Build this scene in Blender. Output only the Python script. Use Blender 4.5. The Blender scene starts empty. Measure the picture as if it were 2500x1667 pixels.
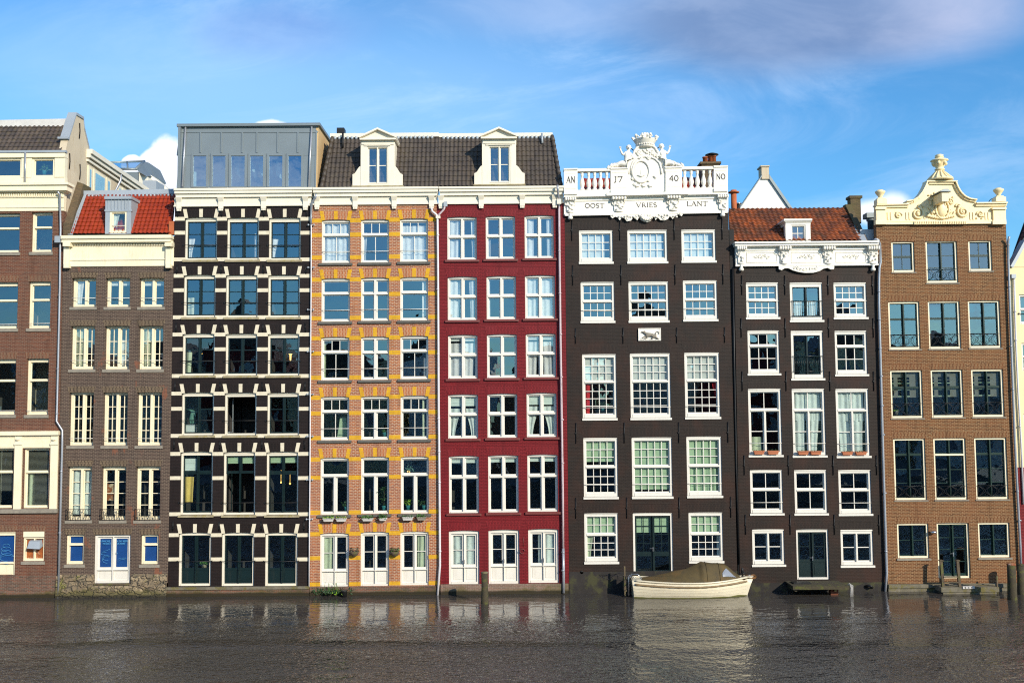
import bpy, bmesh, math, random
from mathutils import Vector, Matrix
random.seed(7)
R = math.radians
SC = bpy.context.scene
COL = SC.collection

# ------------------------------------------------------------------ camera
FPX, CAMD, PITCH, ROLL = 2400.0, 48.0, math.atan(0.068), 0.0078
Fw = Vector((0, math.cos(PITCH), math.sin(PITCH)))
R0 = Vector((1, 0, 0)); U0 = R0.cross(Fw)
Rt = R0 * math.cos(ROLL) - U0 * math.sin(ROLL)
Up = U0 * math.cos(ROLL) + R0 * math.sin(ROLL)
def ray(px, py): return Fw + Rt * ((px - 1250) / FPX) + Up * ((833.5 - py) / FPX)
_d = ray(1250, 1449)
CAMZ = -CAMD * _d.z / _d.y
CAM = Vector((0, -CAMD, CAMZ))
def at(px, py, Y=0.0):
    d = ray(px, py); return CAM + d * ((Y + CAMD) / d.y)
def atz(px, py, Z=0.0):
    d = ray(px, py); return CAM + d * ((Z - CAMZ) / d.z)
cd = bpy.data.cameras.new('camera'); cam = bpy.data.objects.new('camera', cd); COL.objects.link(cam)
cd.sensor_width = 36; cd.lens = FPX / 2500 * 36; cd.clip_end = 3000; cd.clip_start = .5
m = Matrix((Rt, Up, -Fw)).transposed().to_4x4(); m.translation = CAM
cam.matrix_world = m; SC.camera = cam

# ------------------------------------------------------------------ world, sun, exposure
SX, SZ = 0.72, 0.55            # how far shadows run left / down for each metre of depth
sdir = Vector((SX, -1, SZ)).normalized()      # towards the sun
SUN_E = math.asin(sdir.z); SUN_A = math.atan2(sdir.x, sdir.y)
w = bpy.data.worlds.new("World"); SC.world = w; w.use_nodes = True
nt = w.node_tree; nt.nodes.clear()
def nd(t, **k):
    n = nt.nodes.new(t)
    for a, b in k.items():
        if a == 'inp':
            for i, v in b.items(): n.inputs[i].default_value = v
        else: setattr(n, a, b)
    return n
def lk(a, b): nt.links.new(a, b)
def mth(op, a, b=None, c=None, clamp=False):
    n = nt.nodes.new('ShaderNodeMath'); n.operation = op; n.use_clamp = clamp
    for i, v in enumerate((a, b, c)):
        if v is None: continue
        if isinstance(v, (int, float)): n.inputs[i].default_value = v
        else: nt.links.new(v, n.inputs[i])
    return n.outputs[0]
def mixc(f, a, b, blend='MIX'):
    n = nt.nodes.new('ShaderNodeMix'); n.data_type = 'RGBA'; n.blend_type = blend
    for s, v in ((n.inputs[0], f), (n.inputs[6], a), (n.inputs[7], b)):
        if isinstance(v, (int, float)): s.default_value = v
        elif isinstance(v, tuple): s.default_value = (*v, 1) if len(v) == 3 else v
        else: nt.links.new(v, s)
    return n.outputs[2]
def noise(vec, sc, det=4, rough=.5, dist=0.0):
    n = nt.nodes.new('ShaderNodeTexNoise'); n.inputs['Scale'].default_value = sc
    n.inputs['Detail'].default_value = det; n.inputs['Roughness'].default_value = rough; n.inputs['Distortion'].default_value = dist
    if vec is not None: nt.links.new(vec, n.inputs['Vector'])
    return n.outputs['Fac']
def mrange(v, a, b, c=0.0, d=1.0, smooth=False):
    n = nt.nodes.new('ShaderNodeMapRange'); n.interpolation_type = 'SMOOTHSTEP' if smooth else 'LINEAR'
    nt.links.new(v, n.inputs[0])
    for i, q in zip((1, 2, 3, 4), (a, b, c, d)): n.inputs[i].default_value = q
    return n.outputs[0]
def comb(x, y, z=0.0):
    n = nt.nodes.new('ShaderNodeCombineXYZ')
    for i, v in enumerate((x, y, z)):
        if isinstance(v, (int, float)): n.inputs[i].default_value = v
        else: nt.links.new(v, n.inputs[i])
    return n.outputs[0]
SKS = 0.1
sky = nd('ShaderNodeTexSky'); sky.sky_type = 'NISHITA'; sky.sun_disc = False
sky.sun_elevation = SUN_E; sky.sun_rotation = SUN_A
sky.altitude = 0; sky.air_density = 1.1; sky.dust_density = 0.4; sky.ozone_density = 3.0
tc = nd('ShaderNodeTexCoord'); sp = nd('ShaderNodeSeparateXYZ'); lk(tc.outputs['Generated'], sp.inputs[0])
dx, dy, dz = sp.outputs
front = mth('GREATER_THAN', dy, 0.05)
ady = mth('MAXIMUM', mth('ABSOLUTE', dy), 0.08)
u = mth('DIVIDE', dx, ady); v = mth('DIVIDE', dz, ady)
hs = nd('ShaderNodeHueSaturation', inp={'Hue': .497, 'Saturation': 1.12, 'Value': 1.0}); lk(sky.outputs[0], hs.inputs['Color'])
base = mixc(1.0, hs.outputs[0], (.74, 1.24, 1.55), 'MULTIPLY')
# thin cirrus
cv = comb(mth('MULTIPLY', mth('ADD', u, mth('MULTIPLY', v, .3)), 1.1), mth('ADD', mth('MULTIPLY', v, 3.0), mth('MULTIPLY', u, -.45)), mth('MULTIPLY', front, 3.0))
c1 = mrange(noise(cv, 3.4, 10, .66, .7), .42, .74, 0, 1, True)
c1b = mrange(noise(comb(u, v, 5.0), 1.6, 2, .5), .35, .65, .25, 1, True)
cl = mth('MULTIPLY', mth('MULTIPLY', c1, c1b), .33)
base = mixc(cl, base, (7.6, 9.0, 11.0))
def blob(px, py, rx, ry, nsc, namp, soft, seed):
    uu = (px - 1250) / 2400; vv = (996 - py) / 2400
    a = mth('DIVIDE', mth('SUBTRACT', u, uu), rx / 2400); b = mth('DIVIDE', mth('SUBTRACT', v, vv), ry / 2400)
    d = mth('SQRT', mth('ADD', mth('MULTIPLY', a, a), mth('MULTIPLY', b, b)))
    n = noise(comb(u, v, seed), nsc, 6, .55)
    d = mth('ADD', d, mth('MULTIPLY', mth('SUBTRACT', n, .5), namp))
    return mth('MULTIPLY', mrange(d, 1 + soft, 1 - soft, 0, 1, True), front)
def over(mask, col, amt=1.0):
    global base
    base = mixc(mth('MULTIPLY', mask, amt), base, col)
cn = noise(comb(mth('MULTIPLY', u, .8), mth('MULTIPLY', v, 1.8), 6.0), 9, 6, .6, .5)
def overn(mask, ca, cb, amt):
    global base
    base = mixc(mth('MULTIPLY', mask, amt), base, mixc(mrange(cn, .35, .68, 0, 1, True), ca, cb))
over(blob(850, 270, 700, 230, 3, .5, .8, 3.3), (4.2, 6.9, 10.2), .45)
over(blob(250, 120, 420, 160, 4, .8, .8, 7.3), (4.0, 6.6, 9.8), .35)
overn(blob(2230, 0, 290, 120, 5, .5, .45, 9.3), (3.9, 4.7, 6.9), (4.9, 5.4, 7.4), .85)
overn(blob(1560, -10, 480, 85, 5, .6, .6, 4.3), (2.7, 4.3, 7.4), (3.4, 4.9, 7.8), .75)
overn(blob(1930, 40, 360, 140, 5, .45, .42, 1.3), (1.6, 2.6, 4.8), (2.4, 3.4, 5.6), .9)
overn(blob(680, 50, 190, 70, 7, 1.2, .7, 2.1), (1.9, 3.4, 7.2), (2.7, 4.4, 8.0), .6)
for b in ((392, 430, 74, 112, 8.0), (365, 400, 45, 52, 5.0), (328, 402, 34, 30, 4.0), (430, 470, 90, 90, 5.0), (650, 320, 60, 38, 6.2), (590, 335, 50, 30, 6.0), (310, 385, 26, 22, 3.0), (2140, 520, 52, 28, 7.2), (2195, 512, 40, 34, 7.7), (2255, 530, 50, 26, 8.7)):
    over(blob(b[0], b[1], b[2], b[3], 17, 1.0, .10 if b[0] < 1000 else .45, b[4]), (9.2, 9.8, 11.2), .97)
# clouds in the half of the sky behind the camera
cb = mrange(noise(comb(u, mth('MULTIPLY', v, 2.2), 2.0), 3.6, 8, .6, .5), .50, .66, 0, 1, True)
base = mixc(mth('MULTIPLY', mth('MULTIPLY', cb, mth('SUBTRACT', 1.0, front)), .6), base, (8.6, 8.8, 10.4))
bg = nd('ShaderNodeBackground'); bg.inputs['Strength'].default_value = SKS; lk(base, bg.inputs['Color'])
wo = nd('ShaderNodeOutputWorld'); lk(bg.outputs[0], wo.inputs[0])

sl = bpy.data.lights.new('sun', 'SUN'); sl.energy = 4.6; sl.angle = R(.55); sl.color = (1.0, .90, .74)
so = bpy.data.objects.new('sun', sl); COL.objects.link(so)
so.rotation_euler = (-sdir).to_track_quat('-Z', 'Y').to_euler(); so.location = (20, -60, 60)
SC.view_settings.view_transform = 'Standard'; SC.view_settings.look = 'None'
SC.view_settings.exposure = 0.26; SC.view_settings.gamma = 1
SC.render.engine = 'CYCLES'
SC.cycles.use_denoising = False; SC.cycles.pixel_filter_type = 'BLACKMAN_HARRIS'; SC.cycles.filter_width = 1.15; SC.cycles.sample_clamp_indirect = 1.3
SC.cycles.max_bounces = 6; SC.cycles.transparent_max_bounces = 12; SC.cycles.glossy_bounces = 3

# ------------------------------------------------------------------ materials
def mat_begin(name):
    global nt
    mt = bpy.data.materials.new(name); mt.use_nodes = True; nt = mt.node_tree; nt.nodes.clear()
    out = nt.nodes.new('ShaderNodeOutputMaterial'); p = nt.nodes.new('ShaderNodeBsdfPrincipled')
    nt.links.new(p.outputs[0], out.inputs[0]); return mt, p, out
def objvec():
    t = nt.nodes.new('ShaderNodeTexCoord'); return t.outputs['Object']
def wallvec(swap=False):
    s = nt.nodes.new('ShaderNodeSeparateXYZ'); nt.links.new(objvec(), s.inputs[0])
    h = mth('ADD', s.outputs[0], s.outputs[1])
    return comb(s.outputs[2], h) if swap else comb(h, s.outputs[2])
def bump(p, h, st, dist=.01):
    b = nt.nodes.new('ShaderNodeBump'); b.inputs['Strength'].default_value = st; b.inputs['Distance'].default_value = dist
    nt.links.new(h, b.inputs['Height']); nt.links.new(b.outputs[0], p.inputs['Normal'])
def brick(name, c1, c2, mo, rh=.068, bw=.21, ms=.011, swap=False, rough=.85, stain=(.1, .08, .06), samt=.35, bst=.6, bias=0.0, patch=None, wet=False):
    mt, p, o = mat_begin(name)
    vec = wallvec(swap)
    b = nt.nodes.new('ShaderNodeTexBrick'); nt.links.new(vec, b.inputs['Vector'])
    b.inputs['Color1'].default_value = (*c1, 1); b.inputs['Color2'].default_value = (*c2, 1); b.inputs['Mortar'].default_value = (*mo, 1)
    b.inputs['Scale'].default_value = 1; b.inputs['Mortar Size'].default_value = ms; b.inputs['Mortar Smooth'].default_value = .2
    b.inputs['Bias'].default_value = bias; b.inputs['Brick Width'].default_value = bw; b.inputs['Row Height'].default_value = rh
    ov = objvec()
    n1 = noise(ov, .55, 5, .6, .3); n2 = noise(ov, 9, 3, .6)
    c = mixc(mth('MULTIPLY', mrange(n1, .42, .72, 0, 1, True), samt), b.outputs['Color'], stain)
    if patch:
        c = mixc(mth('MULTIPLY', mrange(noise(comb(mth('MULTIPLY', _sep(ov, 0), 1.6), mth('MULTIPLY', _sep(ov, 2), .6), 3.0), 1.1, 4, .6), .60, .68, 0, 1, True), .75), c, patch)
    sv = noise(comb(mth('MULTIPLY', _sep(ov, 0), 3.2), mth('MULTIPLY', _sep(ov, 2), .35), 9.0), 1.0, 5, .65, .2)
    c = mixc(mth('MULTIPLY', mrange(sv, .50, .70, 0, 1, True), .38), c, (c1[0]*.35, c1[1]*.4, c1[2]*.45))
    c = mixc(mth('MULTIPLY', mrange(noise(ov, 1.9, 6, .75, .4), .56, .70, 0, 1, True), .22), c, (min(c1[0]*1.9, .8), min(c1[1]*2.3, .6), min(c1[2]*2.3, .6)))
    c = mixc(mrange(n2, .3, .7, .0, .28), c, (c1[0]*.55, c1[1]*.55, c1[2]*.55))
    nt.links.new(c, p.inputs['Base Color']); p.inputs['Roughness'].default_value = rough; p.inputs['Specular IOR Level'].default_value = .22
    if wet:
        zz_ = _sep(ov, 2); wn_ = noise(ov, 1.4, 5, .7)
        lv = mth('ADD', zz_, mth('MULTIPLY', wn_, -.9))
        c = mixc(mth('MULTIPLY', mrange(lv, -.12, -.40, 0, 1, True), .7), c, (.085, .078, .018))
        c = mixc(mrange(mth('ADD', zz_, mth('MULTIPLY', wn_, -.12)), .16, .06, 0, .85, True), c, (.018, .015, .010)); nt.links.new(c, p.inputs['Base Color'])
    h = mth('ADD', mth('MULTIPLY', b.outputs['Fac'], -1.0), mth('MULTIPLY', n2, .5))
    bump(p, h, bst, .012)
    return mt
def _sep(v, i):
    s = nt.nodes.new('ShaderNodeSeparateXYZ'); nt.links.new(v, s.inputs[0]); return s.outputs[i]
def paint(name, c, rough=.5, var=.12, dirt=(.25, .2, .14), damt=.25, metal=0.0, bst=.08, sc=1.5):
    mt, p, o = mat_begin(name)
    ov = objvec()
    st = comb(mth('MULTIPLY', _sep(ov, 0), 5.0), mth('MULTIPLY', _sep(ov, 1), 5.0), mth('MULTIPLY', _sep(ov, 2), .8))
    n1 = noise(st, sc, 5, .65); n2 = noise(ov, 14, 3, .6); n3 = noise(ov, .8, 3, .5)
    cc = mixc(mrange(n3, .3, .7), tuple(x * (1 - var) for x in c), c)
    cc = mixc(mth('MULTIPLY', mrange(n1, .52, .78, 0, 1, True), damt), cc, dirt)
    nt.links.new(cc, p.inputs['Base Color']); p.inputs['Roughness'].default_value = rough; p.inputs['Metallic'].default_value = metal
    bump(p, mth('ADD', n2, mth('MULTIPLY', n1, .5)), bst, .01)
    return mt
def stone(name, c, c2, sc=3, rough=.9, moss=None, bst=.5):
    mt, p, o = mat_begin(name); ov = objvec()
    n1 = noise(ov, sc, 7, .65, .5); n2 = noise(ov, sc * 6, 4, .7)
    cc = mixc(mrange(n1, .35, .65), c, c2)
    if moss: cc = mixc(mth('MULTIPLY', mrange(noise(ov, sc * .8, 5, .7, .2), .5, .62, 0, 1, True), .8), cc, moss)
    nt.links.new(cc, p.inputs['Base Color']); p.inputs['Roughness'].default_value = rough
    bump(p, mth('ADD', n1, mth('MULTIPLY', n2, .5)), bst, .04); return mt
def rubble(name):
    mt, p, o = mat_begin(name); ov = objvec()
    vo = nt.nodes.new('ShaderNodeTexVoronoi'); vo.inputs['Scale'].default_value = 3.4
    s = nt.nodes.new('ShaderNodeSeparateXYZ'); nt.links.new(ov, s.inputs[0])
    wv = comb(mth('MULTIPLY', s.outputs[0], .6), 0.0, mth('MULTIPLY', s.outputs[2], 1.2))
    nz = nt.nodes.new('ShaderNodeTexNoise'); nz.inputs['Scale'].default_value = 3
    nt.links.new(ov, nz.inputs['Vector'])
    va = nt.nodes.new('ShaderNodeVectorMath'); va.operation = 'MULTIPLY_ADD'; va.inputs[1].default_value = (.45, .45, .45)
    nt.links.new(nz.outputs['Color'], va.inputs[0]); nt.links.new(wv, va.inputs[2]); nt.links.new(va.outputs[0], vo.inputs['Vector'])
    hsv = nt.nodes.new('ShaderNodeSeparateColor'); nt.links.new(vo.outputs['Color'], hsv.inputs[0])
    cc = mixc(hsv.outputs[0], (.14, .10, .06), (.34, .26, .16))
    cc = mixc(mrange(noise(ov, 5, 6, .7), .45, .65), cc, (.10, .085, .06))
    cc = mixc(mrange(noise(ov, 2.2, 5, .7), .58, .66), cc, (.16, .15, .04))
    vo2 = nt.nodes.new('ShaderNodeTexVoronoi'); vo2.feature = 'DISTANCE_TO_EDGE'; vo2.inputs['Scale'].default_value = 3.4
    nt.links.new(va.outputs[0], vo2.inputs['Vector'])
    cc = mixc(mth('MULTIPLY', mrange(vo2.outputs['Distance'], .0, .05, 1, 0), .55), cc, (.06, .045, .03))
    cc = mixc(mrange(mth('ADD', s.outputs[2], mth('MULTIPLY', noise(ov, 2.0, 5, .7), -1.2)), -.1, -.4, 0, .8, True), cc, (.085, .075, .022))
    cc = mixc(mrange(s.outputs[2], .18, .05, 0, .85, True), cc, (.018, .015, .010))
    nt.links.new(cc, p.inputs['Base Color']); p.inputs['Roughness'].default_value = .95
    bump(p, mth('ADD', mrange(vo2.outputs['Distance'], 0, .15), mth('MULTIPLY', noise(ov, 9, 5, .7), .6)), .9, .08); return mt
def tiles(name, c1, c2, c3, cw, ch, rough=.6, moss=(.12, .10, .03), mamt=.3):
    mt, p, o = mat_begin(name); ov = objvec()
    s = nt.nodes.new('ShaderNodeSeparateXYZ'); nt.links.new(ov, s.inputs[0])
    cell = comb(mth('FLOOR', mth('DIVIDE', s.outputs[0], cw)), mth('FLOOR', mth('DIVIDE', s.outputs[2], ch)))
    wn = nt.nodes.new('ShaderNodeTexWhiteNoise'); nt.links.new(cell, wn.inputs['Vector'])
    cc = mixc(wn.outputs['Value'], c1, c2)
    cc = mixc(mth('MULTIPLY', mrange(noise(ov, 1.1, 5, .6), .45, .65, 0, 1, True), .7), cc, c3)
    cc = mixc(mth('MULTIPLY', mrange(noise(ov, 4, 5, .7), .52, .66, 0, 1, True), mamt), cc, moss)
    nt.links.new(cc, p.inputs['Base Color']); p.inputs['Roughness'].default_value = rough
    bump(p, noise(ov, 30, 3, .6), .15, .01); return mt
def glassm(name, gl=.42, tint=(.96, 1, .98), rough=.0, wob=.05):
    mt, p, o = mat_begin(name); nt.nodes.remove(p)
    g = nt.nodes.new('ShaderNodeBsdfGlossy'); g.inputs['Roughness'].default_value = rough; g.inputs['Color'].default_value = (.66, .86, 1, 1)
    t = nt.nodes.new('ShaderNodeBsdfTransparent'); t.inputs['Color'].default_value = (*tint, 1)
    mx = nt.nodes.new('ShaderNodeMixShader')
    ge = nt.nodes.new('ShaderNodeNewGeometry'); dt = nt.nodes.new('ShaderNodeVectorMath'); dt.operation = 'DOT_PRODUCT'
    nt.links.new(ge.outputs['Incoming'], dt.inputs[0]); nt.links.new(ge.outputs['True Normal'], dt.inputs[1])
    ic = mth('POWER', mth('SUBTRACT', 1.0, mth('ABSOLUTE', dt.outputs['Value'])), 4.0)
    f = mth('ADD', gl, mth('MULTIPLY', ic, 1 - gl), clamp=True)
    nt.links.new(f, mx.inputs[0]); nt.links.new(t.outputs[0], mx.inputs[1]); nt.links.new(g.outputs[0], mx.inputs[2])
    nt.links.new(mx.outputs[0], o.inputs[0])
    b = nt.nodes.new('ShaderNodeBump'); b.inputs['Strength'].default_value = wob; b.inputs['Distance'].default_value = .1
    nt.links.new(noise(ge.outputs['Position'], 1.5, 2, .4), b.inputs['Height']); nt.links.new(b.outputs[0], g.inputs['Normal'])
    return mt
def plain(name, c, rough=.6, metal=0.0, em=None, es=1.0):
    mt, p, o = mat_begin(name); ov = objvec()
    cc = mixc(mrange(noise(ov, 3.0, 4, .6), .3, .7), tuple(x * .8 for x in c), c)
    nt.links.new(cc, p.inputs['Base Color']); p.inputs['Roughness'].default_value = rough; p.inputs['Metallic'].default_value = metal
    if em: p.inputs['Emission Color'].default_value = (*em, 1); p.inputs['Emission Strength'].default_value = es
    return mt

M = {}
M['b1'] = brick('brick_brown', (.155, .054, .030), (.085, .033, .024), (.20, .135, .095), bst=.4)
M['b1s'] = brick('brick_brown_soldier', (.18, .068, .036), (.10, .04, .026), (.24, .17, .11), swap=True, bst=.4)
M['b2'] = brick('brick_grey', (.080, .052, .042), (.045, .032, .028), (.20, .15, .11), bst=.4, patch=(.24, .085, .045), samt=.2)
M['b2s'] = brick('brick_grey_soldier', (.085, .056, .038), (.045, .033, .026), (.27, .20, .125), swap=True, bst=.4)
M['b3'] = brick('brick_black', (.017, .010, .009), (.012, .008, .007), (.009, .006, .006), stain=(.024, .015, .012), samt=.4, rough=.55, bst=.35)
M['b3s'] = brick('brick_black_soldier', (.018, .011, .009), (.012, .008, .007), (.007, .005, .005), swap=True, stain=(.024, .015, .012), samt=.4, rough=.55)
M['b4'] = brick('brick_orange', (.38, .115, .036), (.17, .055, .04), (.48, .35, .24), rh=.075, ms=.014, stain=(.26, .12, .09), samt=.45, bst=.5, bias=-.1)
M['b4s'] = brick('brick_orange_soldier', (.42, .125, .036), (.30, .09, .038), (.52, .37, .24), swap=True, rh=.075, bw=.2, ms=.012, stain=(.26, .12, .09), samt=.3, bst=.5)
M['yel'] = brick('brick_yellow', (.66, .37, .014), (.56, .29, .014), (.46, .27, .06), rh=.075, ms=.008, stain=(.55, .27, .03), samt=.35, bst=.3)
M['b5'] = brick('brick_red', (.205, .014, .018), (.165, .011, .015), (.10, .007, .010), rh=.07, stain=(.14, .012, .015), samt=.7, rough=.5, bst=1.0)
M["b5s"] = brick('brick_red_soldier', (.205, .014, .018), (.165, .011, .015), (.11, .008, .011), swap=True, rh=.07, stain=(.19, .02, .024), samt=.6, rough=.5, bst=1.0)
M['b6'] = brick('brick_tar', (.024, .016, .012), (.017, .012, .009), (.012, .008, .007), stain=(.040, .016, .010), samt=.85, rough=.55, bst=.45)
M['b6s'] = brick('brick_tar_soldier', (.024, .016, .012), (.018, .012, .010), (.010, .007, .006), swap=True, stain=(.040, .016, .010), samt=.85, rough=.55, bst=.45)
M['b8'] = brick('brick_tan', (.165, .062, .021), (.066, .027, .012), (.31, .20, .105), ms=.013, stain=(.20, .075, .035), samt=.35, bst=.5)
M['b8s'] = brick('brick_tan_soldier', (.15, .052, .018), (.082, .030, .012), (.31, .195, .10), swap=True, ms=.013, stain=(.20, .08, .04), samt=.3, bst=.5)
M['bm'] = brick('brick_mossy', (.16, .105, .06), (.10, .07, .045), (.09, .08, .05), stain=(.10, .095, .03), samt=.8, bst=.7)
M['plinth'] = brick('brick_plinth', (.20, .085, .055), (.07, .05, .04), (.20, .17, .13), stain=(.06, .045, .03), samt=.6, bst=.9, wet=True)
M['plinthr'] = brick('brick_plinth_pale', (.24, .14, .105), (.15, .095, .075), (.28, .23, .18), stain=(.08, .085, .03), samt=.6, bst=.8, wet=True)
M['white'] = paint('white_paint', (.70, .67, .60), rough=.4, damt=.22)
M['ornw'] = paint('white_ornament', (.84, .80, .71), rough=.5, damt=.22, dirt=(.42, .34, .2), bst=.25)
M['cream'] = paint('cream_paint', (.82, .73, .52), rough=.45, damt=.3, dirt=(.5, .36, .18))
M['creamo'] = paint('cream_ornament', (.88, .72, .42), rough=.5, damt=.3, dirt=(.55, .38, .08), bst=.25)
M['lcream'] = paint('pale_cream_paint', (.76, .70, .57), rough=.45, damt=.25, dirt=(.5, .4, .25))
M['stonew'] = stone('band_stone', (.66, .60, .46), (.55, .49, .36), 5, bst=.15)
M['sillg'] = stone('sill_stone', (.27, .24, .19), (.19, .17, .14), 5, bst=.2)
M['sillb'] = stone('sill_beige', (.36, .31, .20), (.24, .20, .12), 4, bst=.2, moss=(.26, .21, .07))
M['silld'] = stone('sill_dark', (.12, .115, .10), (.075, .072, .065), 5, bst=.3)
M['sillr'] = paint('sill_red', (.15, .028, .024), rough=.5)
M['green'] = paint('dark_green_paint', (.006, .017, .018), rough=.3, damt=.05, bst=.02)
M['green8'] = paint('bottle_green_paint', (.006, .026, .020), rough=.3, damt=.05, bst=.02)
M['zinc'] = paint('zinc', (.20, .235, .25), rough=.5, metal=.35, damt=.4, dirt=(.18, .20, .21))
M['lead'] = paint('lead', (.34, .38, .42), rough=.55, metal=.2, damt=.5, dirt=(.22, .25, .29))
M['pipe'] = paint('grey_pipe', (.36, .38, .42), rough=.35, metal=.4, damt=.3)
M['pipel'] = paint('pale_pipe', (.62, .60, .62), rough=.4, damt=.3, dirt=(.3, .2, .17))
M['piper'] = paint('peeling_pipe', (.50, .40, .42), rough=.5, damt=.95, dirt=(.14, .05, .05), sc=2.5)
M['plaster'] = paint('old_plaster', (.56, .47, .34), rough=.9, damt=.6, dirt=(.36, .26, .14), bst=.3)
M['plasterp'] = paint('tan_plaster', (.52, .36, .18), rough=.9, damt=.4, dirt=(.3, .2, .1))
M['yplast'] = paint('yellow_plaster', (.80, .66, .38), rough=.8, damt=.2, dirt=(.55, .42, .22))
M['wplast'] = paint('white_boards', (.82, .79, .73), rough=.7, damt=.1)
M['iron'] = plain('black_iron', (.012, .012, .013), .5, .3)
M['blacktar'] = plain('black_gap', (.008, .008, .008), .8)
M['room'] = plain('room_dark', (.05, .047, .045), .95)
M['rubble'] = rubble('rubble_stone')
M['t1'] = tiles('tiles_brown', (.075, .055, .042), (.045, .035, .03), (.10, .075, .055), .24, .16)
M['t2'] = tiles('tiles_orange', (.30, .036, .008), (.20, .022, .006), (.26, .030, .008), .2, .2, rough=.35, mamt=.04)
M['t4'] = tiles('tiles_dark', (.060, .045, .034), (.038, .03, .026), (.075, .058, .042), .22, .29, mamt=.15, moss=(.09, .075, .02))
M['t7'] = tiles('tiles_rust', (.30, .075, .018), (.12, .038, .018), (.075, .036, .02), .24, .2, mamt=.4, moss=(.07, .055, .03))
M['t9'] = tiles('tiles_maroon', (.16, .035, .025), (.10, .025, .02), (.12, .04, .03), .24, .2)
M['glass'] = glassm('window_glass', .235)
M['glassd'] = glassm('window_glass_dim', .15, tint=(.88, .97, .93))
M['glassb'] = glassm('sky_glass', .42, tint=(.74, .95, .95))
M['curt'] = plain('white_curtain', (.62, .63, .62), .9)
M['curtc'] = plain('cream_curtain', (.50, .52, .38), .9)
M['curtr'] = plain('red_curtain', (.55, .02, .03), .9)
M['curty'] = plain('ochre_curtain', (.65, .45, .12), .9)
M['blind'] = plain('pale_blind', (.62, .65, .62), .9)
M['blindg'] = plain('green_blind', (.40, .50, .34), .9)
M['blindd'] = plain('grey_slat_blind', (.13, .12, .10), .7)
M['blue'] = plain('blue_board', (.002, .048, .20), .5)
M['bluel'] = plain('pale_blue_ink', (.08, .33, .62), .6)
M['ink'] = plain('dark_ink', (.05, .045, .045), .7)
M['rust'] = stone('rusty_board', (.36, .10, .02), (.16, .05, .02), 3, bst=.2, moss=(.55, .45, .33))
M['leaf'] = plain('leaf_green', (.06, .16, .025), .6)
M['leafd'] = plain('leaf_dark', (.025, .07, .02), .6)
M['leafy'] = plain('leaf_bright', (.22, .40, .02), .6)
M['flow'] = plain('yellow_flower', (.70, .55, .03), .7)
M['terra'] = plain('terracotta', (.46, .155, .07), .8)
M['pot'] = plain('teal_pot', (.03, .20, .22), .5)
M['boxw'] = plain('planter_white', (.55, .53, .50), .7)
M['wood'] = stone('weathered_wood', (.12, .085, .05), (.06, .045, .03), 4, moss=(.09, .10, .02))
M['woodm'] = stone('mossy_wood', (.055, .045, .022), (.035, .028, .017), 4, moss=(.075, .08, .014))
M['hull'] = paint('boat_white', (.62, .56, .42), rough=.35, damt=.25, dirt=(.5, .38, .18))
M['algae'] = plain('algae', (.10, .10, .02), .9)
M['canvas'] = stone('olive_canvas', (.085, .058, .016), (.05, .036, .014), 1.6, rough=.8, bst=.15, moss=(.10, .058, .016))
M['rope'] = plain('rope', (.24, .17, .09), .9)
M['varn'] = plain('varnished_wood', (.28, .13, .04), .4)
M['chrome'] = plain('stainless', (.65, .65, .66), .2, .9)
M['clearp'] = plain('vinyl_window', (.22, .24, .28), .15)
M['bronze'] = plain('green_bronze', (.10, .22, .18), .5)
M['lampg'] = plain('lit_bulb', (.9, .6, .2), .5, em=(1, .55, .15), es=2.2)
M['rusty'] = plain('rusty_iron', (.12, .035, .015), .9)
M['orange'] = plain('orange_brick_pot', (.42, .11, .035), .8)
M['base6'] = stone('damp_render', (.022, .018, .016), (.013, .011, .010), 1.2, moss=(.045, .045, .015), bst=.4)
M['concrete'] = stone('mossy_concrete', (.17, .15, .11), (.10, .09, .06), 3, moss=(.12, .10, .02))

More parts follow.
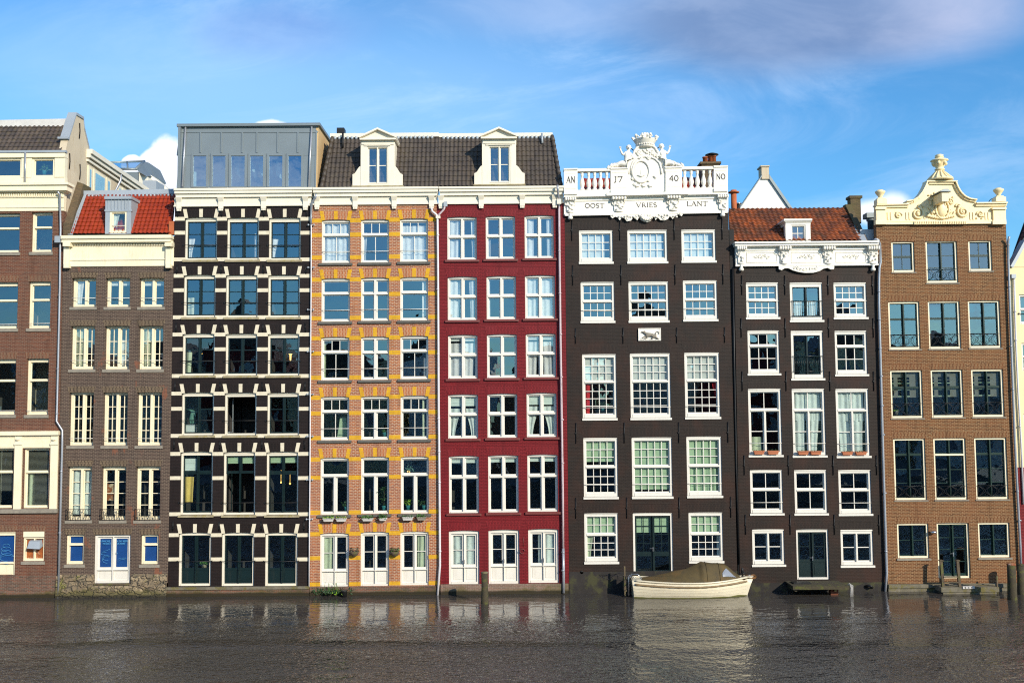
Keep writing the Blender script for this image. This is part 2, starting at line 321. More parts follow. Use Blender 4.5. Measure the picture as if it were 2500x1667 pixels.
# ------------------------------------------------------------------ mesh helpers
WO = {}
class MB:
    def __init__(s): s.v = []; s.f = []; s.s = []
    def add(s, vs, fs, sm=False):
        b = len(s.v); s.v += [Vector(q) for q in vs]
        s.f += [tuple(b + i for i in q) for q in fs]; s.s += [sm] * len(fs); return s
    def box(s, x0, x1, y0, y1, z0, z1):
        if x0 > x1: x0, x1 = x1, x0
        if y0 > y1: y0, y1 = y1, y0
        if z0 > z1: z0, z1 = z1, z0
        return s.add([(x0,y0,z0),(x1,y0,z0),(x1,y1,z0),(x0,y1,z0),(x0,y0,z1),(x1,y0,z1),(x1,y1,z1),(x0,y1,z1)],
              [(0,3,2,1),(4,5,6,7),(0,1,5,4),(1,2,6,5),(2,3,7,6),(3,0,4,7)])
    def hexa(s, a, b):      # a: 4 points, b: 4 points opposite
        return s.add(list(a) + list(b), [(3,2,1,0),(4,5,6,7),(0,1,5,4),(1,2,6,5),(2,3,7,6),(3,0,4,7)])
    def poly(s, pts, y0, y1, sm=False):      # outline in x,z extruded from y0 (front) to y1
        n = len(pts); A = [(p[0], y0, p[1]) for p in pts]; B = [(p[0], y1, p[1]) for p in pts]
        return s.add(A + B, [tuple(range(n)), tuple(range(2*n-1, n-1, -1))] + [(i, n+i, n+(i+1) % n, (i+1) % n) for i in range(n)], sm)
    def tube(s, pts, r, n=8, closed=False, flat=1.0):
        pts = [Vector(p) for p in pts]; L = len(pts)
        rr = r if isinstance(r, (list, tuple)) else [r] * L
        ring = []
        for i, p in enumerate(pts):
            a = pts[(i-1) % L] if (i > 0 or closed) else p; b = pts[(i+1) % L] if (i < L-1 or closed) else p
            t = (b - a); t = t.normalized() if t.length > 1e-9 else Vector((0,0,1))
            ref = Vector((0,1,0)) if abs(t.y) < .9 else Vector((1,0,0))
            n1 = t.cross(ref).normalized(); n2 = t.cross(n1).normalized()
            ring.append([p + (n1 * math.cos(2*math.pi*k/n) + n2 * math.sin(2*math.pi*k/n) * flat) * rr[i] for k in range(n)])
        vs = [q for g in ring for q in g]; fs = []
        for i in range(L if closed else L-1):
            j = (i+1) % L
            for k in range(n): fs.append((i*n+k, i*n+(k+1) % n, j*n+(k+1) % n, j*n+k))
        if not closed: fs += [tuple(range(n-1, -1, -1)), tuple(range((L-1)*n, L*n))]
        return s.add(vs, fs, True)
    def lathe(s, c, prof, n=14, sq=False):   # prof: (radius, z)
        c = Vector(c); vs = []; fs = []
        if sq: n = 4
        for r, z in prof:
            for k in range(n):
                a = 2*math.pi*(k + (.5 if sq else 0))/n; q = r * (1.414 if sq else 1)
                vs.append(c + Vector((q*math.cos(a), q*math.sin(a), z)))
        for i in range(len(prof)-1):
            for k in range(n): fs.append((i*n+k, i*n+(k+1) % n, (i+1)*n+(k+1) % n, (i+1)*n+k))
        fs += [tuple(range(n-1, -1, -1)), tuple(range((len(prof)-1)*n, len(prof)*n))]
        return s.add(vs, fs, not sq)
    def ball(s, c, rx, ry=None, rz=None, n=10, m=7):
        ry = ry or rx; rz = rz or rx
        prof = [(math.sin(math.pi*i/m), -math.cos(math.pi*i/m)) for i in range(m+1)]
        b = len(s.v); s.lathe((0,0,0), [(max(a, .01), z) for a, z in prof], n)
        for i in range(b, len(s.v)):
            q = s.v[i]; s.v[i] = Vector((c[0]+q.x*rx, c[1]+q.y*ry, c[2]+q.z*rz))
        return s
    def grid(s, P, sm=True):     # P[i][j] points
        n = len(P); m_ = len(P[0])
        return s.add([q for r_ in P for q in r_], [(i*m_+j, i*m_+j+1, (i+1)*m_+j+1, (i+1)*m_+j) for i in range(n-1) for j in range(m_-1)], sm)
    def build(s, name, mat, parent=None, origin=None, label=None, fix=True, kind=None):
        if not s.v: return None
        pw = WO[parent.name] if parent else Vector((0,0,0))
        if origin is None:
            if parent: origin = pw
            else:
                xs = [q.x for q in s.v]; ys = [q.y for q in s.v]
                origin = Vector((sum(xs)/len(xs), sum(ys)/len(ys), min(q.z for q in s.v)))
        origin = Vector(origin)
        me = bpy.data.meshes.new(name)
        me.from_pydata([q - origin for q in s.v], [], s.f)
        me.polygons.foreach_set('use_smooth', s.s)
        if fix:
            bm = bmesh.new(); bm.from_mesh(me); bmesh.ops.recalc_face_normals(bm, faces=bm.faces); bm.to_mesh(me); bm.free()
        me.materials.append(M[mat] if isinstance(mat, str) else mat)
        o = bpy.data.objects.new(name, me); COL.objects.link(o); o.parent = parent; o.location = origin - pw
        WO[o.name] = origin
        if label: o['label'] = label
        if kind: o['kind'] = kind
        return o
def empty(name, loc, label, cat, group=None):
    o = bpy.data.objects.new(name, None); COL.objects.link(o); o.location = loc; WO[o.name] = Vector(loc)
    tag(o, label, cat, group); o.empty_display_size = .3; return o
def tag(o, label, cat, group=None):
    o['label'] = label; o['category'] = cat
    if group: o['group'] = group
    return o
def pw(px, py, Y=0.0):
    q = at(px, py, Y); return q
def pbox(mb, x0, y0, x1, y1, Yf, Yb):
    a = at(x0, (y0+y1)/2, Yf); b = at(x1, (y0+y1)/2, Yf); t = at((x0+x1)/2, y0, Yf); c = at((x0+x1)/2, y1, Yf)
    return mb.box(a.x, b.x, Yf, Yb, c.z, t.z)

GL = 'canal houses side by side in the row'
class House:
    def __init__(s, px, label, name='canal_house', cat='house', group=GL, base=None):
        o = base if base is not None else at(px, 1445, 0); o = Vector((o.x, o.y, 0))
        s.e = empty(name, o, label, cat, group); s.o = o; s.holes = []; s.rooms = []
    def rect(s, r, Y=0.0):
        x0, y0, x1, y1 = r; cx = (x0+x1)/2; cy = (y0+y1)/2
        return at(x0, cy, Y).x, at(x1, cy, Y).x, at(cx, y1, Y).z, at(cx, y0, Y).z
    def wall(s, L, Rr, ytop, zbot, mat, soldier=None, depth=.36, name='wall', Y=0.0):
        # L, Rr = ((px,py) top, (px,py) bottom)
        Lt, Lb, Rt_, Rb = at(*L[0]), at(*L[1]), at(*Rr[0]), at(*Rr[1])
        def ex(a, b, z): return a.x + (b.x - a.x) * (z - a.z) / (b.z - a.z)
        cx = (L[0][0] + Rr[0][0]) / 2; zt = at(cx, ytop).z
        xs = sorted(set([h for r in s.holes for h in r[:2]])); zs = sorted(set([h for r in s.holes for h in r[2:]] + [zbot, zt]))
        xs = [None] + xs + [None]; nx = len(xs); nz = len(zs)
        def X(i, z): return ex(Lt, Lb, z) if i == 0 else (ex(Rt_, Rb, z) if i == nx-1 else xs[i])
        s.X = X; s.nx = nx
        def hole(i, j):
            if i == 0 or i == nx-2: return False
            a = (xs[i]+xs[i+1])/2; b = (zs[j]+zs[j+1])/2
            return any(r[0] < a < r[1] and r[2] < b < r[3] for r in s.holes)
        mb = MB(); idx = {}
        def V(i, j, k):
            if (i, j, k) not in idx: idx[i,j,k] = len(mb.v); mb.v.append(Vector((X(i, zs[j]), Y + (depth if k else 0), zs[j])))
            return idx[i,j,k]
        def F(*q): mb.f.append(q); mb.s.append(False)
        for i in range(nx-1):
            for j in range(nz-1):
                if hole(i, j): continue
                F(V(i,j,0), V(i+1,j,0), V(i+1,j+1,0), V(i,j+1,0))
                F(V(i,j,1), V(i,j+1,1), V(i+1,j+1,1), V(i+1,j,1))
                if i == 0 or hole(i-1, j): F(V(i,j,0), V(i,j+1,0), V(i,j+1,1), V(i,j,1))
                if i == nx-2 or hole(i+1, j): F(V(i+1,j,0), V(i+1,j,1), V(i+1,j+1,1), V(i+1,j+1,0))
                if j == 0 or hole(i, j-1): F(V(i,j,0), V(i,j,1), V(i+1,j,1), V(i+1,j,0))
                if j == nz-2 or hole(i, j+1): F(V(i,j+1,0), V(i+1,j+1,0), V(i+1,j+1,1), V(i,j+1,1))
        mb.build(name, mat, s.e, fix=False)
        s.zt = zt; s.xl = X(0, 6); s.xr = X(nx-1, 6)
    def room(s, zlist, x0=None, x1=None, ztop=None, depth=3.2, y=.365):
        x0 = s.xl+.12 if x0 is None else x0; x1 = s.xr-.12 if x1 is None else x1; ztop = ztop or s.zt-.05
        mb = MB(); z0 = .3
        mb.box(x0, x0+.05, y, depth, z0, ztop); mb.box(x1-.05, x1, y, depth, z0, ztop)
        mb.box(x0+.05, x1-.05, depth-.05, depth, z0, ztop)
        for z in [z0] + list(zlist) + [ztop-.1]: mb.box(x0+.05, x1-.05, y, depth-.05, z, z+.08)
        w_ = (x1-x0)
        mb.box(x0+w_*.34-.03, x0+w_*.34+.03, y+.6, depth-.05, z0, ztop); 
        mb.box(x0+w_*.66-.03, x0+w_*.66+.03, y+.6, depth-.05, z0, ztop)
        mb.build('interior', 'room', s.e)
    # one window or door: outer frame + transoms, and as children sash, pane, sill, curtain, railing ...
    def win(s, r, lay, fr='white', sa=None, fw=.1, sw=.045, bt=.03, mw=.09, tw=.11, rec=.07, arch=0.0, sill=None,
            curt=(), kind='window', glass='glass', rail=None, hole=True, Y=0.0, bot=0.0, panel='panel', mull='frame', label=None, topbar=0.0, handle=False, jit=1.0, fwr=None, step=.085, trans=None):
        x0, x1, z0, z1 = s.rect(r, Y)
        if hole: s.holes.append((x0, x1, z0, z1))
        org = Vector(((x0+x1)/2, Y, z0)); sa = sa or fr; fwr = fw if fwr is None else fwr
        F = MB(); S = MB(); P = MB(); PN = MB()
        yf = Y + rec; yb = Y + rec + step + .07
        e = .012 if hole else 0
        tp = fw + topbar + arch
        F.box(x0-e, x0+fw, yf, yb, z0-e, z1+e); F.box(x1-fwr, x1+e, yf, yb, z0-e, z1+e)
        F.box(x0+fw, x1-fwr, yf, yb, z1-tp, z1+e); F.box(x0+fw, x1-fwr, yf-.02, yb, z0-e, z0+fw+bot)
        if topbar: F.box(x0+.01, x1-.01, yf-.035, yf, z1-arch-topbar*.75, z1-arch-.01)
        ix0, ix1, iz0, iz1 = x0+fw, x1-fwr, z0+fw+bot, z1-tp
        tot = sum(l[0] for l in lay); H = iz1 - iz0 - tw*(len(lay)-1); z = iz1
        ys = yf + step
        for k, l in enumerate(lay):
            h = H * l[0] / tot; zb = z - h; nc, gc, gr = l[1:4]; typ = l[4] if len(l) > 4 else 'g'
            wc = (ix1 - ix0 - mw*(nc-1)) / nc
            for c in range(nc):
                cx0 = ix0 + c*(wc+mw); cx1 = cx0 + wc
                if c > 0: (F if mull == 'frame' else S).box(cx0-mw, cx0, yf-.005, yb, zb, z)
                if typ == 'p':      # solid door panel
                    PN.box(cx0, cx1, ys+.01, ys+.05, zb, z); PN.box(cx0+wc*.14, cx1-wc*.14, ys-.006, ys+.01, zb+h*.16, z-h*.14)
                    continue
                if typ == 'o': continue   # open: nothing in it
                S.box(cx0, cx0+sw, ys, ys+.05, zb, z); S.box(cx1-sw, cx1, ys, ys+.05, zb, z)
                S.box(cx0+sw, cx1-sw, ys, ys+.05, z-sw, z)
                sb = sw*1.25; pl = 0
                if kind == 'door' and k == len(lay)-1: sb = sw*1.5
                S.box(cx0+sw, cx1-sw, ys, ys+.05, zb, zb+sb)
                gx0, gx1, gz0, gz1 = cx0+sw, cx1-sw, zb+sb, z-sw
                for q in range(1, gc):
                    xx = gx0 + (gx1-gx0)*q/gc; S.box(xx-bt/2, xx+bt/2, ys+.008, ys+.042, gz0, gz1)
                for q in range(1, gr):
                    zz = gz0 + (gz1-gz0)*q/gr; S.box(gx0, gx1, ys+.012, ys+.038, zz-bt/2, zz+bt/2)
                # panes, each a hair out of true like old glazing
                for a in range(gc):
                    for b in range(gr):
                        pxa = gx0 + (gx1-gx0)*a/gc; pxb = gx0 + (gx1-gx0)*(a+1)/gc
                        pza = gz0 + (gz1-gz0)*b/gr; pzb = gz0 + (gz1-gz0)*(b+1)/gr
                        t1 = random.uniform(-.004, .004)*jit*(pxb-pxa); t2 = random.uniform(-.004, .004)*jit*(pzb-pza); yy = ys+.026
                        P.add([(pxa, yy-t1-t2, pza), (pxb, yy+t1-t2, pza), (pxb, yy+t1+t2, pzb), (pxa, yy-t1+t2, pzb)], [(0,1,2,3)])
            if k < len(lay)-1:
                if (trans or mull) == 'frame': F.box(ix0, ix1, yf-.02, yb, zb-tw, zb)
                else: S.box(ix0, ix1, ys-.01, ys+.05, zb-tw, zb)
            z = zb - tw
        fo = F.build(kind, fr, s.e, origin=org, label=label)
        if S.v: S.build('sash', sa, fo)
        if P.v: P.build('pane', glass, fo, fix=False)
        if PN.v: PN.build(panel, sa if panel == 'panel' else panel_mat.get(panel, sa), fo)
        if sill:
            sh, ov, smt, pr = sill; b = MB(); b.box(x0-ov, x1+ov, Y-pr, Y+rec+.02, z0-sh, z0-.004 if not hole else z0-.012)
            b.build('sill', smt, fo)
        if handle:
            b = MB(); hz = iz0 + (iz1-iz0)*.42; mx = (ix0+ix1)/2
            b.box(mx-.022, mx+.022, yf-.03, yf-.008, hz-.1, hz+.1); b.box(mx-.16, mx+.015, yf-.06, yf-.035, hz+.03, hz+.05); b.build('handle', 'chrome', fo)
        s.curtains(fo, curt, ix0, ix1, iz0, iz1, yb+.06)
        if rail: s.railing(fo, rail, ix0, ix1, x0, x1, z0, z1, Y, fw)
        s.last = (fo, ix0, ix1, iz0, iz1, yb)
        return fo
    def curtains(s, fo, curt, x0, x1, z0, z1, y):
        W_ = x1-x0; H = z1-z0
        for c in curt:
            k = c[0]; mt = c[-1]
            if k == 'c':      # ('c', from, to, top, bottom, gather, mat) : hanging cloth, fractions from left / from top
                _, a, b, t, bo, g, mt = c
                n = max(8, int((b-a)*W_/.028)); P = []
                mid = (a+b)/2; ph = random.uniform(0, 6)
                for r in range(9):
                    fz = r/8; z = z1 - H*(t + (bo-t)*fz); sh = math.sin(fz*math.pi*.5)**1.5
                    row = []
                    for q in range(n+1):
                        f = q/n; fx = a + (b-a)*f
                        if g > 0: fx = a + (fx-a)*(1 - g*sh)
                        if g < 0: fx = b + (fx-b)*(1 + g*sh)
                        row.append((x0+W_*fx, y + .03*math.sin(f*n*.62+ph) + .018*math.sin(f*n*.27+ph*2+fz*1.2), z))
                    P.append(row)
                MB().grid(P).build('curtain', mt, fo, fix=False)
            elif k == 'b':    # ('b', from, to, top, bottom, mat) flat blind
                _, a, b, t, bo, mt = c
                m_ = MB(); m_.box(x0+W_*a, x0+W_*b, y-.02, y-.008, z1-H*bo, z1-H*t)
                nn = 3
                for q in range(nn): zz = z1-H*(t+(bo-t)*(q+1)/nn); m_.box(x0+W_*a, x0+W_*b, y-.03, y-.008, zz, zz+.03)
                m_.build('blind', mt, fo)
            elif k == 's':    # slatted
                _, a, b, t, bo, mt = c
                m_ = MB(); n = int(H*(bo-t)/.055)
                for q in range(n):
                    zz = z1-H*t-.055*q; m_.add([(x0+W_*a, y-.03, zz-.03), (x0+W_*b, y-.03, zz-.03), (x0+W_*b, y+.005, zz), (x0+W_*a, y+.005, zz)], [(0,1,2,3)])
                m_.build('slat_blind', mt, fo, fix=False)
    def railing(s, fo, rail, ix0, ix1, x0, x1, z0, z1, Y, fw):
        b = MB(); k = rail[0]; H = z1-z0; mt = rail[-1]
        if k == 'bar':      # one rod across at a fraction of the height
            for fz in rail[1:-1]:
                z = z0+H*fz; ext = .06 if mt == 'iron' else -.02; yb_ = Y-.03 if mt == 'iron' else Y+.02; b.tube([(x0-ext, yb_, z), (x1+ext, yb_, z)], .015, 6)
                for xx in ((x0-.05, x1+.05) if mt == 'iron' else ()): b.box(xx-.025, xx+.025, Y-.05, Y, z-.04, z+.04)
            b.build('safety_bar', mt, fo)
        elif k == 'bal':    # vertical bars
            za, zb = z0+H*rail[1], z0+H*rail[2]
            for z in (za, zb): b.tube([(x0+.02, Y-.03, z), (x1-.02, Y-.03, z)], .016, 6)
            n = int((x1-x0)/.11)
            for q in range(n+1): xx = x0+.06+(x1-x0-.12)*q/n; b.tube([(xx, Y-.03, za), (xx, Y-.03, zb)], .009, 5)
            b.build('railing', mt, fo)
        elif k == 'arc':    # crossed arcs
            za, zb = z0+H*rail[1], z0+H*rail[2]
            a, c = ix0+.03, ix1-.03; m_ = (a+c)/2; yy = Y+.03
            for z in (za, zb): b.tube([(a-.05, yy, z), (c+.05, yy, z)], .013, 6)
            for p, q in ((a, m_), (m_, c)):
                ww = (q-p)*.5
                for sg, xx in ((1, p), (-1, q)):
                    for amp in (1.0, .72):
                        b.tube([(xx + sg*ww*amp*math.sin(math.pi*t/10), yy, za+(zb-za)*t/10) for t in range(11)], .008, 5)
                b.tube([(p, yy, za), (p, yy, zb)], .01, 5)
            b.build('railing', mt, fo)
        elif k == 'orn':    # ornate cast iron
            za, zb = z0-.02, z0+H*rail[1]; n = 5; yy = Y-.07
            for z in (za+.04, zb): b.tube([(x0-.02, yy, z), (x1+.03, yy, z)], .013, 6)
            st = (x1-x0)/n
            for q in range(n):
                cx = x0+st*(q+.5); cz = (za+zb)/2; hh = (zb-za)*.45
                b.tube([(cx+st*.27*math.sin(t*.524)*(1+.25*math.cos(2*t*.524)), yy, cz+hh*math.cos(t*.524)) for t in range(12)], .011, 5, closed=True)
                xx = x0+st*q; b.tube([(xx, yy, za), (xx, yy, zb)], .011, 5)
                b.ball((xx, yy, cz), .035)
            b.build('railing', mt, fo)
    def arch(s, r, rise, h, sp, mat, keys=None, kw=.26, Y=0.0, ks=(0, .5, 1), bulge=.0, proud=.008):
        # soldier-course arch over opening r; fills the corners above the curve
        x0, x1, z0, z1 = s.rect(r, Y); zc = z1
        def lo(f): return zc - rise*(2*f-1)**2
        n = 10; e = .015
        bot = [(x0-e + (x1-x0+2*e)*i/n, lo(i/n)) for i in range(n+1)]
        top = [(x0-sp + (x1-x0+2*sp)*i/n, zc+h-rise + bulge*(1-(2*i/n-1)**2)) for i in range(n+1)]
        mb = MB(); A = bot + top
        vs = [(p[0], Y-proud, p[1]) for p in A] + [(p[0], Y+.06, p[1]) for p in A]; k = n+1; N = 2*k
        fs = []
        for i in range(n):
            fs += [(i, i+1, k+i+1, k+i), (N+i, N+k+i, N+k+i+1, N+i+1), (i, N+i, N+i+1, i+1), (k+i, k+i+1, N+k+i+1, N+k+i)]
        fs += [(0, k, N+k, N), (n, N+n, N+k+n, k+n)]
        mb.add(vs, fs); ao = mb.build('brick_arch', mat, s.e, origin=((x0+x1)/2, Y, s.o.z) if False else None)
        if keys:
            for f in ks:
                kb = MB()
                w2 = kw/2; bx = x0+.08 + (x1-x0-.16)*f; tx = x0 - .01 + (x1-x0+.02)*f
                fb = min(max((bx-x0)/(x1-x0), 0), 1)
                zb = lo(fb) - .0; zt_ = zc+h-rise+.015+bulge*(1-(2*f-1)**2)
                kb.poly([(bx-w2*.95, lo(max(0,fb-.06))-.005), (bx+w2*.95, lo(min(1, fb+.06))-.005), (tx+w2, zt_), (tx-w2, zt_)], Y-proud-.008, Y+.05)
                kb.build('keystone', keys, ao)
        return ao
    def bands(s, rows, gaps, mat, proud=.012, fn=None):
        # rows: list of (ytop, ybot) px ; gaps: per row list of (px0, px1)
        for (ya, yb), gp in zip(rows, gaps):
            for a, b in gp:
                mb = MB()
                cy = (ya+yb)/2; xa = at(a, cy).x; xb = at(b, cy).x; zt_ = at((a+b)/2, ya).z; zb = at((a+b)/2, yb).z
                mb.box(xa, xb, -proud, .05, zb, zt_)
                mb.build('band_stone', mat, s.e)
panel_mat = {}

def roof_tiles(H, P, cw, ch, mat, name='tiled_roof', amp=.035, step=.03, under=None, parent=None):
    # P = bottom-left, bottom-right, top-right, top-left world points
    bl, br, tr, tl = [Vector(p) for p in P]
    xa = Vector((1,0,0)); mid_b = (bl+br)/2; mid_t = (tl+tr)/2
    vdir = Vector((0, mid_t.y-mid_b.y, mid_t.z-mid_b.z)); L = vdir.length; vdir.normalize()
    nrm = xa.cross(vdir)
    if nrm.y > 0: nrm = -nrm
    x0 = min(bl.x, tl.x)-.1; x1 = max(br.x, tr.x)+.1
    def Q(u_, v_, d): return Vector((u_, mid_b.y, mid_b.z)) + vdir*v_ + nrm*d
    nc = int((x1-x0)/cw)+1; per = 6; rows = int(L/ch)+1
    us = [x0 + cw*i/per for i in range(nc*per+1)]
    prof = lambda k: (0, .35, .85, 1.0, .7, .15)[k % per]
    P2 = []
    for r in range(rows):
        jr = random.uniform(-.006, .006)
        for vv, lift in ((r*ch, step), (min((r+1)*ch, L), 0.0)):
            sag = 0
            P2.append([Q(uu, vv, amp*prof(i)+lift+jr*math.sin(i*.7+r)) for i, uu in enumerate(us)])
    mb = MB(); mb.grid(P2)
    me = bpy.data.meshes.new('t'); bm = bmesh.new()
    vs = [bm.verts.new(q) for q in mb.v]
    for f in mb.f: bm.faces.new([vs[i] for i in f])
    for a, b, sg in ((bl, tl, 1), (br, tr, -1)):
        d = (b-a); no = d.cross(nrm).normalized()
        if no.x*sg > 0: no = -no
        bmesh.ops.bisect_plane(bm, geom=bm.verts[:]+bm.edges[:]+bm.faces[:], plane_co=a, plane_no=no, clear_outer=True)
    out = MB(); bm.verts.index_update()
    out.add([v_.co.copy() for v_ in bm.verts], [tuple(v_.index for v_ in f.verts) for f in bm.faces], False)
    bm.free()
    o = out.build(name, mat, parent or H.e, fix=False)
    # solid deck below
    dk = MB(); a = [p - nrm*.02 for p in (bl, br, tr, tl)]; b = [p - nrm*.12 for p in (bl, br, tr, tl)]
    dk.hexa(a, b); dk.build('roof_deck', under or 'blacktar', parent or H.e)
    return o

def pipe(H, pts, r, mat, Y=-.13, clips=(), name='drainpipe', cm=None):
    mb = MB(); W = [at(p[0], p[1], p[2] if len(p) > 2 else Y) for p in pts]
    mb.tube(W, r, 10)
    for c in clips:
        q = at(c[0], c[1], Y); mb.tube([q+Vector((0,0,-.03)), q+Vector((0,0,.03))], r*1.25, 10); mb.box(q.x-.02, q.x+.02, q.y, 0, q.z-.02, q.z+.02)
    return mb.build(name, mat, H.e)

def anchors(H, pts, L=.62):
    for (px, py, ln) in pts:
        q = at(px, py, -.03); l = ln*.02
        mb = MB(); mb.tube([(q.x, -.035, q.z-l/2), (q.x+.015, -.035, q.z+l/2)], [.018, .026], 6); mb.box(q.x-.03, q.x+.03, -.06, .01, q.z-.03, q.z+.03)
        mb.build('wall_anchor', 'iron', H.e, origin=(q.x, 0, q.z))

def skin(paths, name, mat, parent, sub=2):
    """one continuous body grown along connected joints: paths = list of [(x,y,z,r), ...] sharing points"""
    vs = []; rs = []; es = []
    def vid(p):
        for i, q in enumerate(vs):
            if (q - Vector(p[:3])).length < 1e-4: return i
        vs.append(Vector(p[:3])); rs.append(p[3]); return len(vs)-1
    for pa in paths:
        ids = [vid(p) for p in pa]
        for a, b in zip(ids, ids[1:]): es.append((a, b))
    me = bpy.data.meshes.new(name); me.from_pydata(vs, es, [])
    o = bpy.data.objects.new('tmp', me); COL.objects.link(o)
    mo = o.modifiers.new('s', 'SKIN'); mo.use_smooth_shade = True
    sv = me.skin_vertices[0].data
    for i, r in enumerate(rs): sv[i].radius = (r, r)
    sv[0].use_root = True
    m2 = o.modifiers.new('u', 'SUBSURF'); m2.levels = sub; m2.render_levels = sub
    dg = bpy.context.evaluated_depsgraph_get(); ev = o.evaluated_get(dg); m3 = ev.to_mesh()
    mb = MB(); mb.add([v_.co.copy() for v_ in m3.vertices], [tuple(p.vertices) for p in m3.polygons], True)
    ev.to_mesh_clear(); bpy.data.objects.remove(o)
    return mb
# ---- lettering drawn as strokes (Roman capitals)
def arcp(cx, cz, rx, rz, a0, a1, n=14): return [(cx+rx*math.cos(R(a0+(a1-a0)*i/n)), cz+rz*math.sin(R(a0+(a1-a0)*i/n))) for i in range(n+1)]
GLY = {
 'O': (.86, [(arcp(.43,.5,.37,.46,0,360,22), 'b')]),
 'S': (.56, [(arcp(.28,.73,.21,.22,35,270,10)+arcp(.28,.26,.22,.25,90,-145,10), 'b')]),
 'T': (.80, [([(.02,.95),(.78,.95)],'n'),([(.4,.95),(.4,.05)],'b'),([(.27,.03),(.53,.03)],'n'),([(.04,.95),(.02,.84)],'n'),([(.76,.95),(.78,.84)],'n')]),
 'V': (.82, [([(.08,.97),(.42,.02)],'b'),([(.42,.02),(.76,.97)],'n'),([(0,.97),(.18,.97)],'n'),([(.66,.97),(.84,.97)],'n')]),
 'R': (.74, [([(.14,.95),(.14,.05)],'b'),([(.14,.95),(.32,.95)]+arcp(.34,.72,.22,.23,90,-90,8)+[(.14,.49)],'n'),([(.32,.49),(.72,.03)],'b'),([(.04,.03),(.26,.03)],'n')]),
 'I': (.30, [([(.15,.95),(.15,.05)],'b'),([(.05,.97),(.25,.97)],'n'),([(.05,.03),(.25,.03)],'n')]),
 'E': (.62, [([(.14,.95),(.14,.05)],'b'),([(.06,.96),(.55,.96),(.57,.85)],'n'),([(.14,.52),(.44,.52)],'n'),([(.06,.04),(.56,.04),(.6,.17)],'n')]),
 'L': (.66, [([(.14,.95),(.14,.05)],'b'),([(.04,.97),(.25,.97)],'n'),([(.06,.04),(.6,.04),(.65,.19)],'n')]),
 'A': (.84, [([(.08,.03),(.42,.98)],'n'),([(.42,.98),(.76,.03)],'b'),([(.2,.38),(.64,.38)],'n'),([(0,.03),(.16,.03)],'n'),([(.66,.03),(.86,.03)],'n')]),
 'N': (.84, [([(.12,.95),(.12,.03)],'n'),([(.12,.97),(.72,.03)],'b'),([(.72,.03),(.72,.97)],'n'),([(0,.97),(.14,.97)],'n'),([(.62,.97),(.82,.97)],'n'),([(.04,.03),(.2,.03)],'n')]),
 'J': (.46, [([(.34,.95),(.34,.1)]+arcp(.2,.08,.14,.16,0,-120,6),'b'),([(.2,.97),(.42,.97)],'n')]),
 '7': (.64, [([(.06,.80),(.08,.95),(.6,.95),(.26,.0)],'b')]),
 '4': (.70, [([(.5,.0),(.5,.97),(.06,.32),(.68,.32)],'b')]),
 '0': (.72, [(arcp(.36,.5,.29,.46,0,360,20),'b')]),
 'D': (.78, [([(.14,.95),(.14,.05)],'b'),([(.06,.96),(.3,.96)]+arcp(.3,.5,.4,.46,90,-90,12)+[(.06,.04)],'n')]),
 'W': (1.1, [([(.04,.97),(.3,.02)],'b'),([(.3,.02),(.55,.9)],'n'),([(.55,.9),(.8,.02)],'b'),([(.8,.02),(1.05,.97)],'n')]),
 'H': (.84, [([(.14,.97),(.14,.03)],'b'),([(.7,.97),(.7,.03)],'b'),([(.14,.5),(.7,.5)],'n')]),
 'B': (.68, [([(.14,.95),(.14,.05)],'b'),([(.06,.96),(.3,.96)]+arcp(.3,.74,.22,.22,90,-90,8)+[(.14,.52)],'n'),([(.3,.52)]+arcp(.32,.28,.26,.24,90,-90,8)+[(.06,.04)],'n')]),
 ' ': (.45, []),
}
def letters(txt, px0, px1, py0, py1, Y, mat, parent, name='lettering', wt=1.0, tr=.10):
    a = at(px0, py1, Y); b = at(px1, py0, Y); h = b.z-a.z
    tw_ = sum(GLY[c][0] for c in txt) + tr*(len(txt)-1); sx = (b.x-a.x)/tw_
    mb = MB(); x = 0; slope = (at(px1, py1, Y).z - a.z)/(b.x-a.x)*0
    for c in txt:
        w_, st = GLY[c]
        for pts, k in st:
            th = h*(.075 if k == 'b' else .042)*wt
            P = [(a.x+(x+p[0])*sx, a.z+p[1]*h) for p in pts]
            for p, q in zip(P, P[1:]):
                d = Vector((q[0]-p[0], q[1]-p[1])); 
                if d.length < 1e-6: continue
                d.normalize(); n_ = Vector((-d.y, d.x))*th; e = d*th*.5
                mb.poly([(p[0]-n_.x-e.x, p[1]-n_.y-e.y), (q[0]-n_.x+e.x, q[1]-n_.y+e.y), (q[0]+n_.x+e.x, q[1]+n_.y+e.y), (p[0]+n_.x-e.x, p[1]+n_.y-e.y)], Y-.008, Y+.004)
        x += w_+tr
    # strokes overlap in one plane: give each a hair of its own depth
    for i in range(0, len(mb.v), 8):
        dlt = (i//8 % 9)*.0004
        for j in range(4): mb.v[i+j].y -= dlt
    return mb.build(name, mat, parent)
def scroll(mb, cx, cz, r, Y, turns=1.6, a0=0, sg=1, th=.045, n=26):
    pts = []; rr = []
    for i in range(n+1):
        t = i/n; a = a0 + sg*turns*2*math.pi*t; q = r*(1-t*.86); pts.append((cx+q*math.cos(a), Y-.02*t, cz+q*math.sin(a))); rr.append(th*(1-t*.45))
    mb.tube(pts, rr, 6); mb.ball((cx, Y-.02, cz), th*1.3, th, th*1.3)
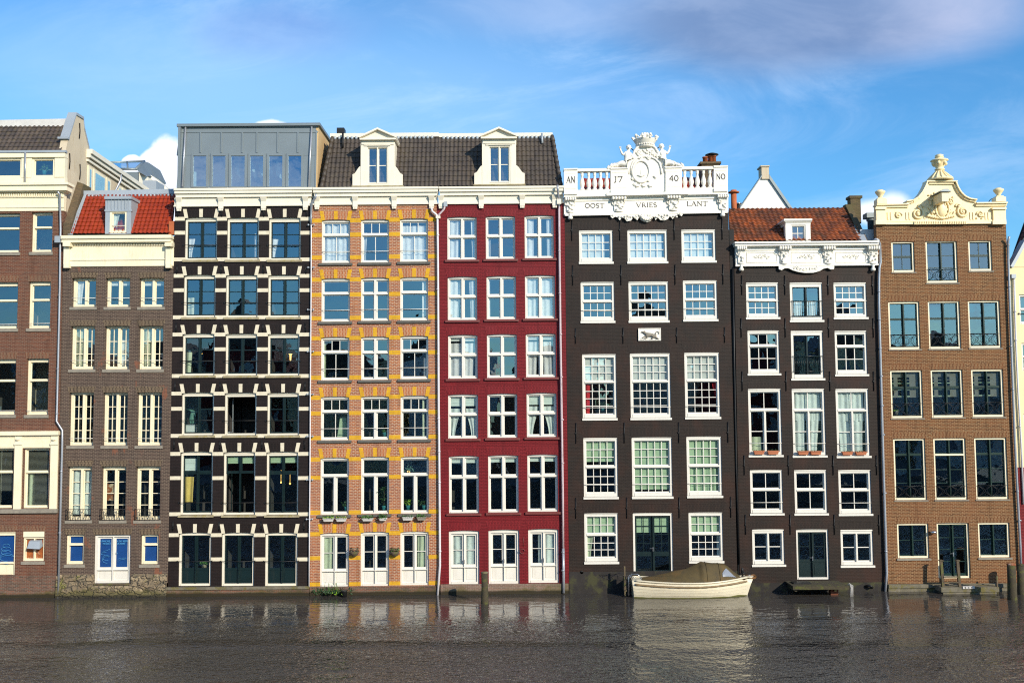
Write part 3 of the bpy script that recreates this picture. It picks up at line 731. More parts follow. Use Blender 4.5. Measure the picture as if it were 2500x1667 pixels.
def console(mb, px0, px1, py0, py1, Y=0.0, pr=.28, drop=True):
    """baroque bracket: fluted cap, S-shaped body with leaf lumps, drop"""
    x0, x1 = at(px0, (py0+py1)/2, Y).x, at(px1, (py0+py1)/2, Y).x; z1, z0 = at((px0+px1)/2, py0, Y).z, at((px0+px1)/2, py1, Y).z
    w_ = x1-x0; h = z1-z0; cx = (x0+x1)/2
    for i in range(5): mb.tube([(x0+w_*(.1+.2*i), Y-.02, z1-.02), (x0+w_*(.1+.2*i), Y-pr, z1-.06), (x0+w_*(.1+.2*i), Y-pr*.9, z1-h*.22)], .11*w_, 6)
    mb.box(x0+w_*.12, x1-w_*.12, Y-pr*.62, Y+.02, z1-h*.3, z1-.03)
    prof = [(0, .75), (.2, .9), (.35, .62), (.6, .42), (.8, .5), (1, .25)]
    for (a, pa), (b, pb) in zip(prof, prof[1:]):
        mb.hexa([(x0+w_*.2, Y-pr*pa*.8, z1-h*a), (x1-w_*.2, Y-pr*pa*.8, z1-h*a), (x1-w_*.2, Y+.01, z1-h*a), (x0+w_*.2, Y+.01, z1-h*a)],
                [(x0+w_*.2, Y-pr*pb*.8, z1-h*b), (x1-w_*.2, Y-pr*pb*.8, z1-h*b), (x1-w_*.2, Y+.01, z1-h*b), (x0+w_*.2, Y+.01, z1-h*b)])
    scroll(mb, x0+w_*.2, z1-h*.42, w_*.2, Y-.05, 1.3, 0, 1, .035); scroll(mb, x1-w_*.2, z1-h*.42, w_*.2, Y-.05, 1.3, math.pi, -1, .035)
    for i in range(9): mb.ball((cx+random.uniform(-.3, .3)*w_, Y-pr*.5, z1-h*(.35+.06*i)), w_*.10, .07, h*.055, 7, 5)
    mb.ball((cx, Y-.08, z0+h*.06), w_*.3, .1, h*.08, 8, 5)
    if drop: mb.lathe((cx, Y-.06, z0-.32), [(.10, 0), (.13, .08), (.06, .2), (.09, .26), (.05, .34)], 8)

# ------------------------------------------------------------------ setting
def plane(name, x0, x1, y0, y1, z, mat):
    mb = MB(); mb.add([(x0,y0,z),(x1,y0,z),(x1,y1,z),(x0,y1,z)], [(0,1,2,3)]); o = mb.build(name, mat, origin=(0,0,z), fix=False); o['kind'] = 'structure'; return o
def water_mat():
    mt, p, o = mat_begin('canal_water')
    p.inputs['Base Color'].default_value = (.050, .045, .041, 1); p.inputs['Roughness'].default_value = .02
    p.inputs['IOR'].default_value = 1.40; p.inputs['Specular IOR Level'].default_value = .75
    ov = objvec(); x = _sep(ov, 0); y = _sep(ov, 1)
    wav = mth('MULTIPLY', mth('SUBTRACT', noise(comb(mth('MULTIPLY', x, .12), mth('MULTIPLY', y, .2), 7.0), 1.0, 3, .5), .5), 3.0)
    calm = mrange(mth('ADD', y, mth('MULTIPLY', wav, .7)), -8.5, -4.2, 1.0, .09, True)
    big = noise(comb(mth('MULTIPLY', x, .5), mth('MULTIPLY', y, 1.2)), .9, 2, .5, .3)
    patch = mrange(noise(comb(mth('MULTIPLY', x, .10), mth('MULTIPLY', y, .22), 4.0), 1.0, 4, .55, .8), .35, .65, .35, 1.35)
    med = noise(comb(x, mth('MULTIPLY', y, 1.1)), 2.3, 2, .5, .9)
    fin = noise(comb(x, y), 5.2, 2, .5, .8)
    wk = mrange(mth('ABSOLUTE', mth('ADD', mth('ADD', y, 10.5), mth('MULTIPLY', mth('SINE', mth('MULTIPLY', x, .11)), .7))), 0.0, 1.0, 1, 0, True)
    wk2 = mrange(mth('ABSOLUTE', mth('ADD', mth('ADD', y, 17.5), mth('MULTIPLY', mth('SINE', mth('ADD', mth('MULTIPLY', x, .2), 1.0)), .9))), 0.0, .9, 1, 0, True)
    amp = mth('MULTIPLY', mth('MULTIPLY', calm, patch), mth('ADD', 1.0, mth('MULTIPLY', mth('ADD', wk, wk2), 1.1)))
    h = mth('ADD', mth('MULTIPLY', big, .18), mth('ADD', mth('MULTIPLY', med, .21), mth('MULTIPLY', fin, .17)))
    str_ = noise(comb(mth('MULTIPLY', x, .45), mth('MULTIPLY', y, 1.5)), 1.5, 2, .5)
    bump(p, mth('ADD', mth('MULTIPLY', h, amp), mth('MULTIPLY', str_, .06)), 1.0, .40)
    return mt
M['water'] = water_mat()
plane('canal_water', -160, 160, -46, .4, 0, 'water')
M['quaym'] = stone('quay_paving', (.20, .19, .17), (.14, .13, .12), 2)
M['land'] = stone('land', (.14, .13, .11), (.09, .085, .07), 1)
qm = MB(); qm.box(-160, 160, -140, -46, -1, 1.6); q_ = qm.build('quay', 'quaym', origin=(0, -90, 0)); q_['kind'] = 'structure'
qm = MB(); qm.box(-300, 300, 3.6, 600, -1, .6); q_ = qm.build('ground', 'land', origin=(0, 100, 0)); q_['kind'] = 'structure'

def cornice(H, x0, x1, yt, yb, fb, mat, pr=.30, wallY=0.0, slope=0.0, name='cornice', board='frieze'):
    """projecting gutter board (yt..yb) over a flat frieze down to fb; px rows given at its middle"""
    mb = MB(); cx = (x0+x1)/2
    xa, xb = at(x0, yt, -pr).x, at(x1, yt, -pr).x
    zt = at(cx, yt, -pr).z; zb = at(cx, yb, -pr).z; h = zt-zb
    mb.box(xa, xb, -pr, .3, zt-h*.35, zt); mb.box(xa+.02, xb-.02, -pr+.05, .3, zb+h*.2, zt-h*.35); mb.box(xa+.04, xb-.04, -pr+.14, .3, zb, zb+h*.2)
    mb.box(xa+.06, xb-.06, -.16, .28, zb-h*.35, zb)
    c = mb.build(name, mat, H.e)
    f = MB(); za, zc = zb-h*.35, at(cx, fb, -.05).z; xa0, xb0 = at(x0, fb).x, at(x1, fb).x
    f.box(xa0+.05, xb0-.05, -.05, .28, zc, za); f.box(xa0+.03, xb0-.03, -.10, -.05, zc, zc+.07)
    f.build(board, mat, H.e)
    return zt, zb, zc
def brackets(H, xs, zt, zc, mat, w=.24, pr=.34):
    for px in xs:
        x = at(px, 480).x; mb = MB()
        mb.box(x-w*.5, x+w*.5, -.14, -.052, zc-.12, zt-.1)
        mb.hexa([(x-w*.62, -pr*.72, zt-.12), (x+w*.62, -pr*.72, zt-.12), (x+w*.62, -.1, zt-.12), (x-w*.62, -.1, zt-.12)], [(x-w*.5, -.15, zt-.32), (x+w*.5, -.15, zt-.32), (x+w*.5, -.1, zt-.32), (x-w*.5, -.1, zt-.32)])
        for k in (-1, 0, 1): mb.box(x+k*w*.3-.03, x+k*w*.3+.03, -.13, -.06, zc-.22, zc-.12)
        mb.build('bracket', mat, H.e)

def cl(a=0.0, b=.4, t=0.0, bo=1.0, g=.0, m_='curt'): return ('c', a, b, t, bo, g, m_)
def bl(t=0.0, bo=.5, a=0.0, b=1.0, m_='blind'): return ('b', a, b, t, bo, m_)

# ================================================================== house 1: brown brick, cut by the left edge
H1 = House(60, 'brown brick house at the far left with cream attic windows and cream shopfront band')
sg = (8*.02, .06, 'sillg', .06)
lay1 = [(.36, 1, 1, 1), (.64, 1, 1, 1)]
for x0, x1 in ((-138, -60), (-34, 48)):
    H1.win((x0, 521, x1, 616), lay1, 'cream', fw=.10, fwr=.05, rec=.17, sw=.03, tw=.07, sill=sg)
    H1.win((x0-3, 689, x1-5, 802), lay1, 'cream', fw=.10, fwr=.05, rec=.17, sw=.03, tw=.07, sill=sg, topbar=.07, rail=('bar', .09, 'white'))
    H1.win((x0-8, 877, x1-10, 1012), lay1, 'cream', fw=.10, fwr=.05, rec=.17, sw=.03, tw=.07, sill=sg, topbar=.07, glass='glassd', rail=('bar', .07, 'white'))
H1.win((76, 518, 128, 615), lay1, 'cream', fw=.10, fwr=.05, rec=.17, sw=.03, tw=.07, sill=sg)
H1.win((69, 687, 123, 801), lay1, 'cream', fw=.10, fwr=.05, rec=.17, sw=.03, tw=.07, sill=sg, topbar=.07, rail=('bar', .10, 'white'))
H1.win((64, 875, 118, 1012), lay1, 'cream', fw=.10, fwr=.05, rec=.17, sw=.03, tw=.07, sill=sg, topbar=.07, glass='glassd', rail=('bar', .07, 'white'))
for r, c in (((-40, 1094, 32, 1240), (('s', 0, 1, 0, .75, 'blindd'),)), ((57, 1094, 119, 1240), (('s', 0, 1, 0, 1, 'blindd'), cl(0, .3, .4, 1, 0, 'curtc')))):
    H1.win(r, [(.40, 1, 1, 1), (.60, 1, 1, 1)], 'cream', fw=.06, sw=.05, tw=.05, glass='glassd', curt=c, rec=.12)
H1.win((-14, 1298, 37, 1412), [(.68, 1, 1, 1), (.32, 1, 1, 1, 'p')], 'cream', fw=.09, sw=.03, tw=.04, kind='door', glass='blue', topbar=.08, label='cream door with blue picture panel')
fo, a, b, c, d, yb = H1.last
mb = MB()
for k, (ex, ez, rx, rz) in enumerate(((.55, .36, .42, .12), (.5, .48, .28, .07), (.5, .56, .27, .07), (.5, .64, .2, .06), (.6, .30, .5, .14))):
    mb.tube([(a+(b-a)*ex+(b-a)*rx*math.cos(t*.4), yb-.07-.03, c+(d-c)*(ez+.1)+(d-c)*rz*.8*math.sin(t*.4)) for t in range(13)], .008, 4)
mb.build('plate_drawing', 'bluel', fo)
H1.win((56, 1311, 108, 1369), [(1, 2, 1, 1)], 'cream', fw=.08, sw=.02, mw=.05, sill=sg, glass='rust', label='small basement window closed with rust-stained boards')
fo, a, b, c, d, yb = H1.last
mb = MB(); mb.add([(a+.25*(b-a), -.22, d-.42), (b-.04, -.22, d-.46), (b-.04, .1, d-.36), (a+.25*(b-a), .1, d-.34), (a+.3*(b-a), -.1, d-.1), (b-.1, -.1, d-.1), (b-.08, .1, d-.06), (a+.28*(b-a), .1, d-.06)], [(3,2,1,0),(4,5,6,7),(0,1,5,4),(1,2,6,5),(2,3,7,6),(3,0,4,7)]); mb.build('vent_hood', 'lead', fo)
mb = MB(); pbox(mb, 57, 1297, 108, 1310.5, -.01, .1); mb.build('lintel', 'cream', fo)
H1.wall(((-205, 500), (-222, 1400)), ((155.5, 500), (138, 1400)), 470, 1.05, 'b1')
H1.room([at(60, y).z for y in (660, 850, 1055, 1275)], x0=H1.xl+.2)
for ry in ((518, .0), (687, .0), (875, 0)):
    for x0, x1 in ((-34, 48), (76, 128)):
        dxx = {518: 0, 687: -6, 875: -11}[ry[0]]
        H1.arch((x0+dxx, ry[0], x1+dxx, ry[0]+60), .012, .30, .10, 'b1s')
for x0, x1 in ((-14, 37), (56, 108)): H1.arch((x0, 1297, x1, 1350), .015, .30, .12, 'b1s')
mb = MB(); mb.box(H1.xl, at(137, 1440).x, -.06, .3, -1.2, 1.07); mb.build('plinth', 'plinth', H1.e)
# shopfront band
mb = MB()
pbox(mb, -200, 1053, 142, 1063, -.22, .1); pbox(mb, -200, 1063.5, 141, 1094, -.06, .05)
for x in (-22, 43, 131): pbox(mb, x-9, 1063, x+9, 1243, -.11, -.02); pbox(mb, x-10, 1081, x+10, 1086, -.16, -.1); q = at(x, 1073, -.12); mb.lathe((q.x, -.12, q.z-.001), [(.1, -.02), (.1, .02)], 12); 
for x0, x1 in ((-100, -30), (-14, 33), (53, 121)): pbox(mb, x0+2, 1068, x1-1, 1070, -.075, -.05); pbox(mb, x0+2, 1088, x1-1, 1090, -.075, -.05)
pbox(mb, -200, 1094, -41, 1243, -.05, .02)
mb.build('shopfront_surround', 'cream', H1.e)
mb = MB(); pbox(mb, -200, 1243, 139, 1253, -.14, .05); mb.build('ledge', 'sillg', H1.e)
mb = MB()   # main cornice with dentils
pbox(mb, -200, 446, 166, 452, -.42, .3); pbox(mb, -200, 452.5, 163, 466, -.33, .3); pbox(mb, -200, 466, 160, 470, -.2, .3)
for i in range(62): x = -190+i*5.55; pbox(mb, x, 473, x+3, 480, -.12, .0)
pbox(mb, -200, 470, 156, 516, -.045, .25); pbox(mb, -200, 505, 156, 508, -.08, -.04); pbox(mb, -200, 481, 155, 483, -.1, -.04)
mb.build('cornice', 'cream', H1.e)
H1.win((-40, 386, 53, 434), [(1, 1, 1, 1)], 'cream', fw=.10, sw=.03, hole=False, Y=.02, rec=.06, glass='glass')
H1.win((76, 384, 134, 434), [(1, 1, 1, 1)], 'cream', fw=.12, sw=.03, hole=False, Y=.02, rec=.06, glass='glass')
mb = MB(); pbox(mb, -200, 385, -39, 434, .0, .3); pbox(mb, 52, 385, 77, 434, .0, .3); pbox(mb, 133, 385, 158, 434, .0, .3); pbox(mb, -200, 434, 158, 447, .0, .3); pbox(mb, -200, 375, 158, 385, -.06, .3)
mb.build('attic_wall', 'cream', H1.e)
mb = MB(); pbox(mb, -200, 378, 157, 447, 1.6, 1.7); pbox(mb, -200, 444, 157, 449, .3, 1.6); pbox(mb, -200, 372, 157, 378, .3, 1.6); mb.build('attic_room', 'room', H1.e)
q = pw
roof_tiles(H1, [at(-190, 371, .1), at(151, 369, .1), at(165, 306, 1.25), at(-180, 311, 1.25)], .24, .30, 't1')
mb = MB(); a = at(-190, 371, -.08); b = at(160, 369, -.08); mb.box(a.x, b.x, -.08, .12, b.z-.06, b.z+.05); mb.build('gutter', 'lead', H1.e)
mb = MB(); pa, pb = at(-180, 297, 1.3), at(164, 290, 1.3); pc, pd = at(164, 309, 1.2), at(-180, 314, 1.2)
mb.hexa([pd, pc, pb, pa], [p+Vector((0, .3, -.1)) for p in (pd, pc, pb, pa)]); mb.build('ridge_flashing', 'boxw', H1.e)
# side gable in plaster with zinc coping (faces right, recedes)
XG = at(158, 445, .1).x
def P3(y, z): return Vector((XG, y, z))
zt_ = at(183, 270, 1.2).z
side = [(.12, at(158, 520, .12).z - .6), (.12, at(158, 372, .12).z), (.35, at(160, 340, .35).z), (1.15, at(184, 279, 1.15).z), (2.0, at(204, 290, 2.0).z), (2.1, at(203, 312, 2.1).z), (2.75, at(212, 363, 2.75).z), (3.6, at(212, 363, 2.75).z-.3), (3.6, at(158, 520, .12).z-.6)]
mb = MB(); n = len(side)
mb.add([(XG-.35, y, z) for y, z in side] + [(XG, y, z) for y, z in side], [tuple(range(n)), tuple(range(2*n-1, n-1, -1))] + [(i, n+i, n+(i+1) % n, (i+1) % n) for i in range(n)])
mb.build('side_gable', 'plaster', H1.e)
mb = MB(); cp = side[2:7]
for (y0, z0), (y1, z1) in zip(cp, cp[1:]):
    mb.hexa([(XG-.40, y0, z0-.04), (XG+.05, y0, z0-.04), (XG+.05, y1, z1-.04), (XG-.40, y1, z1-.04)], [(XG-.40, y0, z0+.09), (XG+.05, y0, z0+.09), (XG+.05, y1, z1+.09), (XG-.40, y1, z1+.09)])
mb.box(XG-.46, XG+.06, .2, .4, side[2][1]-.02, side[2][1]+.08)
mb.build('coping', 'lead', H1.e)
mb = MB(); mb.box(XG-.33, XG+.003, .02, .12, side[1][1]-2.2, side[1][1]); mb.build('corner_brickwork', 'plaster', H1.e)
for (y, z) in ((1.55, side[3][1]-.75), (.5, side[1][1]-.35), (1.7, side[1][1]-.6)):
    mb = MB(); mb.tube([(XG+.03, y, z+.4), (XG+.03, y+.06, z), (XG+.03, y, z-.4)], .03, 6); mb.build('wall_anchor', 'iron', H1.e)
pipe(H1, [(62, 373), (61, 447)], .045, 'pipe', Y=-.1)
pipe(H1, [(141, 468, -.35), (146, 476, -.2), (148, 560), (147, 600), (146, 700), (142, 880), (138, 1028), (152, 1050), (152, 1080), (149, 1200), (142, 1461)], .05, 'pipe', clips=((148, 580), (145, 720), (141, 900), (139, 1010), (150, 1150), (146, 1300)))
mb = MB(); pbox(mb, 133, 576, 147, 592, -.35, -.16); mb.build('rainwater_head', 'lead', H1.e)

# ================================================================== house 2: grey brick with orange tiled mansard
H2 = House(280, 'narrow grey brick house with bright orange tiled roof and cream casement windows')
sg2 = (.15, .07, 'sillg', .05)
kw2 = dict(fr='cream', fw=.10, fwr=.05, sw=.035, mw=.12, sill=sg2, rec=.23)
for x0, x1 in ((175, 234), (258, 317), (340, 400)):
    H2.win((x0, 678, x1, 749), [(1, 2, 1, 1)], curt=(cl(0, .3, 0, 1, .3, 'curt'),) if x0 == 175 else (bl(0, .2),), rail=('bar', .30, 'white'), **kw2)
for i, (x0, x1) in enumerate(((172, 231), (255, 315), (338, 398))):
    H2.win((x0, 795, x1, 901), [(1, 2, 2, 3)], bt=.035, curt=(cl(0, .45, 0, 1, .2, 'curtc'),) if i != 1 else (cl(.55, 1, .3, 1, .1),), rail=('bar', .20, 'white'), **kw2)
for i, (x0, x1) in enumerate(((168, 228), (251, 311), (334, 395))):
    H2.win((x0, 957, x1, 1087), [(1, 2, 2, 4)], bt=.035, rail=('bar', .13, 'white'), **{**kw2, 'glass': 'glass' if i else 'glassd'})
for i, (x0, x1) in enumerate(((164, 223), (247, 307), (331, 391))):
    H2.win((x0, 1137, x1, 1269), [(1, 2, 1, 4)], topbar=.1, glass='glassd', curt=((cl(0, 1, 0, .95, .15),), (('b', 0, .4, .3, .65, 'rust'),), ())[i], rail=('orn', .20, 'iron'), **kw2)
for x0, x1 in ((161, 205), (344, 387)):
    H2.win((x0, 1304, x1, 1377), [(.32, 1, 1, 1), (.68, 1, 1, 1)], fr='cream', fw=.10, sw=.02, tw=.07, sill=(.15, .07, 'sillg', .05), glass='blue', rec=.12, label='window filled with a plain blue board')
H2.win((230, 1305, 318, 1423), [(.76, 2, 1, 1), (.24, 2, 1, 1, 'p')], fr='white', fw=.11, sw=.09, mw=.05, tw=.02, kind='door', glass='blue', rec=.09, label='white double door with blue lettered panels')
fo, a, b, c, d, yb = H2.last
def font_text(txt, x, z, w_, Y, mat, parent, name='lettering', h=.12):
    cu = bpy.data.curves.new('t', 'FONT'); cu.body = txt; cu.size = 1; cu.extrude = .01; cu.offset = .008
    o = bpy.data.objects.new('t', cu); COL.objects.link(o); dg = bpy.context.evaluated_depsgraph_get(); me = o.evaluated_get(dg).to_mesh()
    vs = [v_.co.copy() for v_ in me.vertices]; fs = [tuple(p.vertices) for p in me.polygons]
    mxx = max(q.x for q in vs); mnx = min(q.x for q in vs); s = w_/(mxx-mnx); sh = h/.72
    out = MB(); out.add([(x+(q.x-mnx)*s, Y-q.z*.3, z+q.y*sh) for q in vs], fs); bpy.data.objects.remove(o); bpy.data.curves.remove(cu)
    return out.build(name, mat, parent)
def pxw(x0, x1, y, Y): return at(x0, y, Y).x, at(x1, y, Y).x - at(x0, y, Y).x, at(x0, y, Y).z
tY = .09+.035+.026-.012
for (t, x0, x1, y) in (('A PANCAKE', 244.5, 268.5, 1322.5), ('THE DOCT', 250.5, 270, 1328.5), ('A DAY KEEPS', 285.5, 311.5, 1322.5), ('OR AWAY', 285.5, 305.5, 1328.5)):
    X_, W_, Z_ = pxw(x0, x1, y, tY); font_text(t, X_, Z_, W_, tY, 'bluel', fo, h=.085)
def outline(mb, pts, Y, r=.007):
    P = [at(p[0], p[1], Y) for p in pts]; mb.tube(P, r, 4)
mb = MB()
def ell(cx, cy, rx, ry, a0=0, a1=360, n=14): return [(cx+rx*math.cos(R(a0+(a1-a0)*i/n)), cy+ry*math.sin(R(a0+(a1-a0)*i/n))) for i in range(n+1)]
outline(mb, ell(262, 1366, 12, 8, 90, 290), tY); outline(mb, ell(260, 1361, 9, 6, 60, 320), tY); outline(mb, ell(258, 1351, 12, 3, 100, 280), tY); outline(mb, [(247, 1350), (256, 1344), (262, 1343), (268, 1339)], tY)
outline(mb, [(285, 1368), (291, 1362), (307, 1361), (308, 1363), (292, 1366), (286, 1372)], tY); outline(mb, ell(284, 1350, 3, 2), tY)
mb.build('pancake_drawing', 'bluel', fo)
H2.wall(((156, 560), (138.5, 1400)), ((426, 508), (410.5, 1408)), 645, 1.0, 'b2')
H2.room([at(280, y).z for y in (775, 930, 1115, 1292)])
for ys, xs in ((678, ((175, 234), (258, 317), (340, 400))), (795, ((172, 231), (255, 315), (338, 398))), (957, ((168, 228), (251, 311), (334, 395))), (1137, ((164, 223), (247, 307), (331, 391)))):
    for x0, x1 in xs: H2.arch((x0, ys, x1, ys+60), .02, .29, .10, 'b2s')
for x0, x1 in ((161, 205), (230, 318), (344, 387)): H2.arch((x0, 1304, x1, 1360), .02, .29, .12, 'b2s')
# rubble plinth, built as rough boulders courses
mb = MB(); xa, xb = at(139, 1440).x, at(409, 1440).x; zt2 = at(280, 1399).z; nxg = 70; nzg = 18; dxa, dxb = at(229, 1410).x, at(320, 1410).x; dzt = at(280, 1424).z
P = []
from mathutils import noise as mn
for j in range(nzg+1):
    z = -1.0 + (zt2+1.0)*j/nzg; P.append([])
    for i in range(nxg+1):
        x = xa+(xb-xa)*i/nxg; k = mn.noise(Vector((x*1.3, 0, z*1.8)))*.07 + mn.noise(Vector((x*4, 3, z*4)))*.03
        yy = -.07 - .10*(1-max(z, 0)/1.2) + k
        if j == nzg: yy = .05
        if dxa < x < dxb and z > dzt: yy = max(yy, .02) + .35
        P[-1].append((x, yy, z))
mb.grid(P); mb.build('stone_plinth', 'rubble', H2.e, fix=False)
mb = MB(); pbox(mb, 229, 1424, 320, 1428, -.12, .3); mb.build('threshold', 'wood', H2.e)
# cornice
mb = MB()
pbox(mb, 148, 574, 417, 582, -.40, .3); pbox(mb, 150, 582.5, 416, 591, -.32, .3); pbox(mb, 153, 591, 422, 594, -.2, .3)
pbox(mb, 155, 594, 424, 650, -.05, .28); pbox(mb, 170, 632, 404, 635, -.09, -.04)
for i in range(58): x = 172+i*4.0; pbox(mb, x, 595, x+2.2, 600, -.12, -.03)
mb.build('cornice', 'cream', H2.e)
for x0, x1 in ((154, 170), (403, 418)):
    mb = MB(); pbox(mb, x0-1, 592, x1+1, 601, -.40, 0); pbox(mb, x0+1, 601, x1-2, 651, -.20, 0); pbox(mb, x0+1, 643, x1-2, 654, -.26, 0); mb.build('console', 'cream', H2.e)
# roof
ZB = .05
roof_tiles(H2, [at(174, 572, ZB), at(418, 569, ZB), at(428, 473, 1.35), at(209, 478, 1.35)], .21, .25, 't2', amp=.04)
mb = MB(); pa, pb, pc, pd = at(204, 478, 1.4), at(428, 473, 1.4), at(428, 461, 1.5), at(204, 466, 1.5)
mb.hexa([pa, pb, pc, pd], [p+Vector((0, .8, 0)) for p in (pa, pb, pc, pd)]); mb.build('ridge_flashing', 'lead', H2.e)
mb = MB(); z1 = at(208, 478, 1.35)
for i in range(26):
    a = z1 + Vector((i*.185, -.05, -.02)); mb.ball(a, .09, .04, .055+.02*random.random(), 6, 4)
mb.build('lead_dressing', 'lead', H2.e)
mb = MB(); a0, a1 = at(176, 573, -.02), at(210, 476, 1.3); mb.hexa([a0+Vector((-.22, 0, 0)), a0, a0+Vector((0, .2, 0)), a0+Vector((-.22, .2, 0))], [a1+Vector((-.12, 0, 0)), a1+Vector((.02, 0, 0)), a1+Vector((.02, .2, 0)), a1+Vector((-.12, .2, 0))]); mb.build('side_flashing', 'lead', H2.e)
mb = MB()   # mossy brick party wall at the left of the roof
b0, b1 = at(155, 545, .1), at(174, 549, .1); t0, t1 = at(186, 443, 1.6), at(206, 450, 1.6)
mb.hexa([Vector((b0.x, .1, b0.z)), Vector((b1.x, .1, b1.z)), Vector((b1.x, 2.4, b1.z)), Vector((b0.x, 2.4, b0.z))], [Vector((t0.x-.02, 1.5, t0.z)), Vector((t1.x, 1.5, t1.z)), Vector((t1.x, 2.4, t1.z)), Vector((t0.x-.02, 2.4, t0.z))])
mb.box(b0.x, b1.x, .0, .8, at(160, 574).z, b0.z+.001); mb.build('party_wall', 'bm', H2.e)
mb = MB(); pbox(mb, 412, 540, 425, 572, .05, .4); mb.build('party_wall', 'orange', H2.e)
# dormer
mb = MB(); D = .0
pbox(mb, 257, 571-75, 268, 571, D, 1.2); pbox(mb, 309, 571-75, 320, 571, D, 1.2); pbox(mb, 257, 484, 320, 514.5, D+.02, 1.6); pbox(mb, 267.5, 567, 309.5, 572, D+.03, 1.0)
for i in range(7): x = 263+i*8.3; pbox(mb, x, 487, x+1.3, 511, D-.02, D+.03)
pbox(mb, 254.5, 479, 321, 486, D-.08, 1.7)
pbox(mb, 255, 512, 322, 516, D-.03, .1)
do = mb.build('dormer', 'lead', H2.e)
H2.win((268, 514.5, 310, 569), [(1, 1, 1, 1)], fr='cream', fw=.10, sw=.05, hole=False, Y=.02, rec=.0, glass='glassd', curt=(cl(0, .5, 0, .8, .4),), rail=('bar', .33, 'white'))
mb = MB(); pbox(mb, 269, 500, 309, 568, .42, .46); mb.build('dormer_room', 'room', H2.e)

# building glimpsed behind house 2
XR = at(213, 400, 2.6).x
HB = empty('rear_building', (XR, 3.6, 8), 'cream rear building with tall blue windows and long gutter, seen behind the orange roof', 'building')
class HX: pass
HBh = HX(); HBh.e = HB
y0, y1 = 3.6, 11.0; zt0 = at(213, 361, 2.7).z; zt1 = zt0-.35
def zat(px, py, x):   # height where the pixel ray meets the plane X = x
    d = ray(px, py); t = (x-CAM.x)/d.x; p = CAM+d*t; return p
pA = zat(213, 366, XR); pB = zat(351, 461, XR)
slope = (pB.z-pA.z)/(pB.y-pA.y)
def zz(y, off): return pA.z+slope*(y-pA.y)+off
yA, yB = 2.5, pB.y+2
mb = MB(); mb.hexa([(XR-3, yA, 8), (XR-.02, yA, 8), (XR-.02, yB, 8), (XR-3, yB, 8)], [(XR-3, yA, zz(yA, -.1)), (XR-.02, yA, zz(yA, -.1)), (XR-.02, yB, zz(yB, -.1)), (XR-3, yB, zz(yB, -.1))]); mb.build('wall', 'plaster', HB)
mb = MB()
for o0, o1, pr in ((-.22, .02, .30), (-.42, -.22, .2), (-.62, -.5, .10)):
    mb.hexa([(XR-.1, yA, zz(yA, o0)), (XR+pr, yA, zz(yA, o0)), (XR+pr, yB, zz(yB, o0)), (XR-.1, yB, zz(yB, o0))], [(XR-.1, yA, zz(yA, o1)), (XR+pr, yA, zz(yA, o1)), (XR+pr, yB, zz(yB, o1)), (XR-.1, yB, zz(yB, o1))])
mb.build('gutter_board', 'lcream', HB)
for ya, yb_ in ((zat(216, 450, XR).y, zat(220, 450, XR).y), (zat(230, 450, XR).y, zat(253, 450, XR).y), (zat(261, 450, XR).y, zat(266, 450, XR).y), (zat(289, 455, XR).y, zat(293, 455, XR).y), (zat(300, 455, XR).y, zat(307, 455, XR).y)):
    fb = MB(); t0, t1 = zz(ya, -.95), zz(yb_, -.95); bz = pA.z-3.4
    fb.hexa([(XR-.02, ya-.16, bz), (XR+.05, ya-.16, bz), (XR+.05, yb_+.16, bz), (XR-.02, yb_+.16, bz)], [(XR-.02, ya-.16, t0+.16), (XR+.05, ya-.16, t0+.16), (XR+.05, yb_+.16, t1+.12), (XR-.02, yb_+.16, t1+.12)])
    fo = fb.build('window', 'cream', HB)
    gb = MB(); gb.add([(XR+.06, ya, bz), (XR+.06, yb_, bz), (XR+.06, yb_, t1), (XR+.06, ya, t0)], [(0,1,2,3)]); gb.build('pane', 'glassb', fo)
mb = MB(); pq = zat(291, 418, XR+.15); mb.tube([(XR+.25, pq.y, pq.z), (XR+.2, pq.y+.1, pq.z-.5), (XR+.12, pq.y-.4, pq.z-1.2), (XR+.12, pq.y-.4, pq.z-3)], .06, 8); mb.build('drainpipe', 'pipe', HB)
# glazed roof lantern further back
YL = 12.5
RL = empty('roof_lantern', at(320, 420, YL), 'dark framed glass roof lantern behind the cream rear building', 'skylight')
mb = MB(); a, b, c, d = at(268, 397, YL), at(352, 394, YL+2), at(332, 413, YL-1.5), at(292, 413, YL-1.5)
mb.tube([a, b], .07, 6); mb.tube([d, c], .07, 6); mb.tube([a, d], .07, 6); mb.tube([b, c], .09, 6); mb.tube([(a+b)/2, (d+c)/2], .06, 6)
e1, e2 = at(364, 398, YL+2), at(380, 432, YL+2.5); mb.hexa([b, e1, e2, at(372, 434, YL+2)], [p+Vector((0, 2, 0)) for p in (b, e1, e2, at(372, 434, YL+2))])
mb.hexa([c, at(333, 413, YL-1.5), at(356, 430, YL-1.5), at(338, 419, YL-1.5)], [b, e1, at(374, 432, YL+1.8), at(360, 428, YL)])
mb.build('frame', 'zinc', RL)
mb = MB(); mb.add([a, b, c, d], [(0,1,2,3)]); mb.build('pane', 'glassb', RL, fix=False)
RB = empty('rear_house', at(350, 440, YL+.5), 'pale stepped rear house with white flat parapet under the glass roof lantern', 'building')
mb = MB(); pbox(mb, 297, 420, 339, 470, YL-1.4, YL+3); mb.build('dark_wall', 'zinc', RB)
mb = MB(); p1, p2, p3, p4 = at(339, 420, YL-1.5), at(362, 433, YL-.5), at(362, 480, YL-.5), at(339, 480, YL-1.5); mb.hexa([p4, p3, p2, p1], [q+Vector((0, 2, 0)) for q in (p4, p3, p2, p1)]); mb.build('wall', 'lcream', RB)
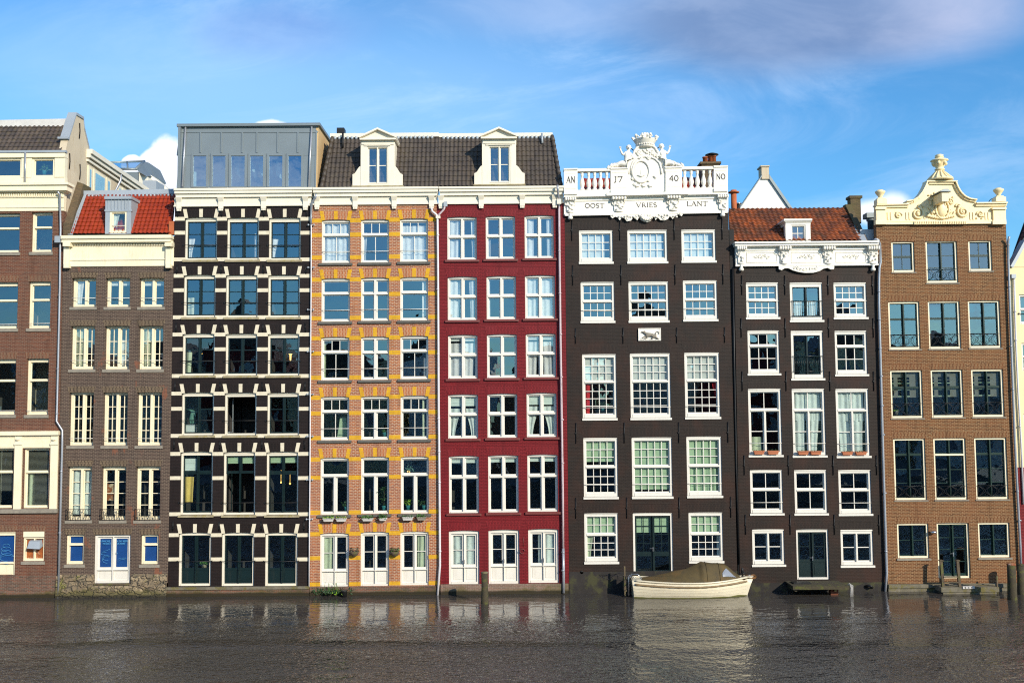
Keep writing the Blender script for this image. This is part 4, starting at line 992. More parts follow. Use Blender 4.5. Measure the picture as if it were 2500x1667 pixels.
mb = MB(); p1, p2, p3, p4 = at(359, 421, YL+1), at(410, 461, YL+2), at(410, 490, YL+2), at(359, 490, YL+1); mb.hexa([p4, p3, p2, p1], [q+Vector((0, 2, 0)) for q in (p4, p3, p2, p1)]); mb.build('parapet', 'lcream', RB)
mb = MB(); pbox(mb, 348, 441, 381, 480, YL-2, YL-.6); mb.build('vent_box', 'lead', RB)

# ================================================================== house 3: black with white stone bands
H3 = House(583, 'black painted house with white stone bands, dark casements and a zinc roof extension')
s3 = (.12, .07, 'sillb', .09)
rows3 = [
 (530, 634, ((451, 530), (554, 632), (656, 734)), 641),
 (670, 774, ((448, 526), (551, 629), (654, 732)), 0),
 (813, 916, ((445, 524), (550, 628), (653, 731)), 0),
 (957, 1062, ((443, 522), (548, 626), (652, 730)), 0),
 (1101, 1256, ((440, 519), (545, 623), (650, 728)), 0),
]
base3 = dict(fr='lcream', sa='green', fw=.085, sw=.055, mw=.05, bt=.045, rec=.13, arch=.07, topbar=.05, mull='sash')
for ri, (ya, yb_, cols, _) in enumerate(rows3):
    for ci, (x0, x1) in enumerate(cols):
        yo = ya + (1 if ci else 0)
        k = dict(base3); cu = (); gl = 'glass'; lay = [(1, 2, 1, 3)]
        if ri == 0: cu = (cl(.0, .22, .45, 1, .5),) if ci != 1 else (cl(.85, 1, .3, 1, .1),)
        if ri == 1 and ci == 0: cu = (cl(.02, .24, .5, 1, .0, 'curtc'),)
        if ri == 2: gl = 'glass' if ci == 1 else 'glassd'; cu = (cl(0, .2, .4, 1, .2, 'curtc'),) if ci == 0 else ()
        if ri == 3: gl = 'glassd'
        if ri == 3 and ci == 1: lay = [(1, 2, 1, 1, 'o')]; k['mw'] = .0
        if ri == 4:
            lay = [(.30, 2, 1, 1), (.70, 2, 1, 1)] if ci != 1 else [(.30, 2, 1, 1), (.70, 2, 1, 1, 'o')]; gl = 'glassd'; k['tw'] = .05
            cu = ((cl(.04, .34, .38, .82, .1, 'curty'), ('b', .02, .42, .06, .3, 'blind')), (bl(0, .14, .02, .98, 'blindg'),), (bl(0, .13, .02, .98, 'blindg'),))[ci]
            if ci == 1: k['mw'] = .06
        H3.win((x0, yo, x1, yb_), lay, glass=gl, curt=cu, sill=s3, rail=('bar', .34 if ri < 4 else .19, 'iron'), **k)
        fo, a, b, c, d, yb2 = H3.last
        if (ri, ci) in ((3, 1), (4, 1)):
            top = d if ri == 3 else c+(d-c)*.68
            for sgn, xx in ((1, a), (-1, b)):
                m_ = MB(); gm = MB(); xo = xx+sgn*.10; 
                for zq in (c+.02, top-.06): m_.box(min(xx, xo)-.01, max(xx, xo)+.01, yb2-.02, yb2+.55, zq, zq+.05)
                m_.box(xo-.02, xo+.02, yb2+.5, yb2+.56, c+.02, top); m_.build('open_sash', 'green' if ri == 4 else 'zinc', fo)
        if ri == 2 and ci != 1:
            q0 = a+(b-a)*(.40 if ci == 0 else .62); m_ = MB(); m_.lathe((q0, yb2+.5, d-.75), [(.10, 0), (.05, -.04), (.035, -.3), (.02, -.34)], 8); m_.build('lamp', 'lampg', fo)
for ci, (x0, x1) in enumerate(((436, 515), (541, 620), (647, 726))):
    H3.win((x0, 1299, x1, 1430), [(.73, 2, 1, 1), (.27, 2, 1, 1, 'p')], 'lcream', sa='green', fw=.10, sw=.07, mw=.05, tw=.03, rec=.10, arch=.05, kind='door', glass='glassd', mull='sash',
           curt=((cl(.0, .4, .78, 1, 0, 'curtc'),), (), (('b', .02, .45, .88, .97, 'curtr'),))[ci], rail=('bar', .46, 'iron'))
H3.wall(((427, 508), (410, 1408)), ((760, 548), (754.5, 1408)), 500, at(583, 1431).z, 'b3')
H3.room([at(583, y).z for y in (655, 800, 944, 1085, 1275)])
for ri, (ya, yb_, cols, _) in enumerate(rows3 + [(1299, 0, ((436, 515), (541, 620), (647, 726)), 0)]):
    for x0, x1 in cols: H3.arch((x0, ya, x1, ya+60),   .055, .44, .10, 'b3s', keys='stonew', kw=.18)
L3 = lambda y: at(0, 0).x
rws = []; gps = []
def edge(p, q, y): return p[0]+(q[0]-p[0])*(y-p[1])/(q[1]-p[1])
for (ya, yb_, cols, _), bd in zip(rows3+[(1299, 0, ((436, 515), (541, 620), (647, 726)), 0)],
        (((530, 539), (564, 573), (629, 638)), ((669, 678), (704, 713), (770, 779)), ((812, 821), (848, 857), (913, 922)), ((956, 965), (993, 1002), (1059, 1068)), ((1103, 1112), (1162, 1171), (1250, 1259)), ((1301, 1310), (1360, 1369)))):
    for y in bd:
        lx = edge((427, 508), (410, 1408), y[0]); rx = edge((760, 548), (754.5, 1408), y[0])
        c = cols; rws.append(y); gps.append([(lx+.3, c[0][0]+.5), (c[0][1]-.5, c[1][0]+.5), (c[1][1]-.5, c[2][0]+.5), (c[2][1]-.5, rx-.5)])
H3.bands(rws, gps, 'stonew')
mb = MB(); xa, xb = at(408, 1445).x, at(756, 1445).x; zp = at(583, 1431).z
mb.box(xa, xb, -.10, .2, -1.2, zp-.12); mb.build('plinth', 'plinth', H3.e)
mb = MB(); mb.box(xa, xb, -.16, .2, zp-.12, zp+.005); mb.build('plinth_cap', 'concrete', H3.e)
z = cornice(H3, 424, 762, 458.5, 474, 504, 'lcream'); brackets(H3, (439, 541, 645, 747), z[1], z[2], 'lcream')
pts = []
for c in ((434, 0), (541, 0), (644, 0), (748, 0)):
    for y in (525, 664, 806, 950, 1092, 1290): pts.append((c[0] - (y-525)*(.016 if c[0] < 500 else .008), y-8, 26))
for (px, py, ln) in pts:
    qq = at(px, py, -.03); mb = MB()
    for sx_ in (-.03, .03): mb.tube([(qq.x+sx_*.4, -.03, qq.z-.26), (qq.x+sx_, -.03, qq.z+.2)], .014, 5)
    mb.box(qq.x-.06, qq.x+.06, -.035, .01, qq.z-.16, qq.z-.12); mb.build('wall_anchor', 'iron', H3.e, origin=(qq.x, 0, qq.z))
pipe(H3, [(772, 474, -.4), (770, 484, -.35), (761, 494, -.16), (759.5, 530), (759, 548)], .055, 'pipe', Y=-.14)
pipe(H3, [(759.5, 545), (760, 560), (759.5, 700), (758, 900), (757, 1100), (755.5, 1300), (754.5, 1432)], .032, 'pipel', Y=-.12, clips=())
for y in (549, 653, 756, 858, 962, 1065, 1171, 1267):
    qq = at(759.5-(y-549)*.006, y, -.12); mb = MB(); mb.tube([qq+Vector((-.16, .03, 0)), qq+Vector((.16, .03, 0))], .02, 6)
    for s_ in (-1, 1): mb.ball(qq+Vector((s_*.14, -.0, 0)), .045, .03, .05, 7, 5)
    mb.build('pipe_clamp', 'lead', H3.e)
# zinc box on the roof
ZX = MB(); Zb, Zt = .25, .55
P = [at(431, 459, Zb), at(772, 459, Zb), at(778, 306, Zt), at(440, 306, Zt)]
YBK = 3.9
cols6 = ((471, 503), (518, 550), (563, 597), (610, 642), (656, 689), (703, 735))
def zf(px, py, out=0.0):  # point on the slightly raked front
    f = (459-py)/153.0; return at(px, py, Zb+(Zt-Zb)*f-out)
ZX.hexa([zf(431, 459), zf(772, 459), zf(772.5, 457), zf(431, 457)], [p+Vector((0, .12, 0)) for p in (zf(431, 459), zf(772, 459), zf(772.5, 457), zf(431, 457))])
def slab(mb, x0, x1, x2, x3, ya, yb_, out=0.0, th=.12):   # bottom x0..x1 at yb_, top x3..x2 at ya
    a = [zf(x0, yb_, out), zf(x1, yb_, out), zf(x2, ya, out), zf(x3, ya, out)]; mb.hexa(a, [p+Vector((0, th, 0)) for p in a])
def bx(b0, t0, y): return b0+(t0-b0)*(457-y)/151.0
slab(ZX, 431, 772, 778, 440, 306, 379.5)
slab(ZX, 431, 470, 473, 436.5, 380, 457); slab(ZX, 735, 772, 775, 737.5, 380, 457)
for (a, b), (c, d) in zip(cols6, cols6[1:]): slab(ZX, b-.5, c+.5, c+1.5, b+.5, 380, 457)
zb = ZX.build('roof_extension', 'zinc', H3.e)
mb = MB(); a, b, c, d = at(772, 459, Zb+.1), at(778, 306, Zt), at(808, 347, YBK), None
xs_ = b.x; ztp = b.z; zbt = a.z
mb.hexa([(xs_-.12, Zb, zbt), (xs_, Zb, zbt), (xs_, Zt, ztp), (xs_-.12, Zt, ztp)], [(xs_-.12, YBK, zbt), (xs_, YBK, zbt), (xs_, YBK, ztp-.1), (xs_-.12, YBK, ztp-.1)]); mb.build('extension_side', 'plasterp', H3.e)
xl_ = at(440, 306, Zt).x
mb = MB(); mb.box(xl_-.02, xl_+.1, Zb+.05, YBK, zbt, ztp-.1); mb.box(xl_+.1, xs_-.12, YBK-.1, YBK, zbt, ztp-.1); mb.build('extension_back', 'zinc', H3.e)
mb = MB(); mb.box(xl_-.12, xs_+.10, Zt-.18, YBK+.1, ztp-.06, ztp+.08); mb.build('roof_edge', 'zinc', H3.e)
mb = MB(); mb.box(xl_+.14, xs_-.16, .5, YBK-.15, zbt+.03, zbt+.1); mb.box(xl_+.14, xs_-.16, YBK-.5, YBK-.4, zbt, ztp-.2)
for i in range(3): x = xl_+2.2+i*1.3; mb.hexa([(x, 1.2, ztp-2.2), (x+.12, 1.2, ztp-2.2), (x+.12, 1.4, ztp-2.2), (x, 1.4, ztp-2.2)], [(x-.5, 1.2, ztp-.2), (x-.38, 1.2, ztp-.2), (x-.38, 1.4, ztp-.2), (x-.5, 1.4, ztp-.2)])
px_a, px_b = at(556, 420, 1.6).x, at(696, 420, 1.6).x
for i in range(7): x = px_a+(px_b-px_a)*i/7; mb.hexa([(x, 1.5+.1*(i%2), zbt+.9+.15*(i%3)), (x+.26, 1.5, zbt+.75), (x+.26, 1.56, zbt+.75), (x, 1.56+.1*(i%2), zbt+.9+.15*(i%3))], [(x-.2, 1.2, ztp-.5), (x+.12, 1.2, ztp-.5), (x+.12, 1.3, ztp-.5), (x-.2, 1.3, ztp-.5)])  # slanted pale panels added behind the middle windows to catch the sun
mb.box(at(470, 420, 1).x, at(480, 420, 1).x, .9, 1.0, zbt, zbt+1.0)
mb.build('studio_room', 'curt', H3.e)
SM = MB()
for x in (487, 538, 589, 625, 676, 725): slab(SM, x, x+3.5, x+4, x+.5, 323, 373, .05, .06)
slab(SM, 436, 776, 777, 438.5, 321, 323.5, .03, .05); slab(SM, 434, 776, 777, 436, 307, 311, .05, .06)
slab(SM, 447, 449, 453, 451, 324, 457, .03, .05) ; slab(SM, 768, 771, 774, 771, 318, 457, .03, .05)
SM.build('standing_seam', 'zinc', H3.e)
pipe(H3, [(453, 310, Zt-.1), (449, 380, .3), (445, 456, .15)], .045, 'pipe'); pipe(H3, [(761, 310, Zt-.1), (757, 380, .3), (754, 458, .15)], .045, 'pipe')
for (a, b) in cols6:
    fb = MB(); slab(fb, a-5, a+.3, a+1, a-4, 374, 457, .05, .12); slab(fb, b-.3, b+5, b+6, b+.5, 374, 457, .05, .12); slab(fb, a-.2, b+.2, b+.9, a+.8, 374, 380.5, .05, .12); slab(fb, a-.2, b+.2, b+.2, a-.2, 455, 457.5, .05, .12)
    fo = fb.build('window', 'zinc', H3.e, label='tall zinc framed studio window')
    gb = MB(); gb.add([zf(a, 456), zf(b, 456), zf(b+.8, 380), zf(a+.8, 380)], [(0,1,2,3)]); gb.build('pane', 'glassb', fo, fix=False)

# ================================================================== house 4: orange brick with yellow bands
H4 = House(915, 'orange and purple brick house with bright yellow bands and yellow arch stones')
H5 = House(1225, 'wine red painted brick house with white cross windows and white double doors')
s4 = (.13, .12, 'silld', .10)
b4 = dict(fr='white', fw=.068, sw=.055, mw=.11, bt=.035, tw=.07, rec=.09, arch=.045, topbar=.02)
A_ = [(.32, 1, 3, 1), (.68, 1, 2, 1)]; B_ = [(.32, 1, 1, 1), (.68, 1, 1, 1)]; C_ = [(.34, 2, 1, 1), (.66, 2, 1, 1)]; D_ = [(.32, 1, 3, 1), (.68, 2, 1, 1)]; E_ = [(.30, 1, 1, 1), (.70, 2, 1, 1)]
cx4 = ((785, 855), (881, 950), (976, 1045))
rows4 = [
 (533, 639, (A_, A_, A_), ('glass',)*3, ((cl(0, .95, 0, 1, .0),), (cl(0, .16, .25, 1, .3),), (cl(0, .95, .1, 1),)), ((0,0),)*3, (3, 2, 0)),
 (679, 785, (B_, C_, B_), ('glass',)*3, ((), (), (cl(.8, .98, 0, 1),)), ((0,0),)*3, (0, -2, -3)),
 (822, 928, (A_, C_, A_), ('glassd', 'glass', 'glass'), ((cl(0, .1, .1, 1, 0, 'curtc'),), (), (cl(.85, 1, .5, 1, 0),)), 0, (0, -1, -3)),
 (967, 1074, (A_, D_, A_), ('glassd',)*3, ((), (), (cl(.78, .88, 0, 1, 0, 'curtc'),)), 0, (0, -1, -2)),
 (1116, 1256, (E_, E_, E_), ('glassd',)*3, ((), (), ()), 0, (0, -2, -3)),
]
for ri, (ya, yb_, lays, gls, cus, _, off) in enumerate(rows4):
    for ci, (x0, x1) in enumerate(cx4):
        dx_ = -(ri*.8) if ci == 0 else (ri*.5 if ci == 2 else 0)
        H4.win((x0+dx_, ya+off[ci], x1+dx_, yb_+off[ci]), lays[ci], glass=gls[ci], curt=cus[ci], sill=s4, rail=('bar', .26, 'white') if ri < 4 else None, **b4)
for ci, (r, cu) in enumerate((((781, 1300, 852, 1432), (cl(.04, .42, 0, 1, .1, 'curtc'),)), ((880, 1297, 950, 1430), ()), ((977, 1296, 1047, 1428), (cl(.6, .95, 0, 1, .25, 'curtc'),)))):
    H4.win(r, [(.73, 2, 1, 2), (.27, 2, 1, 1, 'p')], 'white', fw=.085, sw=.085, mw=.02, tw=.02, bt=.03, rec=.09, arch=.06, kind='door', glass='glassd', curt=cu)
H4.wall(((760, 548), (754.5, 1408)), ((1067, 575), (1074.5, 1408)), 498, at(915, 1431).z, 'b4')
H4.room([at(915, y).z for y in (660, 805, 948, 1095, 1280)])
r6 = (1300, 1432, 0, 0, 0, 0, (0, -3, -4))
bd4 = (((534, 544), (569, 579), (624, 634)), ((678, 688), (715, 725), (772, 782)), ((821, 831), (858, 868), (917, 927)), ((966, 976), (1004, 1014), (1064, 1074)), ((1116, 1126), (1161, 1171), (1246, 1256)), ((1298, 1308), (1357, 1367), (1421, 1430.5)))
rws = []; gps = []
for ri, rr in enumerate(rows4+[r6]):
    cc = [(x0+(-(ri*.8) if ci == 0 else (ri*.5 if ci == 2 else 0)), x1+(-(ri*.8) if ci == 0 else (ri*.5 if ci == 2 else 0))) for ci, (x0, x1) in enumerate(cx4)]
    if ri == 5: cc = [(781, 852), (880, 950), (977, 1047)]
    for ci, (x0, x1) in enumerate(cc): H4.arch((x0, rr[0]+rr[6][ci], x1, rr[0]+60), .05, .46, .10, 'b4s', keys='yel', kw=.19)
    for y in bd4[ri]:
        lx = edge((760, 548), (754.5, 1408), y[0]); rx = edge((1067, 575), (1074.5, 1408), y[0]); s_ = -3.5
        for k, (a, b) in enumerate(((lx+1, cc[0][0]+.5), (cc[0][1]-.5, cc[1][0]+.5), (cc[1][1]-.5, cc[2][0]+.5), (cc[2][1]-.5, rx-.5))):
            o_ = (0, -1, -2.5, -3.5)[k]; rws.append((y[0]+o_, y[1]+o_)); gps.append([(a, b)])
H4.bands(rws, gps, 'yel', proud=.006)
def plinth(H, x0, x1, yt, mat, pr=.10, name='plinth'):
    mb = MB(); xa, xb = at(x0, 1445).x, at(x1, 1445).x; mb.box(xa, xb, -pr, .2, -1.2, at((x0+x1)/2, yt).z); return mb.build(name, mat, H.e)
plinth(H4, 757, 1073, 1430.5, 'plinth'); plinth(H5, 1076, 1388, 1424.5, 'plinthr')
z = cornice(H4, 763, 1070, 456.5, 472, 500, 'lcream'); brackets(H4, (775, 868, 963, 1054), z[1], z[2], 'lcream')
z = cornice(H5, 1071, 1378, 454.5, 469.5, 498, 'lcream'); brackets(H5, (1077, 1175, 1275, 1354), z[1], z[2], 'lcream')
# ================================================================== house 5: wine red
cx5 = (((1092, 1164), (1186, 1258), (1281, 1352)), ((1093, 1165), (1188, 1260), (1282, 1355)), ((1094, 1166), (1189, 1262), (1284, 1357)), ((1094, 1167), (1190, 1263), (1286, 1359)), ((1096, 1169), (1192, 1266), (1288, 1362)))
ry5 = ((529, 634), (675, 781), (817, 924), (962, 1070), (1112, 1252))
X5 = [(.45, 2, 1, 1), (.55, 2, 1, 1)]; Y5 = [(.36, 2, 1, 1), (.64, 2, 1, 1)]
cu5 = [((cl(.02, .42, .0, 1, .15), cl(.82, .98, 0, 1, -.3)), (cl(.02, .12, .5, .98, 0), ), (cl(.02, .3, 0, 1, -.1), cl(.78, .97, 0, 1, -.1))),
       ((cl(.02, .44, .05, 1, .2), cl(.74, .92, .05, 1, -.3)), (cl(.02, .08, .05, 1, 0),), (cl(.02, .46, .02, 1, .15), cl(.54, .97, .02, 1, .0))),
       ((bl(0, .1), cl(.02, .42, .15, .97), cl(.55, .95, .15, 1, .2)), (), (bl(0, .1), cl(.03, .43, .15, 1, .25), cl(.55, .95, .15, 1, -.15))),
       ((bl(0, .24), cl(.02, .40, .3, 1, .55), cl(.6, .98, .3, 1, -.5)), (bl(0, .04, 0, .45),), (bl(0, .24), cl(.02, .40, .28, 1, .6), cl(.56, .98, .28, 1, -.5))),
       ((bl(0, .10),), (bl(0, .10),), (bl(0, .10),))]
for ri in range(5):
    for ci, (x0, x1) in enumerate(cx5[ri]):
        H5.win((x0, ry5[ri][0]-1.8*ci, x1, ry5[ri][1]-1.8*ci), X5 if ri < 4 else Y5, 'white', fw=.065, sw=.055, mw=.10, tw=.09, rec=.09, arch=.04, glass='glass' if ri < 3 else 'glassd', curt=cu5[ri][ci], sill=(.12, .12, 'sillr', .10))
for ci, (r, cu) in enumerate((((1096, 1294, 1170, 1426), (cl(.02, .44, 0, 1), cl(.5, .92, 0, 1))), ((1193, 1292, 1268, 1424.5), (('c', .03, .1, .05, 1, 0, 'leafd'),)), ((1290, 1290, 1364, 1422.5), (cl(.3, .42, 0, 1), cl(.55, .98, 0, 1, .1))))):
    H5.win(r, [(.70, 2, 1, 2), (.30, 2, 1, 1, 'p')], 'white', fw=.11, sw=.095, mw=.02, tw=.02, bt=.03, rec=.09, arch=.07, kind='door', glass='glassd', curt=cu, handle=True)
H5.wall(((1067.5, 575), (1075, 1408)), ((1378, 521), (1389, 1381)), 496, at(1225, 1425).z, 'b5')
H5.room([at(1225, y).z for y in (655, 800, 943, 1090, 1275)])
for ri in range(5):
    for ci, (x0, x1) in enumerate(cx5[ri]): H5.arch((x0, ry5[ri][0]-1.8*ci, x1, ry5[ri][0]+60), .045, .42, .13, 'b5s')
for r in ((1096, 1294, 1170, 1340), (1193, 1292, 1268, 1340), (1290, 1290, 1364, 1340)): H5.arch(r, .045, .42, .13, 'b5s')
mb = MB(); a = at(1278, 1310, -.03); mb.tube([a, at(1278, 1334, -.03)], .012, 5); qq = at(1275, 1345, -.04); mb.tube([(qq.x+.12*math.cos(t*.55), -.05, qq.z+.1*math.sin(t*.55)) for t in range(11)], .018, 5); mb.build('mooring_ring', 'sillr', H5.e)
# pipes between 4 and 5, and at the right of 5
pipe(H4, [(1053, 507, -.2), (1055, 516, -.16), (1066, 525, -.16), (1068, 533, -.16), (1069, 640), (1070, 800), (1071, 1000), (1073, 1200), (1074, 1380), (1068, 1457)], .055, 'pipel', Y=-.16, clips=((1069, 574), (1069, 706), (1070, 864), (1071, 1022), (1072, 1102), (1073, 1177), (1074, 1345)))
mb = MB(); pbox(mb, 1064, 527, 1075, 533, -.24, -.08); mb.build('rainwater_head', 'lcream', H4.e)
pipe(H5, [(1086, 504, -.2), (1084, 511, -.18), (1072, 524, -.16), (1070, 530, -.16)], .05, 'piper', Y=-.16)
mb = MB(); pbox(mb, 1083, 492, 1092, 504, -.26, -.1); mb.build('rainwater_head', 'lead', H5.e)
pipe(H5, [(1361, 452, -.5), (1362, 464, -.46), (1364, 486, -.16), (1365, 510)], .055, 'pipe', Y=-.16)
mb = MB(); pbox(mb, 1360, 486, 1370, 498, -.25, -.06); mb.build('rainwater_head', 'lcream', H5.e)
pipe(H5, [(1365, 505), (1366, 620), (1368, 800), (1371, 1000), (1374, 1200), (1375, 1340)], .055, 'piper', Y=-.16, clips=((1366, 613), (1367, 716), (1369, 816), (1371, 920), (1373, 1024), (1374, 1130)))
pipe(H5, [(1375, 1338), (1376, 1400), (1376, 1447)], .065, 'pipe', Y=-.16, clips=((1375, 1347), (1375, 1392)))
# mansard over houses 4 and 5, each its own half
YT = 1.45; xm_b, xm_t = 1069, 1071
roof_tiles(H4, [at(785, 459, .1), at(xm_b, 456, .1), at(xm_t, 335, YT), at(812, 336, YT)], .215, .31, 't4', amp=.045)
roof_tiles(H5, [at(xm_b, 456, .1), at(1369, 452, .1), at(1348, 333, YT), at(xm_t, 335, YT)], .215, .31, 't4', amp=.045)
for H, xa, xb in ((H4, 806, 1071), (H5, 1071, 1349)):
    mb = MB(); pbox(mb, xa, 325, xb, 334.5, YT-.05, 7); mb.build('roof_edge', 'lcream', H.e)
    mb = MB(); a, b = at(xa+7, 337, YT-.12), at(xb-2, 337, YT-.12); n = int((b.x-a.x)/.215)
    for i in range(n): mb.ball((a.x+.1+i*.215, YT-.1, a.z+.0), .085, .05, .09, 6, 4)
    mb.build('lead_dressing', 'lead', H.e)
for H, p0, p1 in ((H4, (785, 459, .1), (812, 337, YT)), (H5, (1369, 452, .1), (1348, 333, YT))):
    a, b = at(*p0), at(*p1); mb = MB(); n = 9
    for i in range(n):
        p, q2 = a+(b-a)*i/n, a+(b-a)*(i+1.08)/n; mb.tube([p+Vector((0, -.06, .0)), q2+Vector((0, -.03, 0))], [.115, .09], 8)
    mb.build('verge_tiles', 't4', H.e)
    sg_ = 1 if H is H5 else -1      # hip side closing the roof
    mb = MB(); xt = b.x; c = Vector((xt, 7, b.z)); d2 = Vector((a.x, 7, a.z)); mb.hexa([a, b, c, d2], [p-Vector((sg_*.1, 0, 0)) for p in (a, b, c, d2)]); mb.build('roof_side', 't4', H.e)
def dormer45(H, ap, cor, body, win, wings, open_left):
    Y = .02; mb = MB()
    x0, x1, ya, yb_ = body
    pbox(mb, x0, ya+8, win[0]+.5, yb_, Y, 1.2); pbox(mb, win[1]-.5, ya+8, x1, yb_, Y, 1.2); pbox(mb, x0, ya, x1, win[2]+.5, Y+.004, 1.5); pbox(mb, win[0], win[3]-.5, win[1], yb_, Y+.01, 1)
    pbox(mb, x0+2, ya, x1-2, ya+12, Y-.04, Y+.05); pbox(mb, win[0]-6, win[2]-3.4, win[1]+5, win[2]-1, Y-.05, Y+.03)
    do = mb.build('dormer', 'lcream', H.e)
    mb = MB(); pbox(mb, cor[0], cor[2], cor[1], cor[3], Y-.22, 1.6)
    a, b, c = at(cor[0]-1, cor[2], Y-.2), at(cor[1]+1, cor[2], Y-.2), at(ap[0], ap[1], Y-.2)
    mb.poly([(a.x, a.z), (b.x, b.z), (c.x, c.z)], Y-.06, 1.6)
    for p, q2 in ((a, c), (c, b)):
        mb.hexa([(p.x, Y-.25, p.z), (q2.x, Y-.25, q2.z), (q2.x, 1.6, q2.z), (p.x, 1.6, p.z)], [(p.x, Y-.25, p.z+.09), (q2.x, Y-.25, q2.z+.09), (q2.x, 1.6, q2.z+.09), (p.x, 1.6, p.z+.09)])
    mb.build('pediment', 'lcream', do)
    for sg_, (wa, wb, y0, y1) in zip((1, -1), wings):
        o_, i_ = (wa, wb) if sg_ == 1 else (wb, wa)
        pts = [(i_, y1), (i_, y0)]
        n = 8
        for t in range(n+1): f = t/n; pts.append((i_+(o_+sg_*5-i_)*(1-math.cos(f*math.pi/2)) , y0+(y1-y0)*.42*math.sin(f*math.pi/2)))
        pts = [(i_, y1), (i_, y0)]+[(i_+(o_-i_)*f*.92, y0+(y1-y0)*(.40*(math.sin((f-.5)*math.pi)*.5+.5))) for f in [t/n for t in range(n+1)]]+[(o_, y0+(y1-y0)*.42), (o_, y1)]
        P = [at(p[0], p[1], Y+.02) for p in pts[1:]]+[at(i_, y1, Y+.02)]
        mb = MB(); mb.poly([(p.x, p.z) for p in P], Y+.02, Y+.16); mb.build('scroll_wing', 'lcream', do)
    mb = MB(); pbox(mb, wings[0][0]-2, yb_-1, wings[1][1]+2, yb_+1.5, Y-.12, .5); mb.build('sill', 'sillb', do)
    H.win((win[0], win[2], win[1], win[3]), [(1, 2, 1, 2 if not open_left else 1)], 'lcream', fw=.07, sw=.045, mw=.05, bt=.035, rec=.03, hole=False, Y=Y, glass='glass' if not open_left else 'glassd')
    mb = MB(); a, b = at(win[0], win[3], .5), at(win[1], win[2], .5); mb.box(a.x-.1, b.x+.1, .9, .95, a.z, b.z); mb.build('dormer_room', 'room', do)
dormer45(H4, (921.5, 316.5), (878, 967, 337, 341), (880.5, 963.5, 341, 454), (895, 948, 357, 450), ((860.5, 880.5, 406, 454), (963.5, 983, 406, 454)), False)
dormer45(H5, (1218, 314.5), (1174, 1262, 334, 338), (1177, 1260, 338, 450.5), (1192, 1246, 355, 447), ((1158, 1177.5, 404, 450), (1260, 1281, 404, 450)), False)
mb = MB(); pbox(mb, 822, 312, 840, 325, YT+.2, YT+.7); mb.tube([at(837, 325, YT-.2), at(837, 360, 1.0)], .05, 8); mb.build('chimney', 'iron', H4.e)
mb = MB(); mb.tube([at(1323, 326, YT-.25), at(1324, 350, 1.1)], .055, 8); mb.build('vent_pipe', 'lead', H5.e)

# ================================================================== house 6: tarred black with white crest
H6 = House(1590, 'tall black brick house with white carved crest and OOST VRIES LANT lettering')
s6 = (.12, .03, 'white', .06)
k6 = dict(fr='white', fw=.105, sw=.045, bt=.034, tw=.08, rec=.045, sill=s6, bot=.055)
def g6(*a): return [(h, 1, a[0], r) for h, r in a[1:]]
r6s = [
 (((1414, 562, 1496, 639), (1532, 561, 1629, 638), (1664, 560, 1747, 636)), ((1, 3),), 'glass', ((bl(0, .95, .0, .8),), (bl(0, .95, 0, .92),), (bl(0, .95, 0, .86),)), None),
 (((1418, 688, 1500, 783), (1535, 687, 1632, 782), (1668, 684, 1751, 779)), ((.5, 2), (.5, 2)), 'glass', ((), (), ()), ('bar', .26, 'white')),
 (((1422, 864, 1505, 1020), (1539, 862, 1637, 1019), (1672, 860, 1757, 1017)), ((.43, 3), (.57, 4)), 'glass', ((bl(0, .43), cl(0, .22, .43, 1, .2, 'curtr')), (bl(0, .43),), (bl(0, .40), cl(.85, 1, .43, .75, -.5, 'curtr'))), ('bar', .16, 'white')),
 (((1425, 1068, 1508, 1212), (1543, 1067, 1641, 1211), (1677, 1065, 1762, 1209)), ((.5, 3), (.5, 3)), 'glassd', ((bl(0, .40, m_='blindg'),), (bl(0, .94, m_='blindg'),), (bl(0, .5, m_='blindg'), cl(0, 1, .5, 1, 0, 'blindg'))), ('bar', .20, 'white')),
]
for rr, g, gl, cus, rl in r6s:
    for ci, r in enumerate(rr):
        H6.win(r, [(h, 1, 5 if ci == 1 else 4, n_) for h, n_ in g], glass=gl, curt=cus[ci], rail=rl, topbar=.06, **k6)
for ci, (r, cu) in enumerate((((1427, 1252, 1509, 1370), (bl(0, .42, m_='blindg'), cl(0, .24, .42, 1, .4, 'curtc'))), ((1682, 1250, 1765, 1368), (bl(0, .42, m_='blindg'), cl(.9, 1, .42, 1, 0, 'curt'))))):
    H6.win(r, [(.44, 1, 4, 2), (.56, 1, 4, 3)], glass='glassd', curt=cu, topbar=.06, **k6)
H6.win((1546, 1251, 1643, 1405), [(.67, 2, 2, 4), (.33, 2, 1, 1)], 'white', sa='green', fw=.10, sw=.09, mw=.02, tw=.01, bt=.03, rec=.06, kind='door', glass='glassd', curt=(bl(0, .30, m_='blindg'),), topbar=.05, handle=True, mull='sash', label='dark green glazed double door in white frame')
H6.wall(((1378.5, 521), (1389.5, 1381)), ((1779, 552), (1800, 1401)), 500, -1.2, 'b6')
H6.room([at(1590, y).z for y in (670, 820, 1045, 1235)], ztop=at(1590, 525).z)
for rr, *_ in r6s:
    for r in rr: H6.arch(r, .012, .42, .12, 'b6s', proud=.005)
for r in ((1427, 1252, 1509, 1370), (1682, 1250, 1765, 1368), (1546, 1251, 1643, 1405)): H6.arch(r, .012, .42, .12, 'b6s', proud=.005)
an = []
for y, ln, xs in ((562, 52, (1396, 1513, 1646, 1763)), (672, 50, (1398, 1516, 1648, 1765)), (820, 38, (1405, 1521, 1652, 1769)), (1057, 50, (1406, 1524, 1657, 1777)), (1240, 50, (1405.5, 1530, 1658, 1784))):
    for i, x in enumerate(xs): an.append((x, y-(i*.8), ln))
anchors(H6, an)
